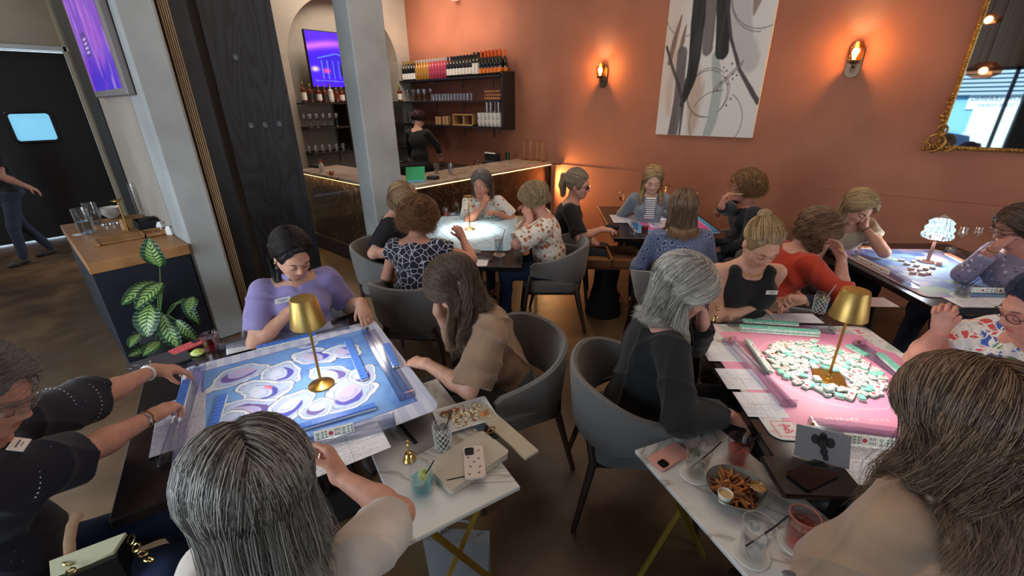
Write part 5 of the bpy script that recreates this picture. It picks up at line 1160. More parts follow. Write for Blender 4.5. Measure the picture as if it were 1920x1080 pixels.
# ---------------------------------------------------------------- cloth patterns
def plain(name, rgb, rough=.88, sheen=.2, v=.85):
    return mat(name, rgb, rough, sheen=sheen, noise=(9, tuple(int(c*v) for c in rgb), .3, .7), bump=(500, .18))
def voro_cloth(name, base, layers, rough=.85, dist=.0):
    """layers: (scale, threshold, colour, seed shift, feature) painted over one another"""
    m, N, L, b = nodemat(name, rough, sheen=.15); tc = N.new('ShaderNodeTexCoord'); cur = None
    nz = N.new('ShaderNodeTexNoise'); nz.inputs['Scale'].default_value = 22; L.new(tc.outputs['Object'], nz.inputs[0])
    va = N.new('ShaderNodeVectorMath'); va.operation = 'MULTIPLY_ADD'; va.inputs[1].default_value = (dist,)*3; L.new(nz.outputs['Color'], va.inputs[0]); L.new(tc.outputs['Object'], va.inputs[2])
    rgb = N.new('ShaderNodeRGB'); rgb.outputs[0].default_value = (*sl(base), 1); cur = rgb.outputs[0]
    for sc, lo, hi, col, sh, feat in layers:
        mp = N.new('ShaderNodeMapping'); mp.inputs['Location'].default_value = (sh, sh*1.7, sh*.6); L.new(va.outputs[0], mp.inputs[0])
        if feat == 'noise': v = N.new('ShaderNodeTexNoise'); v.inputs['Scale'].default_value = sc; v.inputs['Detail'].default_value = 2; src = v.outputs[0]
        else: v = N.new('ShaderNodeTexVoronoi'); v.inputs['Scale'].default_value = sc; v.feature = 'F1' if feat == 'dot' else 'DISTANCE_TO_EDGE'; src = v.outputs['Distance']
        L.new(mp.outputs[0], v.inputs['Vector'])
        r = N.new('ShaderNodeMapRange'); r.inputs[1].default_value = lo; r.inputs[2].default_value = hi; L.new(src, r.inputs[0])
        mx = N.new('ShaderNodeMix'); mx.data_type = 'RGBA'; mx.inputs[7].default_value = (*sl(col), 1); L.new(r.outputs[0], mx.inputs[0]); L.new(cur, mx.inputs[6]); cur = mx.outputs[2]
    L.new(cur, b.inputs['Base Color']); return m
def wavy_cloth(name, base, col, scale=40, width=.5, rough=.85, axis=(1, 0, 0), dist=3., c3=None):
    m, N, L, b = nodemat(name, rough, sheen=.15); tc = N.new('ShaderNodeTexCoord')
    v = N.new('ShaderNodeTexVoronoi'); v.inputs['Scale'].default_value = scale; L.new(tc.outputs['Object'], v.inputs['Vector'])
    mu = N.new('ShaderNodeMath'); mu.operation = 'MULTIPLY'; mu.inputs[1].default_value = dist; L.new(v.outputs['Distance'], mu.inputs[0])
    pp = N.new('ShaderNodeMath'); pp.operation = 'PINGPONG'; pp.inputs[1].default_value = .5; L.new(mu.outputs[0], pp.inputs[0])
    stops = [(width-.06, base), (width, col)]
    L.new(ramp(N, L, pp.outputs[0], stops+([(min(.99, width+.25), c3)] if c3 else [])), b.inputs['Base Color']); return m
LAV = plain('lavender_cotton', (150, 138, 190)); TAN = plain('tan_linen', (156, 124, 98)); CREAM = plain('cream_cotton', (206, 196, 186)); BLK = plain('black_knit', (20, 20, 22), sheen=.1)
NAVY = voro_cloth('navy_sparkle_knit', (16, 18, 34), [(60, .12, .06, (150, 150, 170), 0, 'dot'), (9, .56, .5, (16, 18, 34), 3, 'noise')], .9)
NAVY2 = voro_cloth('navy_scroll_print', (20, 22, 40), [(22, .055, .03, (196, 190, 196), 0, 'edge'), (26, .16, .13, (20, 22, 40), 0, 'dot')], .85, .02)
FLORW = voro_cloth('white_floral', (216, 214, 208), [(17, .22, .17, (70, 104, 150), 1, 'dot'), (15, .2, .15, (188, 84, 60), 5, 'dot'), (19, .2, .15, (120, 140, 90), 9, 'dot'), (14, .16, .12, (206, 160, 84), 13, 'dot')], .85, .03)
FLORR = voro_cloth('rust_floral', (222, 212, 198), [(24, .42, .34, (172, 92, 58), 2, 'dot'), (30, .25, .2, (140, 150, 120), 6, 'dot'), (36, .2, .14, (214, 150, 110), 11, 'dot')], .85, .03)
FLORB = voro_cloth('bright_floral', (214, 212, 216), [(13, .36, .3, (96, 150, 90), 2, 'dot'), (12, .40, .34, (60, 96, 180), 6, 'dot'), (13, .36, .30, (214, 84, 84), 11, 'dot'), (11, .26, .22, (226, 128, 150), 17, 'dot'), (30, .1, .06, (235, 232, 225), 3, 'edge')], .85, .05)
PAIS = wavy_cloth('blue_paisley', (126, 134, 160), (52, 62, 96), 15, .26, dist=6.5)
LILAC = voro_cloth('lilac_floral', (132, 124, 150), [(26, .3, .22, (190, 184, 204), 2, 'dot'), (30, .25, .18, (92, 84, 116), 7, 'dot')], .85, .03)
ORNG = plain('orange_knit', (196, 58, 32)); DENIM = plain('light_denim', (134, 146, 158)); BLAZ = plain('dark_blazer', (34, 38, 46)); CREAMO = plain('cream_satin', (204, 190, 164))
# ================================================================ PEOPLE
def hd(px, py, z): return tuple(at(px, py, z))
def off(h, yaw, lean, side=0): a = math.radians(yaw); return (h[0]-math.cos(a)*lean+math.sin(a)*side, h[1]-math.sin(a)*lean-math.cos(a)*side)
PPL = {}
def sit(key, label, head, yaw, hy, hp, lean=.14, side=0, chairlab=None, cback=.0, **k):
    pel = off(head, yaw, lean, side); k.setdefault('hs', 1.04)
    PPL[key] = person('person', label, pel, yaw, head, hy, hp, **k)
    if chairlab:
        a = math.radians(yaw); chair((pel[0]-math.cos(a)*cback, pel[1]-math.sin(a)*cback), a+math.radians(k.get('cyaw', 0)), chairlab)
    return PPL[key]
YU, YV = 38, 128
# ---- oyster table
h = hd(548, 478, 1.19)
p = sit('lav', 'person with straight black hair in a lavender polo, reaching over the oyster mat', h, -16, -2, 34, lean=.10, near=True, w=1.08, skin=(206, 154, 128), RH=at(548, 582, .90), LH=at(676, 566, .87), rh=dict(d=(.5, .8, -.1), n=(.6, -.6, -.5), curl=.6), lh=dict(d=tuple(at(690, 604, .78)-at(676, 566, .87)), curl=.28), Rel=(-.1, -.8, -.75), Lel=(-.1, .5, -1), brow=(40, 28, 24),
    top=dict(mat=LAV, sleeve=.78, slw=1.25, neck='v', collar=1, fold=.005), hair=dict(col=(24, 19, 20), streak=(38, 30, 30), len=.17, vol=.014, part=0, face=96, front=56, hairline=.086, n=4500, wave=.003, fuzz=.0015), pants=(30, 32, 44), chairlab='grey barrel chair under the person in lavender, beside the black panels')
badge(p, (.085, -.075), m=WHITE, out=.125); bracelet(p, -1); necklace(p, .035, .0016, .085, .055)
for q in (-1, 1): MB().ball(p['F'](q*.083, -.008, -.045)-p['o'], .006, 8).build('earring', BRASS, p['e'], True)
h = hd(852, 538, 1.13)
p = sit('tan', 'person with long brown hair in a tan blouse, head bent low', h, -112, -150, 48, lean=.24, near=True, w=1.06, skin=(208, 158, 136), RH=at(822, 585, .93), LH=at(800, 682, .78), rh=dict(d=(.0, .0, 1), n=(.6, .6, .3), curl=.5), lh=dict(d=(-.9, -.2, -.1), curl=.4), Rel=(-.5, -.3, -.8), Lel=(.7, -.1, -.7),
    top=dict(mat=TAN, sleeve=.86, slw=1.45, th=.016, neck='crew', fold=.011), hair=dict(col=(70, 54, 44), tip=(128, 102, 84), streak=(98, 78, 62), len=.26, vol=.024, part=.25, face=62, n=5200, wave=.026, freq=1.5, fuzz=.003, flick=.15), pants=(74, 76, 80), chairlab='grey barrel chair under the person in the tan blouse')
ht = at(446, 838, 1.32); h = (ht[0], ht[1], 1.195)
p = sit('grey', 'person with long grey hair and white top, seen from behind', h, 160, 172, 22, lean=.16, near=True, w=.98, shw=.146, hs=1.06, RH=at(636, 893, .87), LH=at(470, 900, .80), rh=dict(d=(-.6, .1, .55), n=(-.6, -.6, .1), curl=.75, curls=[.55, .7, .85, .9]), Rel=(.4, .8, -.5), Lel=(0, -1, -.6), skin=(202, 148, 126),
    top=dict(mat=CREAM, sleeve=.62, slw=1.3, th=.012, fold=.006, neck='back'), hair=dict(col=(70, 64, 60), tip=(136, 132, 126), streak=(156, 152, 146), len=.27, vol=.032, part=.1, face=58, n=9000, wave=.007, freq=1.5, fuzz=.0035, sr=.0008, backlong=.1, crown=140), chairlab='grey barrel chair under the long-haired person in front of the oyster table')
h = hd(-42, 742, 1.22)
p = sit('navy', 'grey-haired person in a navy beaded knit top reaching across the oyster mat', h, 70, 52, 28, lean=.16, near=True, w=1.06, hs=1.05, skin=(200, 146, 124), RH=at(290, 778, .86), LH=at(288, 694, .86), rh=dict(d=tuple(at(350, 742, .84)-at(290, 778, .88)), curl=.5), lh=dict(d=tuple(at(370, 690, .80)-at(288, 694, .86)), curl=.38), Rel=(.7, -.5, -.5), Lel=(-.5, .4, -.8),
    top=dict(mat=NAVY, sleeve=.98, slw=1.45, th=.014, neck='crew', belly=1.15, fold=.006), hair=dict(short=1, scatter=1, col=(110, 106, 104), tip=(140, 136, 134), len=.03, vol=.02, part=.3, face=80, n=4200, wave=.004, exit=-12, fuzz=.004), pants=(34, 48, 78), brow=(120, 110, 104), glasses=None, cback=.20, chairlab='slate grey barrel chair at the left edge carrying the beige handbag strap')
badge(p, (.05, -.03), (.055, .035), out=.115, up=1.6); beads(p, 1, (.5, .8)); beads(p, -1, (.5, .8)); bracelet(p, 1, BRASS, .03, .030, .003); bracelet(p, 1, CHROME, .045, .030, .004); bracelet(p, -1, mat('white_band', (220, 226, 228), .4), .03, .029, .006, 'watch_band')
# ---- pink table
h = hd(1283, 545, 1.165)
p = sit('silver', 'person with wavy silver hair, glasses and black cardigan at the pink mat', h, YU, 30, 26, lean=.14, near=True, w=1.14, hs=1.05, skin=(206, 152, 134), RH=at(1362, 778, .72), LH=at(1318, 606, 1.00), rh=dict(d=(.6, .5, -.3), curl=.4), lh=dict(d=(-.1, -.15, 1), n=(-.9, -.4, .1), curl=.45), Rel=(.4, -.7, -.7), Lel=(.1, .7, -.9),
    top=dict(mat=BLK, sleeve=1.86, slw=1.35, th=.016, neck='back', fold=.007), hair=dict(col=(134, 128, 120), tip=(178, 172, 162), streak=(208, 202, 192), len=.22, vol=.034, part=.2, face=74, n=8000, wave=.022, freq=1.4, fuzz=.004, flick=.35, sr=.0009), pants=(24, 24, 28), glasses=(50, 52, 84), brow=(120, 116, 112), chairlab='large grey barrel chair under the silver-haired person by the aisle')
h = hd(1428, 458, 1.20)
p = sit('tank', 'person with blonde hair tied back in a black sleeveless top holding a tile', h, -54, -48, 36, lean=.12, near=True, w=1.06, skin=(214, 162, 136), RH=at(1422, 570, .84), LH=at(1502, 562, .86), rh=dict(d=(.55, .6, .05), n=(.5, -.5, -.4), curl=.6), lh=dict(d=(-.6, -.55, .1), n=(.5, -.4, -.4), curl=.55), Rel=(-.6, -.6, -.5), Lel=(.4, .3, -1), bust=1.12,
    top=dict(mat=BLK, style='tank', neck='deep'), hair=dict(kind='bun', col=(120, 92, 62), streak=(196, 164, 118), vol=.008, n=5200, gather=(0, -.80, .58), fuzz=.0025, hairline=.096, zz=.60, wave=.003), brow=(110, 84, 60), pants=(40, 42, 50), chairlab='dark grey chair under the blonde person in the black sleeveless top')
badge(p, (-.085, -.115), (.06, .024), out=.13); necklace(p, .075, .0016, .095, .06, True)
h = hd(1950, 580, 1.19)
p = sit('floral', 'person in a bright red and blue floral blouse at the right edge, forearm raised', h, -142, -150, 20, lean=.10, near=True, w=1.2, skin=(212, 152, 134), RH=at(1764, 618, 1.04), LH=None, rh=dict(d=(-.12, .0, 1), n=(-.2, -.9, .1), curl=.62), Rel=(-.8, -.2, -.9), top=dict(mat=FLORB, sleeve=.55, slw=1.4, th=.016, neck='crew', fold=.006), hair=dict(kind='bun', col=(40, 46, 70), streak=(60, 66, 90), vol=.012, n=2500, gather=(0, -.9, .35)), glasses=(60, 52, 50), pants=(60, 60, 70), chairlab='grey chair under the person in the bright floral blouse')
bracelet(p, 1, BRASS, .045, .030, .0014)
ht = at(1850, 712, 1.33); h = (ht[0], ht[1], 1.205)
p = sit('curly', 'person with brown curly hair and tan blouse, seen from behind at the lower right', h, 136, 116, 16, lean=.15, side=.03, near=True, w=1.02, shw=.150, hs=1.06, skin=(200, 146, 122), RH=None, LH=None,
    top=dict(mat=TAN, sleeve=.9, slw=1.4, th=.018, fold=.013, neck='back'), hair=dict(col=(62, 46, 38), tip=(112, 88, 70), streak=(134, 108, 86), len=.29, vol=.045, part=.1, face=62, n=9000, wave=.020, freq=2.6, fuzz=.007, frizz=.0012, sr=.0009, rad=.022, flick=.4, locks=22), chairlab='grey barrel chair under the curly-haired person at the lower right')
# ---- blurred blue table by the wall
h = hd(1532, 436, 1.10)
p = sit('orange', 'brown-haired person in an orange top resting her forehead on one hand', h, YU, 22, 42, lean=.26, w=1.15, skin=(206, 150, 130), RH=at(1578, 482, .98), LH=None, rh=dict(d=(-.45, -.2, .8), n=(-.5, -.6, .2), curl=.3), Rel=(.9, .1, -.9), top=dict(mat=ORNG, sleeve=1.35, slw=1.35, th=.016, neck='back', fold=.006), hair=dict(col=(96, 66, 46), tip=(140, 104, 78), streak=(152, 118, 90), len=.11, vol=.03, part=.2, face=66, n=4200, wave=.018, freq=2.6, fuzz=.006, frizz=.001, wstart=.1, sr=.0016), chairlab='dark grey chair under the person in the orange top')
bracelet(p, 1, BRASS, .03, .028, .002)
h = hd(1608, 390, 1.12)
p = sit('lean', 'blonde person in a cream off-shoulder top leaning her cheek on one hand', h, -60, -38, 38, hr=-14, lean=.24, side=-.06, skin=(208, 156, 134), LH=at(1620, 424, .98), RH=at(1560, 445, .86), lh=dict(d=(-.1, -.2, 1), n=(-.7, -.5, .1), curl=.45), Lel=(.9, .3, -.9), Rel=(-.7, -.4, -.2), top=dict(mat=CREAMO, neck='off', sleeve=.45, slw=1.3), hair=dict(col=(140, 112, 78), tip=(176, 148, 110), streak=(190, 164, 124), len=.22, vol=.018, part=.2, face=78, n=2500, wave=.006, sr=.0016), chairlab='chair under the blonde person leaning on her hand by the terracotta wall')
bracelet(p, -1, BLACKM, .03, .028, .003)
h = hd(1908, 428, 1.15)
p = sit('lilac', 'dark-haired person in a lilac floral shirt with one hand to the mouth', h, -146, -152, 20, lean=.12, w=1.1, skin=(190, 130, 116), RH=at(1868, 462, 1.04), rh=dict(d=(.45, .25, .65), n=(.7, .2, .2), curl=.5), Rel=(-.5, -.2, -1), top=dict(mat=LILAC, sleeve=1.7, slw=1.2), hair=dict(short=1, scatter=1, col=(70, 54, 46), streak=(110, 84, 70), len=.04, vol=.02, n=2500, fuzz=.004, exit=-10), chairlab='chair under the person in the lilac floral shirt')
bracelet(p, 1, BRASS, .03, .028, .004)
# ---- lattice table
h = hd(754, 376, 1.16)
p = sit('bob', 'person with a dark blonde bob in a black top at the lattice mat', h, YU, 26, 42, lean=.16, w=1.08, skin=(212, 160, 140), RH=at(758, 470, .80), LH=None, rh=dict(d=(.7, .6, -.1)), top=dict(mat=mat('black_tee', (20, 22, 28), .9), sleeve=.8, slw=1.3, neck='crew'), hair=dict(col=(120, 92, 66), tip=(160, 130, 98), streak=(168, 140, 106), len=.10, vol=.022, part=.2, face=66, n=2600, wave=.003, sr=.0016), chairlab='grey barrel chair under the person with the blonde bob')
badge(p, (-.08, -.10), (.07, .06), m=mat('blue_tag', (150, 186, 224), .6), out=.13)
h = hd(786, 410, 1.15)
p = sit('scroll', 'person with curly auburn hair in a navy scroll-print top, back turned', h, 124, 108, 26, lean=.16, w=1.1, skin=(204, 146, 124), RH=at(868, 448, .93), LH=None, rh=dict(d=(-.35, -.1, .75), n=(-.7, .3, -.3), curl=.7), Rel=(.9, .3, -.7), top=dict(mat=NAVY2, sleeve=.3, slw=1.2, neck='back'), hair=dict(short=1, scatter=1, col=(96, 64, 44), tip=(150, 108, 76), streak=(150, 108, 74), len=.055, vol=.038, n=5200, wave=.02, freq=3.4, fuzz=.012, frizz=.0045, chaos=2.5, bump=.006, bfreq=55, sr=.0013, exit=-22, wstart=0, rad=.014), chairlab='grey barrel chair under the person in the navy scroll-print top')
h = hd(903, 346, 1.115)
p = sit('chin', 'person in a white floral blouse, hand at chin, in front of the bar', h, -56, -62, 10, lean=.12, w=1.02, hips=.52, hs=1.1, skin=(206, 146, 124), open_eyes=True, RH=np.array(h)+np.array([.11, -.10, -.20]), LH=at(935, 402, .82), rh=dict(d=(.1, .35, .75), n=(-.3, .8, .2), curl=.5), Rel=(-.5, -.6, -1), top=dict(mat=FLORW, sleeve=.72, slw=1.5, th=.014, neck='v'), hair=dict(col=(92, 84, 82), streak=(126, 116, 112), len=.15, vol=.016, part=.1, face=80, n=2600, sr=.0015), chairlab='chair under the person in the white floral blouse')
h = hd(1001, 374, 1.15)
p = sit('rust', 'person with short blonde hair in a rust floral blouse and jeans', h, -140, -158, 26, lean=.16, w=1.12, skin=(210, 154, 136), LH=at(994, 414, 1.0), RH=at(990, 408, .99), lh=dict(d=(-.3, -.1, .8), n=(-.7, .3, .1), curl=.6), rh=dict(d=(-.2, -.2, .8), n=(-.3, -.8, .1), curl=.6), Lel=(.7, -.7, -1), Rel=(-.7, .2, -1), pants=(38, 54, 88), shoe=(110, 80, 64), top=dict(mat=FLORR, sleeve=.95, slw=1.5, th=.016, belly=1.1), hair=dict(short=1, col=(104, 82, 60), tip=(190, 164, 124), streak=(184, 158, 118), len=.075, vol=.026, n=3000, part=.2, face=60, sr=.0014, exit=-10, fuzz=.003), chairlab='grey barrel chair with walnut legs under the person in the rust floral blouse')
# ---- far table
h = hd(1084, 348, 1.18)
p = sit('pony', 'person with a blonde ponytail and dark sunglasses in a black top', h, 32, 20, 8, lean=.12, w=1.12, skin=(212, 156, 136), RH=at(1128, 430, .80), rh=dict(d=(.8, .5, 0)), glasses=(20, 18, 20), extras=dict(sun=1), top=dict(mat=BLK, sleeve=.9, slw=1.3), hair=dict(kind='pony', tail=.20, col=(110, 96, 84), tip=(172, 140, 96), streak=(160, 140, 112), gather=(0, -.95, .30), n=2400, sr=.0016, wave=.008), chairlab='grey barrel chair under the person with the blonde ponytail')
h = hd(1224, 338, 1.18)
p = sit('denim', 'young person with long blonde hair in a pale denim jacket by the terracotta wall', h, -58, -58, 22, lean=.08, w=.95, skin=(218, 168, 146), RH=at(1198, 392, .80), LH=at(1235, 395, .80), top=dict(mat=DENIM, sleeve=1.8), hair=dict(col=(134, 104, 70), tip=(186, 154, 108), streak=(190, 158, 112), len=.30, vol=.012, part=0, face=84, n=2600, wave=.004, sr=.0015), chairlab='chair under the young person in the denim jacket')
bl = p; N_, xs_, fs_, s_ = bl['N'], bl['xs'], bl['fs'], bl['s']
RS_ = np.stack([xs_, fs_, s_], 1); shp = MB().box(N_+fs_*.098-s_*.13-bl['o'], (.11, .03, .22), R=RS_, bev=.012).build('striped_shirt', WHITE, bl['e'], True)
for i in range(9): MB().box(N_+fs_*.0985-s_*(.04+.022*i)-bl['o'], (.106, .0312, .007), R=RS_).build('navy_stripe', mat('navy_stripe', (40, 44, 60), .9), shp)
h = hd(1280, 392, 1.17)
p = sit('paisley', 'person with long brown hair in a blue paisley blouse, back turned', h, 124, 118, 14, lean=.10, w=1.14, skin=(206, 150, 128), top=dict(mat=PAIS, sleeve=1.6, slw=1.4, th=.014, neck='back', fold=.006), hair=dict(col=(74, 54, 42), tip=(150, 118, 88), streak=(136, 106, 80), len=.27, vol=.02, part=0, face=76, n=3400, wave=.004, sr=.0015, crown=135), chairlab='tan-lit barrel chair under the person in the blue paisley blouse')
h = hd(1396, 352, 1.17)
p = sit('stick', 'curly-haired person in a dark blazer holding a thin stick by her mouth', h, -142, -150, 6, lean=.10, w=1.1, skin=(208, 148, 126), open_eyes=True, RH=at(1352, 388, 1.05), rh=dict(d=(.1, .1, .9), n=(.8, .1, .1), curl=.5), Rel=(-.8, -.2, -.9), glasses=(150, 120, 90), top=dict(mat=BLAZ, sleeve=1.85, slw=1.2, th=.016, neck='v'), hair=dict(short=1, scatter=1, col=(110, 76, 50), tip=(160, 116, 78), streak=(166, 124, 84), len=.05, vol=.04, n=4200, wave=.02, freq=3.4, fuzz=.012, frizz=.0045, chaos=2.5, bump=.006, bfreq=55, sr=.0013, exit=-10, wstart=0), chairlab='chair under the person in the dark blazer')
tp = p['tips'][1][0]; b_ = tagp(MB().tube([(0, 0, 0), (.07, .03, .005)], .0035, 8).build('thin_stick', mat('pale_stick', (214, 190, 150), .6), loc=tuple(tp)), 'thin pale stick held between the fingers of the person in the dark blazer', 'stick')
# ---- behind the bar and at the kitchen door
hz = atX(784, 224, -6.35)
a = math.radians(125); f = np.array([math.cos(a), math.sin(a), 0]); xr_ = np.array([f[1], -f[0], 0]); pe = np.array([hz[0]-.02, hz[1]-.02, 0])
stz = {'dir': f}
for q in (-1, 1): stz[q] = ((pe[0]+xr_[0]*q*.1, pe[1]+xr_[1]*q*.1, .50), (pe[0]+xr_[0]*q*.11, pe[1]+xr_[1]*q*.11, .10))
PPL['bar'] = person('person', 'person all in black working behind the bar, back turned', (pe[0], pe[1]), 125, (hz[0]+f[0]*.05, hz[1]+f[1]*.05, hz[2]), 95, 28, hips=.92, seat=False, stand=stz, w=1.0, hs=1.04, bust=0, skin=(206, 160, 140), RH=pe+f*.32+xr_*.26+np.array([0, 0, 1.08]), LH=pe+f*.25-xr_*.24+np.array([0, 0, 1.0]), Rel=xr_*1.0-np.array([0, 0, .6]), Lel=-xr_-np.array([0, 0, .6]),
    top=dict(mat=BLK, sleeve=1.8, belly=1.0), pants=(26, 25, 28), hair=dict(short=1, scatter=1, col=(36, 20, 22), streak=(70, 30, 36), len=.03, vol=.014, n=1400, sr=.0018, exit=-14, fuzz=.003), extras=dict(male=1))
g = at(40, 492, 0); a = math.radians(-70); f = np.array([math.cos(a), math.sin(a), 0]); xr_ = np.array([f[1], -f[0], 0]); pe = np.array([g[0]+.0, g[1]+.16, 0])
stz = {'dir': f}
for q in (-1, 1): stz[q] = ((pe[0]+xr_[0]*q*.1+f[0]*(.12 if q < 0 else -.02), pe[1]+xr_[1]*q*.1+f[1]*(.12 if q < 0 else -.02), .50), (pe[0]+xr_[0]*q*.11-f[0]*.22*(q > 0)+f[0]*.16*(q < 0), pe[1]+xr_[1]*q*.11-f[1]*.22*(q > 0)+f[1]*.16*(q < 0), .10+.0*(q > 0)))
PPL['wait'] = person('person', 'person in blue jeans walking past the black kitchen door', (pe[0], pe[1]), -70, (pe[0]+f[0]*.05, pe[1]+f[1]*.05, 1.62), -70, 10, hips=.92, seat=False, stand=stz, w=1.1, hs=1.04, bust=0, skin=(196, 140, 122), LH=tuple(atX(52, 350, pe[0]+.25)), RH=pe-xr_*-.2+np.array([0, 0, .9]), Lel=(0, -.9, -.6),
    top=dict(mat=mat('dark_tee', (36, 34, 36), .9), sleeve=.6), pants=(52, 58, 74), shoe=(60, 56, 54), hair=dict(short=1, scatter=1, col=(50, 36, 30), len=.03, vol=.014, n=900, sr=.0018, exit=-14), extras=dict(male=1))
# ================================================================ MATS, TILES AND EVERYTHING ON THE TABLES
def pxu(T, px, py, z=.765): return T.inv(at(px, py, z))
MATZ = .7525; MT = .003; TOPZ = MATZ+MT
matm = mat('neoprene_mat', (0, 0, 0), .62, attr=True)
def playmat(T, u0, u1, v0, v1, fn, lab, n=230, edge=(200, 200, 205)):
    c = T((u0+u1)/2, (v0+v1)/2, 0); w, h = u1-u0, v1-v0
    e = empty('playing_mat', (c[0], c[1], MATZ), T.a, label=lab, cat='mat')
    MB().prism(rrect(w, h, .045), 0, MT-.0003).build('mat_edge', mat('mat_edge_%d' % edge[0], edge, .7), e)
    gridmesh('printed_surface', w-.002, h-.002, n, n, lambda a, b: fn(u0+a*w, v0+b*h), matm, e, z=MT, rnd=.045)
    return e
oy = [((450, 698), .105, .068, .2), ((527, 696), .085, .07, 1.9), ((591, 664), .095, .06, 2.4), ((621, 698), .095, .055, 2.2), ((645, 655), .08, .05, 2.2), ((493, 730), .10, .07, 2.2), ((468, 765), .11, .06, 2.5), ((544, 758), .10, .065, .9), ((657, 735), .105, .08, 1.0), ((595, 762), .06, .05, .3), ((425, 800), .1, .07, 1), ((480, 820), .1, .06, .2), ((570, 640), .07, .04, 2.3), ((680, 700), .07, .05, 1.2)]
OY = [(*pxu(T1, *p), a, b, r) for p, a, b, r in oy]
def oystermat(u, v):
    c = np.zeros((len(u), 3)); st = ((u-v*.0)*60 % 2 < 1); c[:] = inlin((188, 196, 222)); c = mixc(c, inlin((216, 220, 236)), (np.sin(u*95) > 0)*.7)
    inn = (np.abs(u+.0) < .385) & (np.abs(v) < .385); q = np.zeros((len(u), 3)); q[:] = inlin((112, 158, 220)); q = mixc(q, inlin((70, 120, 205)), sstep(.45, .75, fbm(u*9+3, v*9, 3))*.7)
    for i, (cu, cv, a, b, r) in enumerate(OY):
        a, b = a*1.22, b*1.3; x = (u-cu)*math.cos(r)+(v-cv)*math.sin(r); y = -(u-cu)*math.sin(r)+(v-cv)*math.cos(r); w = .22*(fbm(u*16+i*7, v*16, i)-.5)*2; an = np.arctan2(y, x)
        d = np.hypot(x/a, y/b)*(1+.10*np.sin(an*3+i)+.05*np.sin(an*5+2*i)+w)
        q = mixc(q, inlin((78, 92, 140)), sstep(1.0, .98, d)); q = mixc(q, inlin((196, 208, 230)), sstep(.965, .94, d)); q = mixc(q, inlin((226, 232, 240)), (np.abs(d-.88) < .05)*.8)
        q = mixc(q, inlin((110, 128, 176)), (np.abs(d-.80) < .014)*(fbm(u*24, v*24, i) > .42)); q = mixc(q, inlin((168, 190, 226)), sstep(.78, .74, d)*.8); q = mixc(q, inlin((110, 128, 176)), (np.abs(d-.70) < .012)*(fbm(u*20, v*20, i+3) > .46))
        s1 = np.hypot((x+a*.06)/(a*.58), (y)/(b*.56))*(1+w); s2 = np.hypot((x-a*.16)/(a*.56), (y-b*.20)/(b*.50))*(1-w); q = mixc(q, inlin((206, 216, 240) if i % 2 else (190, 176, 214)), sstep(1, .9, s1)*.9)
        q = mixc(q, inlin((62, 66, 180) if i % 3 else (96, 76, 160)), sstep(1.0, .9, s1)*sstep(.92, 1.06, s2)*.95); q = mixc(q, inlin((96, 140, 226)), sstep(.5, .3, np.abs(s2-.7)/.3)*sstep(.8, .6, s1)*.35)
    for px, py in ((499, 722), (505, 724), (680, 700)):
        cu, cv = pxu(T1, px, py); q = mixc(q, inlin((236, 120, 150)), sstep(.014, .006, np.hypot(u-cu, v-cv)))
    c = np.where(inn[:, None], q, c); d = np.maximum(np.abs(u), np.abs(v)); return mixc(c, inlin((90, 96, 170)), (np.abs(d-.387) < .004)*.9)
playmat(T1, -.47, .455, -.485, .475, oystermat, 'large blue playing mat printed with oysters on the nearest left table', 300)
def pinkmat(u, v):
    c = np.zeros((len(u), 3)); c[:] = inlin((214, 216, 212)); g = fbm(u*26, v*26, 2); c = mixc(c, inlin((160, 178, 164)), sstep(.52, .56, g)*.7); c = mixc(c, inlin((214, 150, 160)), sstep(.62, .66, fbm(u*30+9, v*30, 7))*.7)
    r = np.maximum(np.abs(u), np.abs(v)); inn = (np.abs(u) < .365) & (np.abs(v) < .375) | ((np.abs(u)+np.abs(v)) < .60); pk = np.zeros((len(u), 3)); pk[:] = inlin((224, 142, 178)); pk = mixc(pk, inlin((234, 168, 180)), sstep(.2, -.3, u)*.5); c = np.where(inn[:, None], pk, c)
    for a, b in ((-.385, -.40), (.385, -.40), (.385, .40), (-.385, .40)):
        m = (np.abs(u-a) < .045) & (np.abs(v-b) < .045); c = np.where(m[:, None], inlin((226, 216, 216)), c); c = mixc(c, inlin((206, 70, 92)), (np.abs(np.maximum(np.abs(u-a), np.abs(v-b))-.042) < .002)*.9); c = mixc(c, inlin((206, 60, 84)), (seg(u-a, v-b, [(-.02, .02), (.02, .02), (-.01, 0), (.02, -.01), (-.015, -.025), (0, .028), (.0, -.02)]) < .003)*.9)
    cr = np.abs(np.hypot(u-.0, v-.02)-.285); c = mixc(c, inlin((238, 226, 232)), (cr < .0015)*.6)
    for s_ in range(22):
        x0 = -.20+s_*.019; c = mixc(c, inlin((240, 224, 230)), ((np.abs(v+.33) < .007) & (np.abs(u-x0) < .005) & (vnoise(u*400, v*300, s_) > .42))*.85*(s_ not in (7, 8, 13, 14, 15)))
    return c
playmat(T2, -.46, .455, -.46, .46, pinkmat, 'large pink playing mat with pale printed border on the nearest right table', 260, (214, 206, 208))
def watermat(u, v):
    c = np.zeros((len(u), 3)); c[:] = inlin((116, 142, 182)); c = mixc(c, inlin((76, 96, 160)), sstep(.45, .7, fbm(u*7, v*12, 1))); c = mixc(c, inlin((176, 150, 190)), sstep(.5, .7, fbm(u*6+5, v*9, 4))*.8); c = mixc(c, inlin((150, 176, 140)), sstep(.6, .75, fbm(u*8+2, v*8+6, 8))*.8); c = mixc(c, inlin((208, 206, 216)), sstep(.62, .8, fbm(u*9, v*9, 12))*.6)
    return mixc(c, inlin((196, 160, 168)), (np.maximum(np.abs(u)/.40, np.abs(v+.02)/.49) > .985)*1.)
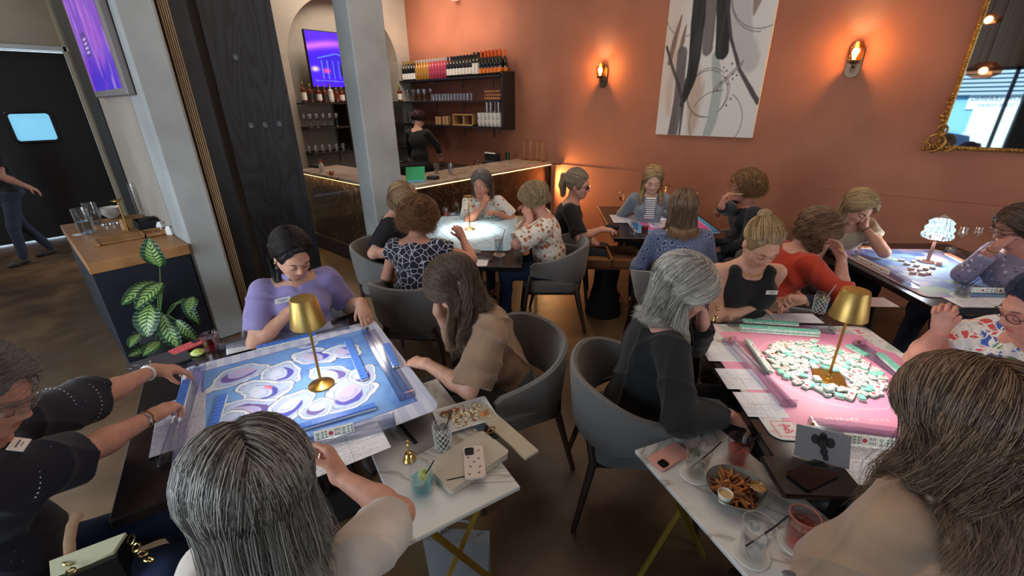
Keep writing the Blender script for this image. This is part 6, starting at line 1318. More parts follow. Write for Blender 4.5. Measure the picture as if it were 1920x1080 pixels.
playmat(T3, -.44, .40, -.50, .48, watermat, 'blue watercolour playing mat on the table by the terracotta wall', 120, (196, 160, 168))
def lattice(u, v):
    c = np.zeros((len(u), 3)); c[:] = inlin((158, 192, 216)); c = mixc(c, inlin((190, 214, 228)), (np.maximum(np.abs(u)/.34, np.abs(v)/.50) < 1)*.6)
    k = 0*u+1
    for a, b, o in ((1, .62, 0), (1, -.62, 0)):
        for s_ in (-.34, -.17, 0, .17, .34): k = np.minimum(k, np.abs(u*a+v*b*.9-s_)/1.2)
    m = (k < .0035) & (np.abs(u) < .33) & (np.abs(v) < .50); c = mixc(c, inlin((104, 132, 150)), m*.9); return c
playmat(T4, -.43, .41, -.60, .62, lattice, 'pale blue playing mat with a diamond lattice on the table by the bar', 200)
def brightmat(u, v):
    c = np.zeros((len(u), 3)); c[:] = inlin((206, 206, 222)); d = np.maximum(np.abs(u-.05), np.abs(v-.12)); c = mixc(c, inlin((70, 150, 206)), (np.abs(d-.36) < .045)*1.); c = mixc(c, inlin((214, 90, 170)), (np.abs(d-.27) < .04)*1.)
    return mixc(c, inlin((90, 110, 200)), sstep(.55, .65, fbm(u*14, v*14, 3))*(d < .2)*.7)
playmat(T5, -.38, .42, -.30, .52, brightmat, 'pale playing mat with turquoise and magenta border on the far table', 100)
# ---- tiles
TW, TL, TH = .026, .035, .017
ivory = mat('tile_ivory', (232, 230, 222), .3, coat=.3); markg = mat('tile_mark_green', (40, 110, 80), .5); markr = mat('tile_mark_red', (190, 50, 60), .5); markb = mat('tile_mark_dark', (52, 58, 84), .5)
tb_ = {'mint': mat('tile_mint', (128, 206, 186), .3, coat=.4), 'blue': mat('tile_blue', (74, 124, 214), .3, coat=.4), 'coral': mat('tile_coral', (222, 150, 118), .3, coat=.4), 'sky': mat('tile_sky', (186, 208, 226), .3, coat=.4)}
def tile_mesh(back, mk):
    b = MB(); b.cur = 0; b.box((0, 0, TH*.68), (TW, TL, TH*.62), bev=.0025); b.cur = 1; b.box((0, 0, TH*.22), (TW, TL, TH*.42), bev=.0025)
    b.cur = 2 if mk % 3 == 0 else 3 if mk % 3 == 1 else 4; z = TH*.99+.0004
    def dot(x, y, r, n=7): b.add([(x+r*math.cos(2*math.pi*k/n), y+r*math.sin(2*math.pi*k/n), z) for k in range(n)], [tuple(range(n))])
    def bar(x, y, w, h): b.add([(x-w, y-h, z), (x+w, y-h, z), (x+w, y+h, z), (x-w, y+h, z)], [(0, 1, 2, 3)])
    if mk == 0: [dot(x, y, .0032) for x in (-.006, .006) for y in (-.010, 0, .010)]
    elif mk == 1: dot(0, 0, .008, 12)
    elif mk == 2: [bar(x, y, .0012, .005) for x in (-.007, 0, .007) for y in (-.008, .008)]
    elif mk == 3: bar(0, .009, .008, .0012); bar(0, .003, .006, .0012); bar(0, -.006, .0012, .007); bar(0, -.011, .007, .0012)
    elif mk == 4: bar(-.005, 0, .0015, .012); bar(.005, 0, .0015, .012); bar(0, 0, .008, .0015)
    elif mk == 5: dot(-.005, -.008, .004); dot(.005, .008, .004)
    else: pass
    me = b.build('mahjong_tile', [ivory, tb_[back], markg, markr, markb]); return me
TP = {}
for bk in tb_:
    for mk in range(7 if bk in ('mint',) else 4):
        o = tile_mesh(bk, mk); TP[bk, mk] = o.data; bpy.data.objects.remove(o)
def tile(back, mk, loc, R, lab, grp):
    o = bpy.data.objects.new('mahjong_tile', TP[back, mk]); C.objects.link(o); o.location = loc; o.rotation_euler = Matrix(np.asarray(R).tolist()).to_euler()
    return tagp(o, lab, 'tile', grp)
FLIP = np.diag([1., -1, -1])
cu, cv = pxu(T2, 1543, 688); lampb = np.array(at(1553, 708, .765))[:2]
rs = np.random.default_rng(3); placed = []; tries = 0
while len(placed) < 140 and tries < 60000:
    tries += 1; r = .232*math.sqrt(rs.random()); a = rs.random()*6.283; u, v = cu+r*math.cos(a)*.98, cv+r*math.sin(a); w = T2(u, v)
    if np.hypot(*(w[:2]-lampb)) < .088: continue
    if all((u-x)**2+(v-y)**2 > (.0305 if len(placed) < 90 else .0285)**2 for x, y in placed): placed.append((u, v))
for i, (u, v) in enumerate(placed):
    w = T2(u, v, TOPZ); ang = rs.random()*6.283; down = rs.random() < .12
    tile('mint', int(rs.integers(0, 6)), (w[0], w[1], TOPZ+.0005+(TH if down else 0)+.0), rz3(ang)@(FLIP if down else np.eye(3)), 'mint-backed white tile lying in the loose round heap on the pink mat', 'loose tiles heaped on the pink mat')
for i in range(14):
    u, v = placed[i*9]; w = T2(u+.01, v+.008); tile('mint', int(rs.integers(0, 6)), (w[0], w[1], TOPZ+TH+.001), rz3(rs.random()*6.28), 'white tile lying on top of other tiles in the pink mat heap', 'tiles on top of the heap on the pink mat')
def row_between(a, b, n, back, lab, grp, z=TOPZ+.0005, facing=0, level=1, gap=1.0, mk=None, lean=0):
    """n tiles side by side between two pixels. facing 0: face down flat; 1: standing, faces towards -normal"""
    A, B = np.array(at(*a, z)), np.array(at(*b, z)); d = nrm(B-A); ang = math.atan2(d[1], d[0]); Ln = np.linalg.norm(B-A)
    for i in range(n):
        p = A+d*((i+.5)*TW*gap if Ln > n*TW*gap else (i+.5)*Ln/n)
        for l in range(level):
            if facing == 2: tile(back, (i*5+3) % 4 if mk is None else mk, (p[0], p[1], z), rz3(ang)@rx3(-.35), lab, grp)
            elif facing == 0: tile(back, i % 4, (p[0], p[1], z+TH+l*(TH+.0004)), rz3(ang)@FLIP, lab, grp)
            else: R = rz3(ang)@rx3(math.pi/2-lean); tile(back, (i*5+3) % 4 if mk is None else mk, (p[0], p[1], z+TL/2+.001), R, lab, grp)
ACR = glassy('clear_acrylic', (240, 242, 248), .05, .97)
def rack(a, b, lab, grp, z=TOPZ, side=1, flipn=False, tint=None):
    A, B = np.array(at(*a, z)), np.array(at(*b, z)); d = nrm(B-A); Ln = np.linalg.norm(B-A); c = (A+B)/2; ang = math.atan2(d[1], d[0])
    e = empty('tile_rack', (c[0], c[1], z+.0004), ang, label=lab, cat='rack', group=grp); m = tint or ACR
    MB().box((0, 0, .003), (Ln, .07, .006)).box((0, .033*side, .014), (Ln, .004, .022)).box((0, -.008*side, .010), (Ln, .004, .012)).box((0, -.033*side, .008), (Ln, .003, .010)).build('channel', m, e)
    for s_ in (-1, 1): MB().box((s_*(Ln/2-.004), 0, .018), (.008, .07, .034), bev=.003).build('end_block', m, e)
    MB().lathe((-Ln/2, .0, .02), [(.009, -.004), (.009, .004), (1e-6, .005)], 12, ry3(-math.pi/2)).build('counter_knob', BRASS, e, True)
    return e
G1, G2 = 'clear racks on the oyster mat', 'clear racks on the pink mat'
rack((440, 866), (742, 794), 'clear tile rack in front of the long-haired person, near edge of the oyster mat', G1); rack((372, 690), (318, 868), 'clear tile rack under the hands of the person in navy', G1)
rack((408, 652), (655, 612), 'clear tile rack in front of the person in lavender', G1); rack((690, 622), (765, 748), 'clear tile rack on the right side of the oyster mat', G1)
rack((1520, 802), (1790, 836), 'clear tile rack at the near edge of the pink mat', G2); rack((1366, 642), (1478, 764), 'clear tile rack in front of the silver-haired person', G2, side=-1)
rack((1362, 606), (1560, 622), 'clear tile rack at the far edge of the pink mat', G2); rack((1608, 648), (1776, 768), 'clear tile rack on the right side of the pink mat', G2, side=-1)
row_between((652, 640), (704, 757), 16, 'blue', 'blue-backed tile face down in the right-hand wall of the oyster mat', 'blue tile wall on the right of the oysters')
row_between((540, 812), (704, 764), 15, 'blue', 'blue-backed tile face down in the near wall of the oyster mat', 'blue tile wall along the near side of the oysters')
row_between((390, 842), (420, 742), 13, 'blue', 'blue-backed tile face down in the left-hand wall of the oyster mat', 'blue tile wall on the left of the oysters')
row_between((482, 655), (600, 628), 11, 'blue', 'blue-backed tile in the far wall in front of the person in lavender', 'blue tile wall on the far side of the oysters')
row_between((592, 824), (664, 806), 6, 'blue', 'upright tile showing its face in the near rack of the oyster mat', 'upright tiles in the near oyster-mat rack', z=TOPZ+.008, facing=1, lean=.35)
row_between((724, 648), (765, 735), 9, 'blue', 'blue tile standing in the rack on the right of the oyster mat', 'tiles in the right oyster-mat rack', z=TOPZ+.006)
row_between((352, 716), (322, 820), 9, 'blue', 'blue-backed tile in the rack beside the hands of the person in navy', 'tiles in the left oyster-mat rack', z=TOPZ+.006)
row_between((1576, 826), (1800, 852), 13, 'mint', 'upright tile showing its symbol in the near rack of the pink mat', 'upright tiles in the near pink-mat rack', z=TOPZ+.008, facing=1, lean=.35)
row_between((1400, 640), (1452, 712), 11, 'mint', 'upright tile in the rack in front of the silver-haired person', 'tiles in the left pink-mat rack', z=TOPZ+.014, facing=2)
row_between((1386, 620), (1558, 632), 15, 'mint', 'mint-backed tile in the two-high wall at the far side of the pink mat', 'mint tile wall on the far side', level=2)
row_between((1392, 604), (1530, 612), 11, 'mint', 'mint-backed tile in the far rack of the pink mat', 'tiles in the far pink-mat rack', z=TOPZ+.006)
row_between((1588, 650), (1628, 672), 4, 'mint', 'mint-backed tile in the short wall beside the lamp on the pink mat', 'short mint wall beside the lamp')
row_between((1648, 666), (1748, 752), 13, 'mint', 'mint-backed tile in the rack on the right of the pink mat', 'tiles in the right pink-mat rack', z=TOPZ+.006)
row_between((1608, 487), (1702, 534), 13, 'coral', 'coral-backed tile standing in the left row of the watercolour mat', 'coral tiles in the left row', facing=1, lean=.1)
row_between((1612, 466), (1650, 466), 4, 'coral', 'coral-backed tile in the far row of the watercolour mat', 'coral tiles in the far row')
row_between((1757, 494), (1764, 520), 3, 'coral', 'coral-backed tile in the short stack beside the lit crystal lamp', 'coral tiles beside the crystal lamp', level=2)
row_between((1775, 478), (1860, 520), 9, 'coral', 'coral-backed tile in the right rack of the watercolour mat', 'coral tiles in the right rack')
row_between((1815, 548), (1905, 550), 9, 'sky', 'pale tile standing in the near row of the watercolour mat', 'pale tiles in the near row', facing=1, lean=.2)
row_between((872, 474), (920, 474), 5, 'sky', 'pale upright tile with dark symbols at the near side of the lattice mat', 'upright tiles on the lattice mat', facing=1, lean=.2)
row_between((850, 410), (940, 411), 12, 'sky', 'pale tile in the far row of the lattice mat', 'pale tiles in the far row of the lattice mat')
for i, (px, py) in enumerate(((1712, 492), (1722, 489), (1718, 500), (1700, 497), (1708, 506), (1724, 508), (1735, 506), (1740, 514), (1728, 515), (1712, 513), (1748, 504), (1690, 490))):
    p = at(px, py, TOPZ); tile('coral', i % 4, (p[0], p[1], TOPZ+.0005), rz3(i*1.3), 'white tile lying loose under the lit crystal lamp', 'loose tiles under the crystal lamp')
for a_, b_, l_ in (((800, 472), (925, 486), 'clear tile rack at the near side of the lattice mat'), ((835, 402), (945, 404), 'clear tile rack at the far side of the lattice mat')): rack(a_, b_, l_, 'clear racks on the lattice mat')
rack((1604, 478), (1712, 540), 'clear tile rack on the left of the watercolour mat', 'clear racks on the watercolour mat'); rack((1780, 470), (1880, 524), 'clear tile rack on the right of the watercolour mat', 'clear racks on the watercolour mat')
# ---- printed score cards
def cardcol(seed, tone=(226, 226, 232)):
    def f(u, v):
        c = np.zeros((len(u), 3)); c[:] = inlin(tone); row = np.floor(v*24); inrow = (v*24 % 1 > .35) & (v*24 % 1 < .75) & (u > .05) & (u < .95); ln = .35+.6*vnoise(row*3.1, row*0, seed); txt = (vnoise(u*70, row*9.7, seed) > .38) & (u < ln+.05)
        c = mixc(c, inlin((120, 120, 136)), (inrow & txt)*.75); c = mixc(c, inlin((90, 90, 110)), ((np.abs(u-.5) < .004) | (np.abs(v-.5) < .004))*.4)
        return c
    return f
cm = mat('printed_card', (0, 0, 0), .55, attr=True)
def card(px, py, w, h, ang, lab, z=TOPZ+.001, seed=0, tone=(226, 226, 232), grp='printed score cards on the tables'):
    p = at(px, py, z); o = gridmesh('score_card', w, h, 60, 72, cardcol(seed, tone), cm, None, loc=(p[0], p[1], z)); o.rotation_euler = (0, 0, ang); sol = o.modifiers.new('thickness', 'SOLIDIFY'); sol.thickness = .0012; sol.offset = -1
    return tagp(o, lab, 'card', grp)
a1, a2 = T1.a, T2.a
card(338, 790, .36, .17, a1+math.pi/2, 'large score card sticking out over the left edge of the oyster mat', z=TOPZ+.0015, seed=1, tone=(190, 190, 206)); card(528, 630, .52, .12, a1, 'long score card in front of the person in lavender', seed=2)
card(655, 838, .26, .17, a1, 'score card hanging over the near edge beside the raised hand', seed=3)
card(1352, 662, .15, .17, a2+math.pi/2, 'topmost of the three score cards left of the pink mat', seed=4, grp='score cards left on the pink mat'); card(1388, 710, .16, .17, a2+math.pi/2, 'middle of the three score cards left on the pink mat', seed=5, grp='score cards left on the pink mat'); card(1425, 758, .16, .16, a2+math.pi/2, 'nearest of the three score cards left on the pink mat', seed=6, grp='score cards left on the pink mat')
card(1400, 594, .26, .12, a2, 'score card at the far left corner of the pink mat', seed=7); card(1490, 596, .26, .12, a2, 'score card at the far edge of the pink mat in front of the clasped hands', seed=8)
card(1640, 868, .26, .20, a2, 'open score card at the near edge of the pink mat', seed=9, z=TOPZ+.002); card(1735, 880, .22, .2, a2, 'second open score card beside the curly-haired person', seed=10, z=TOPZ+.003); card(1760, 700, .34, .14, a2+math.pi/2, 'score card on the right edge of the pink mat', seed=11)
card(1170, 410, .26, .34, T5.a, 'white score card lying on the far table in front of the person with the ponytail', seed=12, tone=(206, 204, 220)); card(1640, 566, .2, .14, a2, 'pinkish card on the black table behind the gold lamp', z=TZ+.001, seed=13, tone=(170, 140, 132))
card(1850, 566, .42, .16, a2, 'white score card at the near edge of the watercolour mat', seed=14, z=TZ+.003); card(884, 492, .26, .16, T4.a, 'score card on the near end of the lattice table', z=TZ+.001, seed=15); card(985, 440, .22, .22, T4.a+.1, 'clear-covered score card in front of the rust floral blouse', seed=16, tone=(200, 206, 216))
# ---- lit lamps
def shade_lamp(px, py, base, lab, h=.43, power=5.5):
    e = lamp_gold('cordless_lamp', lab, None, h=h, base=base); p = at(px, py, TOPZ); e.location = (p[0], p[1], TOPZ+.0006)
    s = MB().lathe((0, 0, 0), [(.068, h-.125), (.071, h-.125), (.0515, h-.004), (.048, h), (1e-6, h+.001)], 36, cap=False).build('lamp_shade', mat('shade_gold', (190, 158, 92), .38, .75, noise=(60, (168, 136, 72), .3, .7, (1, 1, .05))), e, True)
    MB().lathe((0, 0, 0), [(1e-6, h-.0125), (.045, h-.0125), (.063, h-.122), (.066, h-.122)], 30, cap=False).build('shade_lining', WHITE, s, True); MB().lathe((0, 0, h), [(.006, .0), (.006, .0025), (1e-6, .003)], 14).build('touch_button', GOLD, e, True)
    MB().lathe((0, 0, h-.045), [(.03, 0), (.03, .012), (1e-6, .013)], 20).build('diffuser', mat('lamp_glow', (255, 236, 200), .5, emit=(255, 236, 206), es=12), e, True)
    point('table_lamp_light', (.0, .0, h-.075), power, (1, .93, .84), .028, e); return e
shade_lamp(603, 722, 'disc', 'gold cordless table lamp with round base on the oyster mat, lit', power=8); L2 = shade_lamp(1553, 708, 'square', 'gold cordless table lamp with square base among the tiles, lit', power=11); L2.rotation_euler[2] = .25
def disc_lamp(px, py, T, lab, h=.32, power=5.5):
    e = lamp_gold('cordless_lamp', lab, None, h=h); p = at(px, py, TOPZ); e.location = (p[0], p[1], TOPZ+.0006)
    MB().lathe((0, 0, 0), [(.045, h-.012), (.047, h-.008), (.047, h), (1e-6, h+.002)], 28).build('lamp_head', GOLD, e, True); MB().lathe((0, 0, 0), [(1e-6, h-.013), (.04, h-.013), (.04, h-.011)], 24).build('diffuser', MATS['lamp_glow'], e, True)
    l = bpy.data.lights.new('table_lamp_light', 'SPOT'); l.energy = power*1.6; l.color = (1, .95, .86); l.spot_size = math.radians(118); l.spot_blend = .6; l.shadow_soft_size = .035
    lo_ = bpy.data.objects.new('table_lamp_light', l); C.objects.link(lo_); lo_.location = (0, 0, h-.02); lo_.parent = e; return e
disc_lamp(881, 430, T4, 'slim gold disc-topped lamp lit on the lattice mat', .33, 14); disc_lamp(1243, 398, T5, 'slim gold disc-topped lamp lit on the far table', .30, 12)
p = at(1738, 492, TOPZ); e = empty('crystal_lamp', (p[0], p[1], TOPZ+.0006), label='table lamp with glowing faceted crystal shade on the watercolour mat', cat='lamp')
h = .33; MB().lathe((0, 0, 0), [(.05, 0), (.05, .008), (.012, .014), (.01, h-.14), (.02, h-.13)], 20).build('stem', mat('rose_metal', (150, 110, 100), .25, .8), e, True)
sh = MB(); n = 16
for i in range(n):
    a0, a1_ = 2*math.pi*i/n, 2*math.pi*(i+.82)/n
    for zz0, zz1, r0, r1 in ((h-.135, h-.09, .088, .080), (h-.088, h-.04, .080, .068), (h-.038, h, .067, .055)):
        am = (a0+a1_)/2; V = [(r0*math.cos(a0), r0*math.sin(a0), zz0), (r0*math.cos(a1_), r0*math.sin(a1_), zz0), (r1*math.cos(a1_), r1*math.sin(a1_), zz1), (r1*math.cos(a0), r1*math.sin(a0), zz1), ((r0+.008)*math.cos(am), (r0+.008)*math.sin(am), (zz0+zz1)/2)]; sh.add(V, [(0, 1, 4), (1, 2, 4), (2, 3, 4), (3, 0, 4)])
sh.build('crystal_shade', mat('lit_crystal', (214, 232, 238), .08, trans=.6, emit=(190, 226, 238), es=.35), e); MB().lathe((0, 0, h), [(.055, 0), (.03, .02), (.012, .03), (1e-6, .045)], 8).build('finial', GLASS, e)
point('table_lamp_light', (0, 0, h-.155), 10, (.95, .97, 1), .04, e)
# ---- drinks
ICE = glassy('ice', (240, 246, 250), .08, .86)
def drink(px, py, h, r0, r1, lab, z=TZ, col=None, fill=.6, straw=None, garnish=None, ice=0, coaster=None, rim=None, cut=False, cat='glass', op=.96, name='drinking_glass', grp=None):
    p = at(px, py, z); zc = .006 if coaster else .001
    if coaster: tagp(MB().lathe((0, 0, 0), [(.052, 0), (.053, .002), (.052, .005), (1e-6, .005)], 26).build('coaster', coaster, smooth=True, loc=(p[0], p[1], z+.0008)), 'round coaster under the '+lab.split(' on ')[0][:46].replace('glass of', 'drink of'), 'coaster')
    e = empty(name, (p[0], p[1], z+zc), label=lab, cat=cat, group=grp)
    g = MB().lathe((0, 0, 0), [(1e-6, .001), (r0*.96, .001), (r0, .004), (r1, h), (r1-.0022, h), (r0-.003, .012), (1e-6, .012)], 28)
    g.build('glass_wall', GLASS, e, True)
    if cut:
        cg = MB()
        for k in range(10):
            for s_ in (-1, 1): cg.tube([((r0+(r1-r0)*t+.0006)*math.cos(k*.628+s_*t*2.4), (r0+(r1-r0)*t+.0006)*math.sin(k*.628+s_*t*2.4), .01+t*(h-.03)) for t in np.linspace(0, 1, 12)], .0011, 5)
        cg.build('cut_pattern', mat('cut_glass', (226, 232, 236), .15, coat=.5), e, True)
    rf = r0+(r1-r0)*fill
    if col: MB().lathe((0, 0, 0), [(1e-6, .013), (r0-.004, .013), (rf-.0035, h*fill), (1e-6, h*fill)], 24).build('drink', glassy('liq_%d_%d_%d' % col, col, .05, op), e, True)
    for i in range(ice): a = i*2.3; MB().box((math.cos(a)*r0*.42, math.sin(a)*r0*.42, h*fill*(.55+.45*(i % 2))), (.02, .021, .019), rz=a, bev=.003).build('ice_cube', ICE, e)
    if straw: MB().tube([(-r0*.5, 0, .016), (r1*.75, r1*.3, h*1.0), (r1*1.25, r1*.5, h*1.45)], .0026, 7).build('straw', straw, e, True)
    if garnish: 
        gm, gz = garnish; MB().lathe((r1*.35, 0, h*gz), [(1e-6, -.003), (.019, -.003), (.021, 0), (.019, .003), (1e-6, .003)], 18, ry3(1.1)).build('lime_slice', gm, e, True)
    if rim: MB().tube([((r1-.001)*math.cos(a), (r1-.001)*math.sin(a), h) for a in np.linspace(0, 6.283, 25)[:-1]], .0028, 6, closed=True).build('salted_rim', rim, e, True)
    return e
BS = mat('black_straw', (20, 20, 22), .4); LIME = mat('lime_slice', (170, 196, 84), .5, noise=(60, (214, 224, 150), .4, .6)); COAST = mat('white_coaster', (214, 210, 202), .7)
drink(832, 840, .135, .032, .036, 'tall cut-glass tumbler of ice on the marble table beside the food plate', z=SZ, col=(240, 244, 242), fill=.7, straw=BS, ice=4, cut=True, garnish=(mat('mint_leaf', (50, 90, 50), .6), .3))
drink(793, 918, .105, .038, .043, 'short glass of turquoise drink with lime on the marble table', z=SZ, col=(120, 228, 236), fill=.5, straw=BS, ice=4, garnish=(LIME, .75))
drink(1303, 890, .115, .034, .045, 'clear glass of pale soda with black straw beside the pink phone', z=SZ, col=(236, 240, 234), fill=.72, straw=BS, coaster=COAST, ice=2)
drink(1380, 862, .10, .034, .044, 'short glass of red drink with black straw beyond the bowl of fries', z=SZ, col=(240, 96, 112), fill=.55, straw=BS, ice=2)
drink(1407, 1040, .125, .034, .045, 'clear glass of water with black straw, nearest the viewer', z=SZ, col=(234, 240, 244), fill=.75, straw=BS, coaster=COAST, ice=2)
drink(1492, 1020, .115, .036, .042, 'glass of pink margarita with salted rim on the marble table corner', z=SZ, col=(244, 140, 136), fill=.72, coaster=COAST, rim=mat('chili_rim', (150, 92, 80), .8), ice=3)
drink(1533, 588, .13, .032, .036, 'tall cut-glass tumbler with cucumber slices beside the gold lamp', col=(226, 236, 220), fill=.8, straw=mat('clear_straw', (170, 170, 170), .3), cut=True, ice=3, garnish=(mat('cucumber', (176, 200, 130), .5), .72))
drink(1800, 556, .085, .036, .040, 'short clear glass with dark straw at the corner of the watercolour table', col=(196, 200, 196), fill=.5, straw=BS, coaster=COAST, ice=2)
drink(836, 405, .10, .03, .036, 'glass of orange drink at the far left corner of the lattice table', col=(240, 110, 60), fill=.5, ice=1); drink(857, 398, .11, .03, .034, 'glass of pale green drink behind the orange one', col=(190, 214, 170), fill=.6, ice=1)
drink(955, 402, .10, .036, .042, 'glass of pale blue drink at the far right corner of the lattice table', col=(150, 206, 210), fill=.75, garnish=(LIME, .9)); drink(936, 478, .15, .030, .042, 'tall clear cup with dark straw on the near end of the lattice table', col=(234, 240, 246), fill=.8, straw=BS, coaster=mat('silver_foil', (196, 190, 180), .3, .8))
drink(1187, 442, .15, .034, .04, 'tall glass of iced water on the near corner of the far table', col=(234, 240, 246), fill=.85, ice=3); drink(1208, 440, .10, .032, .037, 'glass of amber drink next to the iced water on the far table', col=(190, 96, 40), fill=.8)
def stemware(px, py, h, r, lab, col, z=TZ, flute=False):
    p = at(px, py, z); e = empty('wine_glass', (p[0], p[1], z+.001), label=lab, cat='glass')
    MB().lathe((0, 0, 0), [(1e-6, 0), (r*.95, 0), (r*.9, .003), (.004, .008), (.0035, h*.45), (r*.6, h*.52), (r, h*.7), (r*.85, h), (r*.82, h), (r*.96, h*.7), (1e-6, h*.49)], 22).build('glass_wall', GLASS, e, True)
    if col: MB().lathe((0, 0, 0), [(1e-6, h*.5), (r*.55, h*.53), (r*.93, h*.7), (1e-6, h*.7)], 18).build('drink', glassy('liq_%d_%d_%d' % col, col, .05, .75), e, True)
    return e
stemware(1163, 395, .22, .026, 'champagne flute in front of the terracotta wall on the far table', (236, 196, 140)); stemware(1341, 425, .19, .034, 'wine glass with pale wine beside the paisley blouse', (236, 206, 150)); stemware(1792, 470, .20, .04, 'large empty wine glass right of the crystal lamp', None); stemware(1822, 465, .18, .036, 'second wine glass right of the crystal lamp, nearer the wall', None); stemware(1732, 452, .19, .034, 'thin wine glass behind the crystal lamp', None)
# ---- bells
def bell(px, py, z, lab):
    p = at(px, py, z); e = empty('hand_bell', (p[0], p[1], z+.001), label=lab, cat='bell')
    MB().lathe((0, 0, 0), [(.024, 0), (.026, .003), (.020, .018), (.017, .030), (.008, .038), (1e-6, .04)], 20).build('bell_cup', BRASS, e, True); MB().lathe((0, 0, .036), [(.004, 0), (.0035, .03), (.006, .035), (.003, .042), (.0065, .050), (.006, .056), (1e-6, .06)], 12).build('handle', BRASS, e, True)
bell(768, 862, SZ, 'small brass hand bell beside the turquoise drink'); bell(1341, 600, TZ, 'small brass hand bell near the silver-haired person on the black table')
# ---- phones
def phone(px, py, z, ang, body, lab, w=.075, l=.155, cam=(20, 20, 22), deco=None, tilt=0):
    p = at(px, py, z); e = empty('mobile_phone', (p[0], p[1], z+.001), ang, label=lab, cat='phone')
    MB().prism(rrect(w, l, .012), 0, .009).build('case', body, e, True)
    MB().prism([(x-w*.20, y+l*.32) for x, y in rrect(.034, .036, .008)], .009, .0115).build('camera_block', mat('cam_%d' % cam[0], cam, .2), e, True)
    if deco:
        for i, (x, y) in enumerate(((.02, .05), (-.02, .02), (.018, .01), (-.015, -.025), (.02, -.03), (-.02, -.06), (.015, -.058), (.0, -.005))): MB().box((x, y, .0093), (.010, .004, .0006), rz=.6*(-1)**i).build('printed_motif', deco, e)
    return e
phone(889, 868, SZ+.03, math.radians(50), mat('blush_case', (214, 198, 190), .4), 'pale phone case with small dark motifs lying on the beige purse', deco=mat('motif', (60, 50, 60), .6))
phone(1254, 858, SZ, T2.a+2.2, mat('pink_case', (206, 150, 138), .4), 'rose-pink phone lying face down at the marble table corner', l=.16)
# black bill tray, phone and card holder on the pink-mat table
e = empty('bill_tray', tuple(at(1520, 900, TZ+.001)), T2.a, label='black bill tray with phone at the near corner of the pink-mat table', cat='tray')
b = MB().box((0, 0, .01), (.26, .17, .02), bev=.005); b.build('tray', BLACK, e); MB().prism(rrect(.08, .16, .012), .0205, .029).build('phone_slab', mat('black_glass', (14, 14, 16), .08, coat=1), e, True).rotation_euler[2] = -1.1
p = at(1536, 852, TZ+.03); e = empty('table_sign', (p[0], p[1], TZ+.026), T2.a-.35, label='folded grey menu card with a black ink shape, standing on the bill tray', cat='card')
MB().add([(-.08, -.035, 0), (.08, -.035, 0), (.08, .03, .085), (-.08, .03, .085), (-.08, -.032, 0), (.08, -.032, 0), (.08, .033, .085), (-.08, .033, .085)], [(0, 1, 2, 3), (7, 6, 5, 4), (0, 4, 5, 1), (1, 5, 6, 2), (2, 6, 7, 3), (3, 7, 4, 0)]).build('card_panel', mat('grey_card', (104, 104, 108), .6), e)
sb = MB(); 
for cx, cy, r in ((0, .055, .018), (-.022, .058, .013), (.022, .056, .014), (.0, .068, .012), (.006, .03, .012), (.012, .016, .009)):
    t = cy/.085; sb.add([(cx+r*math.cos(k*.5236), -.035+.065*(cy+r*math.sin(k*.5236))/.085-.0012, cy+r*math.sin(k*.5236)) for k in range(12)], [tuple(range(12))])
sb.build('ink_shape', BLACKM, e)
# ---- plate of salad leftovers, purse, papers on the first marble table
p = at(872, 782, SZ); ya = ST1[2]
pe_ = empty('food_plate', (p[0], p[1], SZ+.001), ya-.12, label='white rectangular plate with salad leftovers on the marble table', cat='plate')
n = 4; w_, l_ = .25, .17
V = []; 
for sx, z_ in ((.80, 0), (.82, .002), (1, .014), (.985, .016), (.80, .006), (.0, .006)): V += [(x*sx, y*sx, z_) for x, y in rrect(w_, l_, .012, 2)]
m_ = 12; F = [(r*m_+i, r*m_+(i+1) % m_, (r+1)*m_+(i+1) % m_, (r+1)*m_+i) for r in range(5) for i in range(m_)]+[tuple(range(m_-1, -1, -1))]
MB().add(V, F).build('plate', mat('plate_white', (226, 226, 224), .25), pe_, True)
def scatter_food(parent, n, area_, mats, sz, z0, name, seed=1, lab=None, long=False):
    r = np.random.default_rng(seed)
    bb = MB()
    for i in range(n):
        x, y = r.normal(0, area_[0]), r.normal(0, area_[1]); s_ = sz*(.6+.8*r.random()); a = r.random()*6.28; bb.cur = i % len(mats)
        x, y = np.clip(x, -area_[2], area_[2]), np.clip(y, -area_[3], area_[3]); bb.box((x, y, z0+s_*.3+r.random()*.004), (s_*(2.6 if long else 1.3), s_, s_*.6), rz=a, bev=s_*.25)
    return tagp(bb.build(name, mats, parent, True), kind='stuff')
scatter_food(pe_, 150, (.055, .035, .095, .058), [mat('shred_cheese', (224, 208, 160), .6), mat('shred_pale', (222, 216, 190), .6), mat('chicken_brown', (160, 106, 64), .6), mat('shred_pale', (222, 216, 190), .6)], .008, .008, 'shredded_salad', 4)
for x, y, s_, c_ in ((-.08, .045, .03, (150, 96, 62)), (.075, -.035, .036, (224, 146, 84)), (-.05, .05, .022, (176, 120, 80)), (-.02, .052, .016, (206, 74, 52)), (-.06, .02, .02, (140, 92, 60)), (.01, .03, .016, (206, 120, 80))):
    MB().ball((x, y, .013), s_*.5, 7, (1.3, .9, .55)).build('food_piece', mat('food_%d' % c_[0], c_, .6, noise=(80, tuple(int(q*.75) for q in c_), .4, .6)), pe_, True)
p = at(878, 868, SZ); pu = empty('clutch_purse', (p[0], p[1], SZ+.001), ya+.18, label='flat beige leather clutch under the pale phone on the marble table', cat='purse')
LEA = mat('beige_leather', (186, 176, 160), .5, bump=(120, .2)); MB().prism(rrect(.27, .17, .02), 0, .024).build('body', LEA, pu, True); MB().prism([(x, y-.035) for x, y in rrect(.272, .10, .015)], .0242, .028).build('flap', LEA, pu, True)
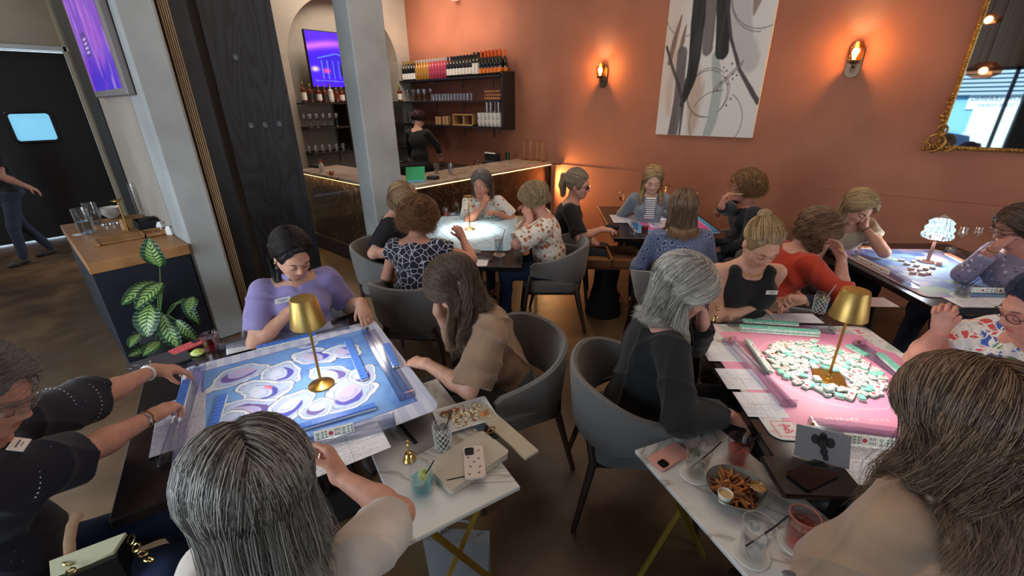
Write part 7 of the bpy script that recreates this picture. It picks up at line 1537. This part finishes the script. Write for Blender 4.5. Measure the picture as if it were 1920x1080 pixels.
MB().tube([(.13, .05, .03), (.165, .07, .03), (.18, .055, .03), (.15, .04, .03)], .003, 6, closed=True).build('clasp_ring', BRASS, pu, True); MB().tube([(-.12, -.04, .029), (-.05, -.075, .03), (.03, -.05, .029), (.02, .0, .0295)], .0018, 6).build('wrist_cord', BLACKM, pu, True)
p = at(945, 810, SZ); nb = tagp(MB().box((0, 0, .008), (.07, .36, .014), bev=.003).build('notebook', mat('beige_cover', (184, 172, 150), .6), loc=(p[0], p[1], SZ+.001)), 'narrow beige notebook along the outer edge of the marble table', 'notebook'); nb.rotation_euler[2] = ya+.12
p = at(790, 800, SZ); tagp(gridmesh('menu_sheet', .2, .26, 40, 48, cardcol(33, (150, 146, 140)), cm, None, loc=(p[0], p[1], SZ+.002)), 'greyish printed sheet under the cut-glass tumbler', 'card').rotation_euler[2] = ya+.2
bpy.data.objects['menu_sheet'].modifiers.new('thickness', 'SOLIDIFY').thickness = .001
p = at(745, 792, SZ); tagp(MB().box((0, 0, .004), (.016, .34, .006), bev=.002).build('black_strap', BLACKM, loc=(p[0], p[1], SZ+.001)), 'thin black strap crossing the marble table next to the mat', 'strap').rotation_euler[2] = ya+.15
# ---- bowl of fries
p = at(1376, 930, SZ); fbw = empty('fries_bowl', (p[0], p[1], SZ+.001), label='round grey bowl of seasoned fries with two dip cups', cat='bowl')
MB().lathe((0, 0, 0), [(.05, 0), (.055, .002), (.085, .028), (.098, .045), (.095, .046), (.082, .030), (.05, .008), (1e-6, .007)], 36).build('bowl', mat('grey_bowl', (112, 112, 104), .35), fbw, True)
r = np.random.default_rng(5); fm = [mat('fry_a', (146, 84, 38), .6), mat('fry_b', (112, 58, 28), .6), mat('fry_c', (176, 112, 54), .6)]
for i in range(70):
    a = r.random()*6.28; q = .062*math.sqrt(r.random()); L_ = .045+.04*r.random(); x, y = q*math.cos(a), q*math.sin(a)
    if x > .035 and y > -.0: continue
    R = rz3(r.random()*6.28)@ry3(r.normal()*.25); MB().box((x, y, .022+.026*r.random()*(1-q/.07*.5)), (L_, .0085, .0085), R=R, bev=.002).build('french_fry', fm[i % 3], fbw)
for i, (x, y, rr, zz, c_) in enumerate(((.058, .026, .026, .028, (176, 130, 70)), (-.015, -.072, .024, .024, (196, 160, 110)))):
    e = empty('dip_cup', (p[0]+x, p[1]+y, SZ+.03), label=['small dip cup of mustard sauce in the fries bowl, on the right', 'small dip cup of pale sauce in the fries bowl, on the viewer side'][i], cat='cup')
    MB().lathe((0, 0, 0), [(rr*.75, 0), (rr*.8, .002), (rr, .034), (rr*.95, .035), (rr*.74, .004), (1e-6, .004)], 22).build('cup', CHROME if i == 0 else mat('cup_white', (214, 208, 196), .4), e, True); MB().lathe((0, 0, .026), [(1e-6, 0), (rr*.9, 0), (1e-6, .002)], 20).build('sauce', mat('sauce_%d' % c_[0], c_, .3), e, True)
# ---- upper left corner of the oyster table
e = phone(352, 652, TZ, T1.a-math.pi/2+.5, mat('coral_case', (204, 84, 92), .4), 'coral-red phone lying at the far left corner of the oyster table', deco=mat('motif_light', (236, 160, 130), .5))
drink(400, 655, .09, .032, .04, 'short glass of crimson drink beside the coral phone', col=(236, 80, 130), fill=.8, straw=BS, ice=1)
p = at(372, 664, TZ); tagp(MB().lathe((0, 0, 0), [(1e-6, 0), (.03, .002), (.034, .012), (.02, .022), (1e-6, .024)], 12).build('lime_wedge', LIME, smooth=True, loc=(p[0], p[1], TZ+.001)), 'lime wedge lying between the coral phone and the crimson drink', 'lime')
p = at(300, 680, TZ); tagp(MB().prism(rrect(.24, .16, .01), 0, .008).build('dark_tray', mat('grey_tray', (62, 62, 66), .4), loc=(p[0], p[1], TZ+.001)), 'dark grey flat tray behind the wrist of the person in navy', 'tray').rotation_euler[2] = T1.a+.2
p = at(258, 700, TZ); ge = empty('eyeglasses', (p[0], p[1], TZ+.002), T1.a, label='thin-framed folded glasses on the left corner of the oyster table', cat='glasses')
g = MB()
for q in (-1, 1): g.tube([(q*.033+.022*math.cos(a), 0, .018+.016*math.sin(a)) for a in np.linspace(0, 6.283, 15)[:-1]], .0014, 6, closed=True); g.tube([(q*.055, 0, .02), (q*.05, .06, .016), (-q*.02, .07, .004)], .0014, 6)
g.build('wire_frame', CHROME, ge, True)
# ---- handbag hanging over the chair at the lower left
q0 = at(140, 975, .74); hb = empty('handbag', (q0[0], q0[1], .30), math.radians(20), label='beige handbag with tan strap and gold chain hanging on the slate chair', cat='handbag')
def hp(px, py, z): v = at(px, py, z); R = rz3(-math.radians(20)); return R@np.array([v[0]-q0[0], v[1]-q0[1], v[2]-.30])
TANL = mat('tan_leather', (190, 154, 120), .5); CRL = mat('cream_leather', (186, 178, 140), .5)
MB().tube([hp(148, 962, .80), hp(135, 985, .78), hp(130, 1015, .745), hp(132, 1052, .70)], .0135, 8, flat=.22, upv=tuple(ray(130, 1000)/np.linalg.norm(ray(130, 1000)))).build('strap', TANL, hb, True)
fa, fb_, fc, fd = hp(92, 1052, .72), hp(236, 998, .74), hp(212, 1034, .70), hp(96, 1098, .66)
dn = np.array([0, 0, -.012]); MB().add([fa, fb_, fc, fd, fa+dn, fb_+dn, fc+dn, fd+dn], [(0, 3, 2, 1), (4, 5, 6, 7), (0, 1, 5, 4), (1, 2, 6, 5), (2, 3, 7, 6), (3, 0, 4, 7)]).build('flap', CRL, hb)
bb0 = [hp(92, 1060, .675), hp(232, 1004, .69)]; lo = np.array([0, 0, -.26]); nb_ = nrm(np.cross(bb0[1]-bb0[0], (0, 0, 1)))*.08
MB().add([bb0[0], bb0[1], bb0[1]+nb_, bb0[0]+nb_, bb0[0]+lo, bb0[1]+lo, bb0[1]+nb_+lo, bb0[0]+nb_+lo], [(0, 1, 2, 3), (7, 6, 5, 4), (0, 4, 5, 1), (1, 5, 6, 2), (2, 6, 7, 3), (3, 7, 4, 0)]).build('bag_body', BLACK, hb)
for i, (px, py) in enumerate(((246, 1012), (256, 1026), (268, 1038), (280, 1050), (128, 1056), (134, 1070))):
    c_ = hp(px, py, .70); a = i*.9; MB().tube([c_+np.array([.013*math.cos(t), .009*math.sin(t), .010*math.sin(t)*math.cos(a)]) for t in np.linspace(0, 6.283, 13)[:-1]], .0028, 6, closed=True).build('chain_link', BRASS, hb, True)
# ---- bags on the floor under the marble table, trinkets near the column
p = at(862, 1050, .12); bg = empty('tote_bag', (p[0], p[1], 0), .6, label='pale grey tote bag on the floor below the marble table', cat='bag'); MB().add([(-.12, -.05, 0), (.12, -.05, 0), (.12, .05, 0), (-.12, .05, 0), (-.14, -.03, .26), (.14, -.03, .28), (.13, .03, .28), (-.14, .03, .26)], [(3, 2, 1, 0), (4, 5, 6, 7), (0, 1, 5, 4), (1, 2, 6, 5), (2, 3, 7, 6), (3, 0, 4, 7)]).build('bag_body', mat('grey_canvas', (132, 134, 138), .85), bg); MB().tube([(-.08, 0, .26), (-.05, .0, .36), (.05, 0, .36), (.08, 0, .27)], .006, 6).build('handle', MATS['grey_canvas'], bg, True)
p = at(1148, 432, TZ); tagp(MB().ball((0, 0, .035), .05, 10, (1.5, .9, .7)).build('black_purse', mat('soft_black', (22, 20, 22), .7), smooth=True, loc=(p[0], p[1], TZ)), 'soft black purse on the near left corner of the far table', 'purse')
p = at(968, 508, .60)
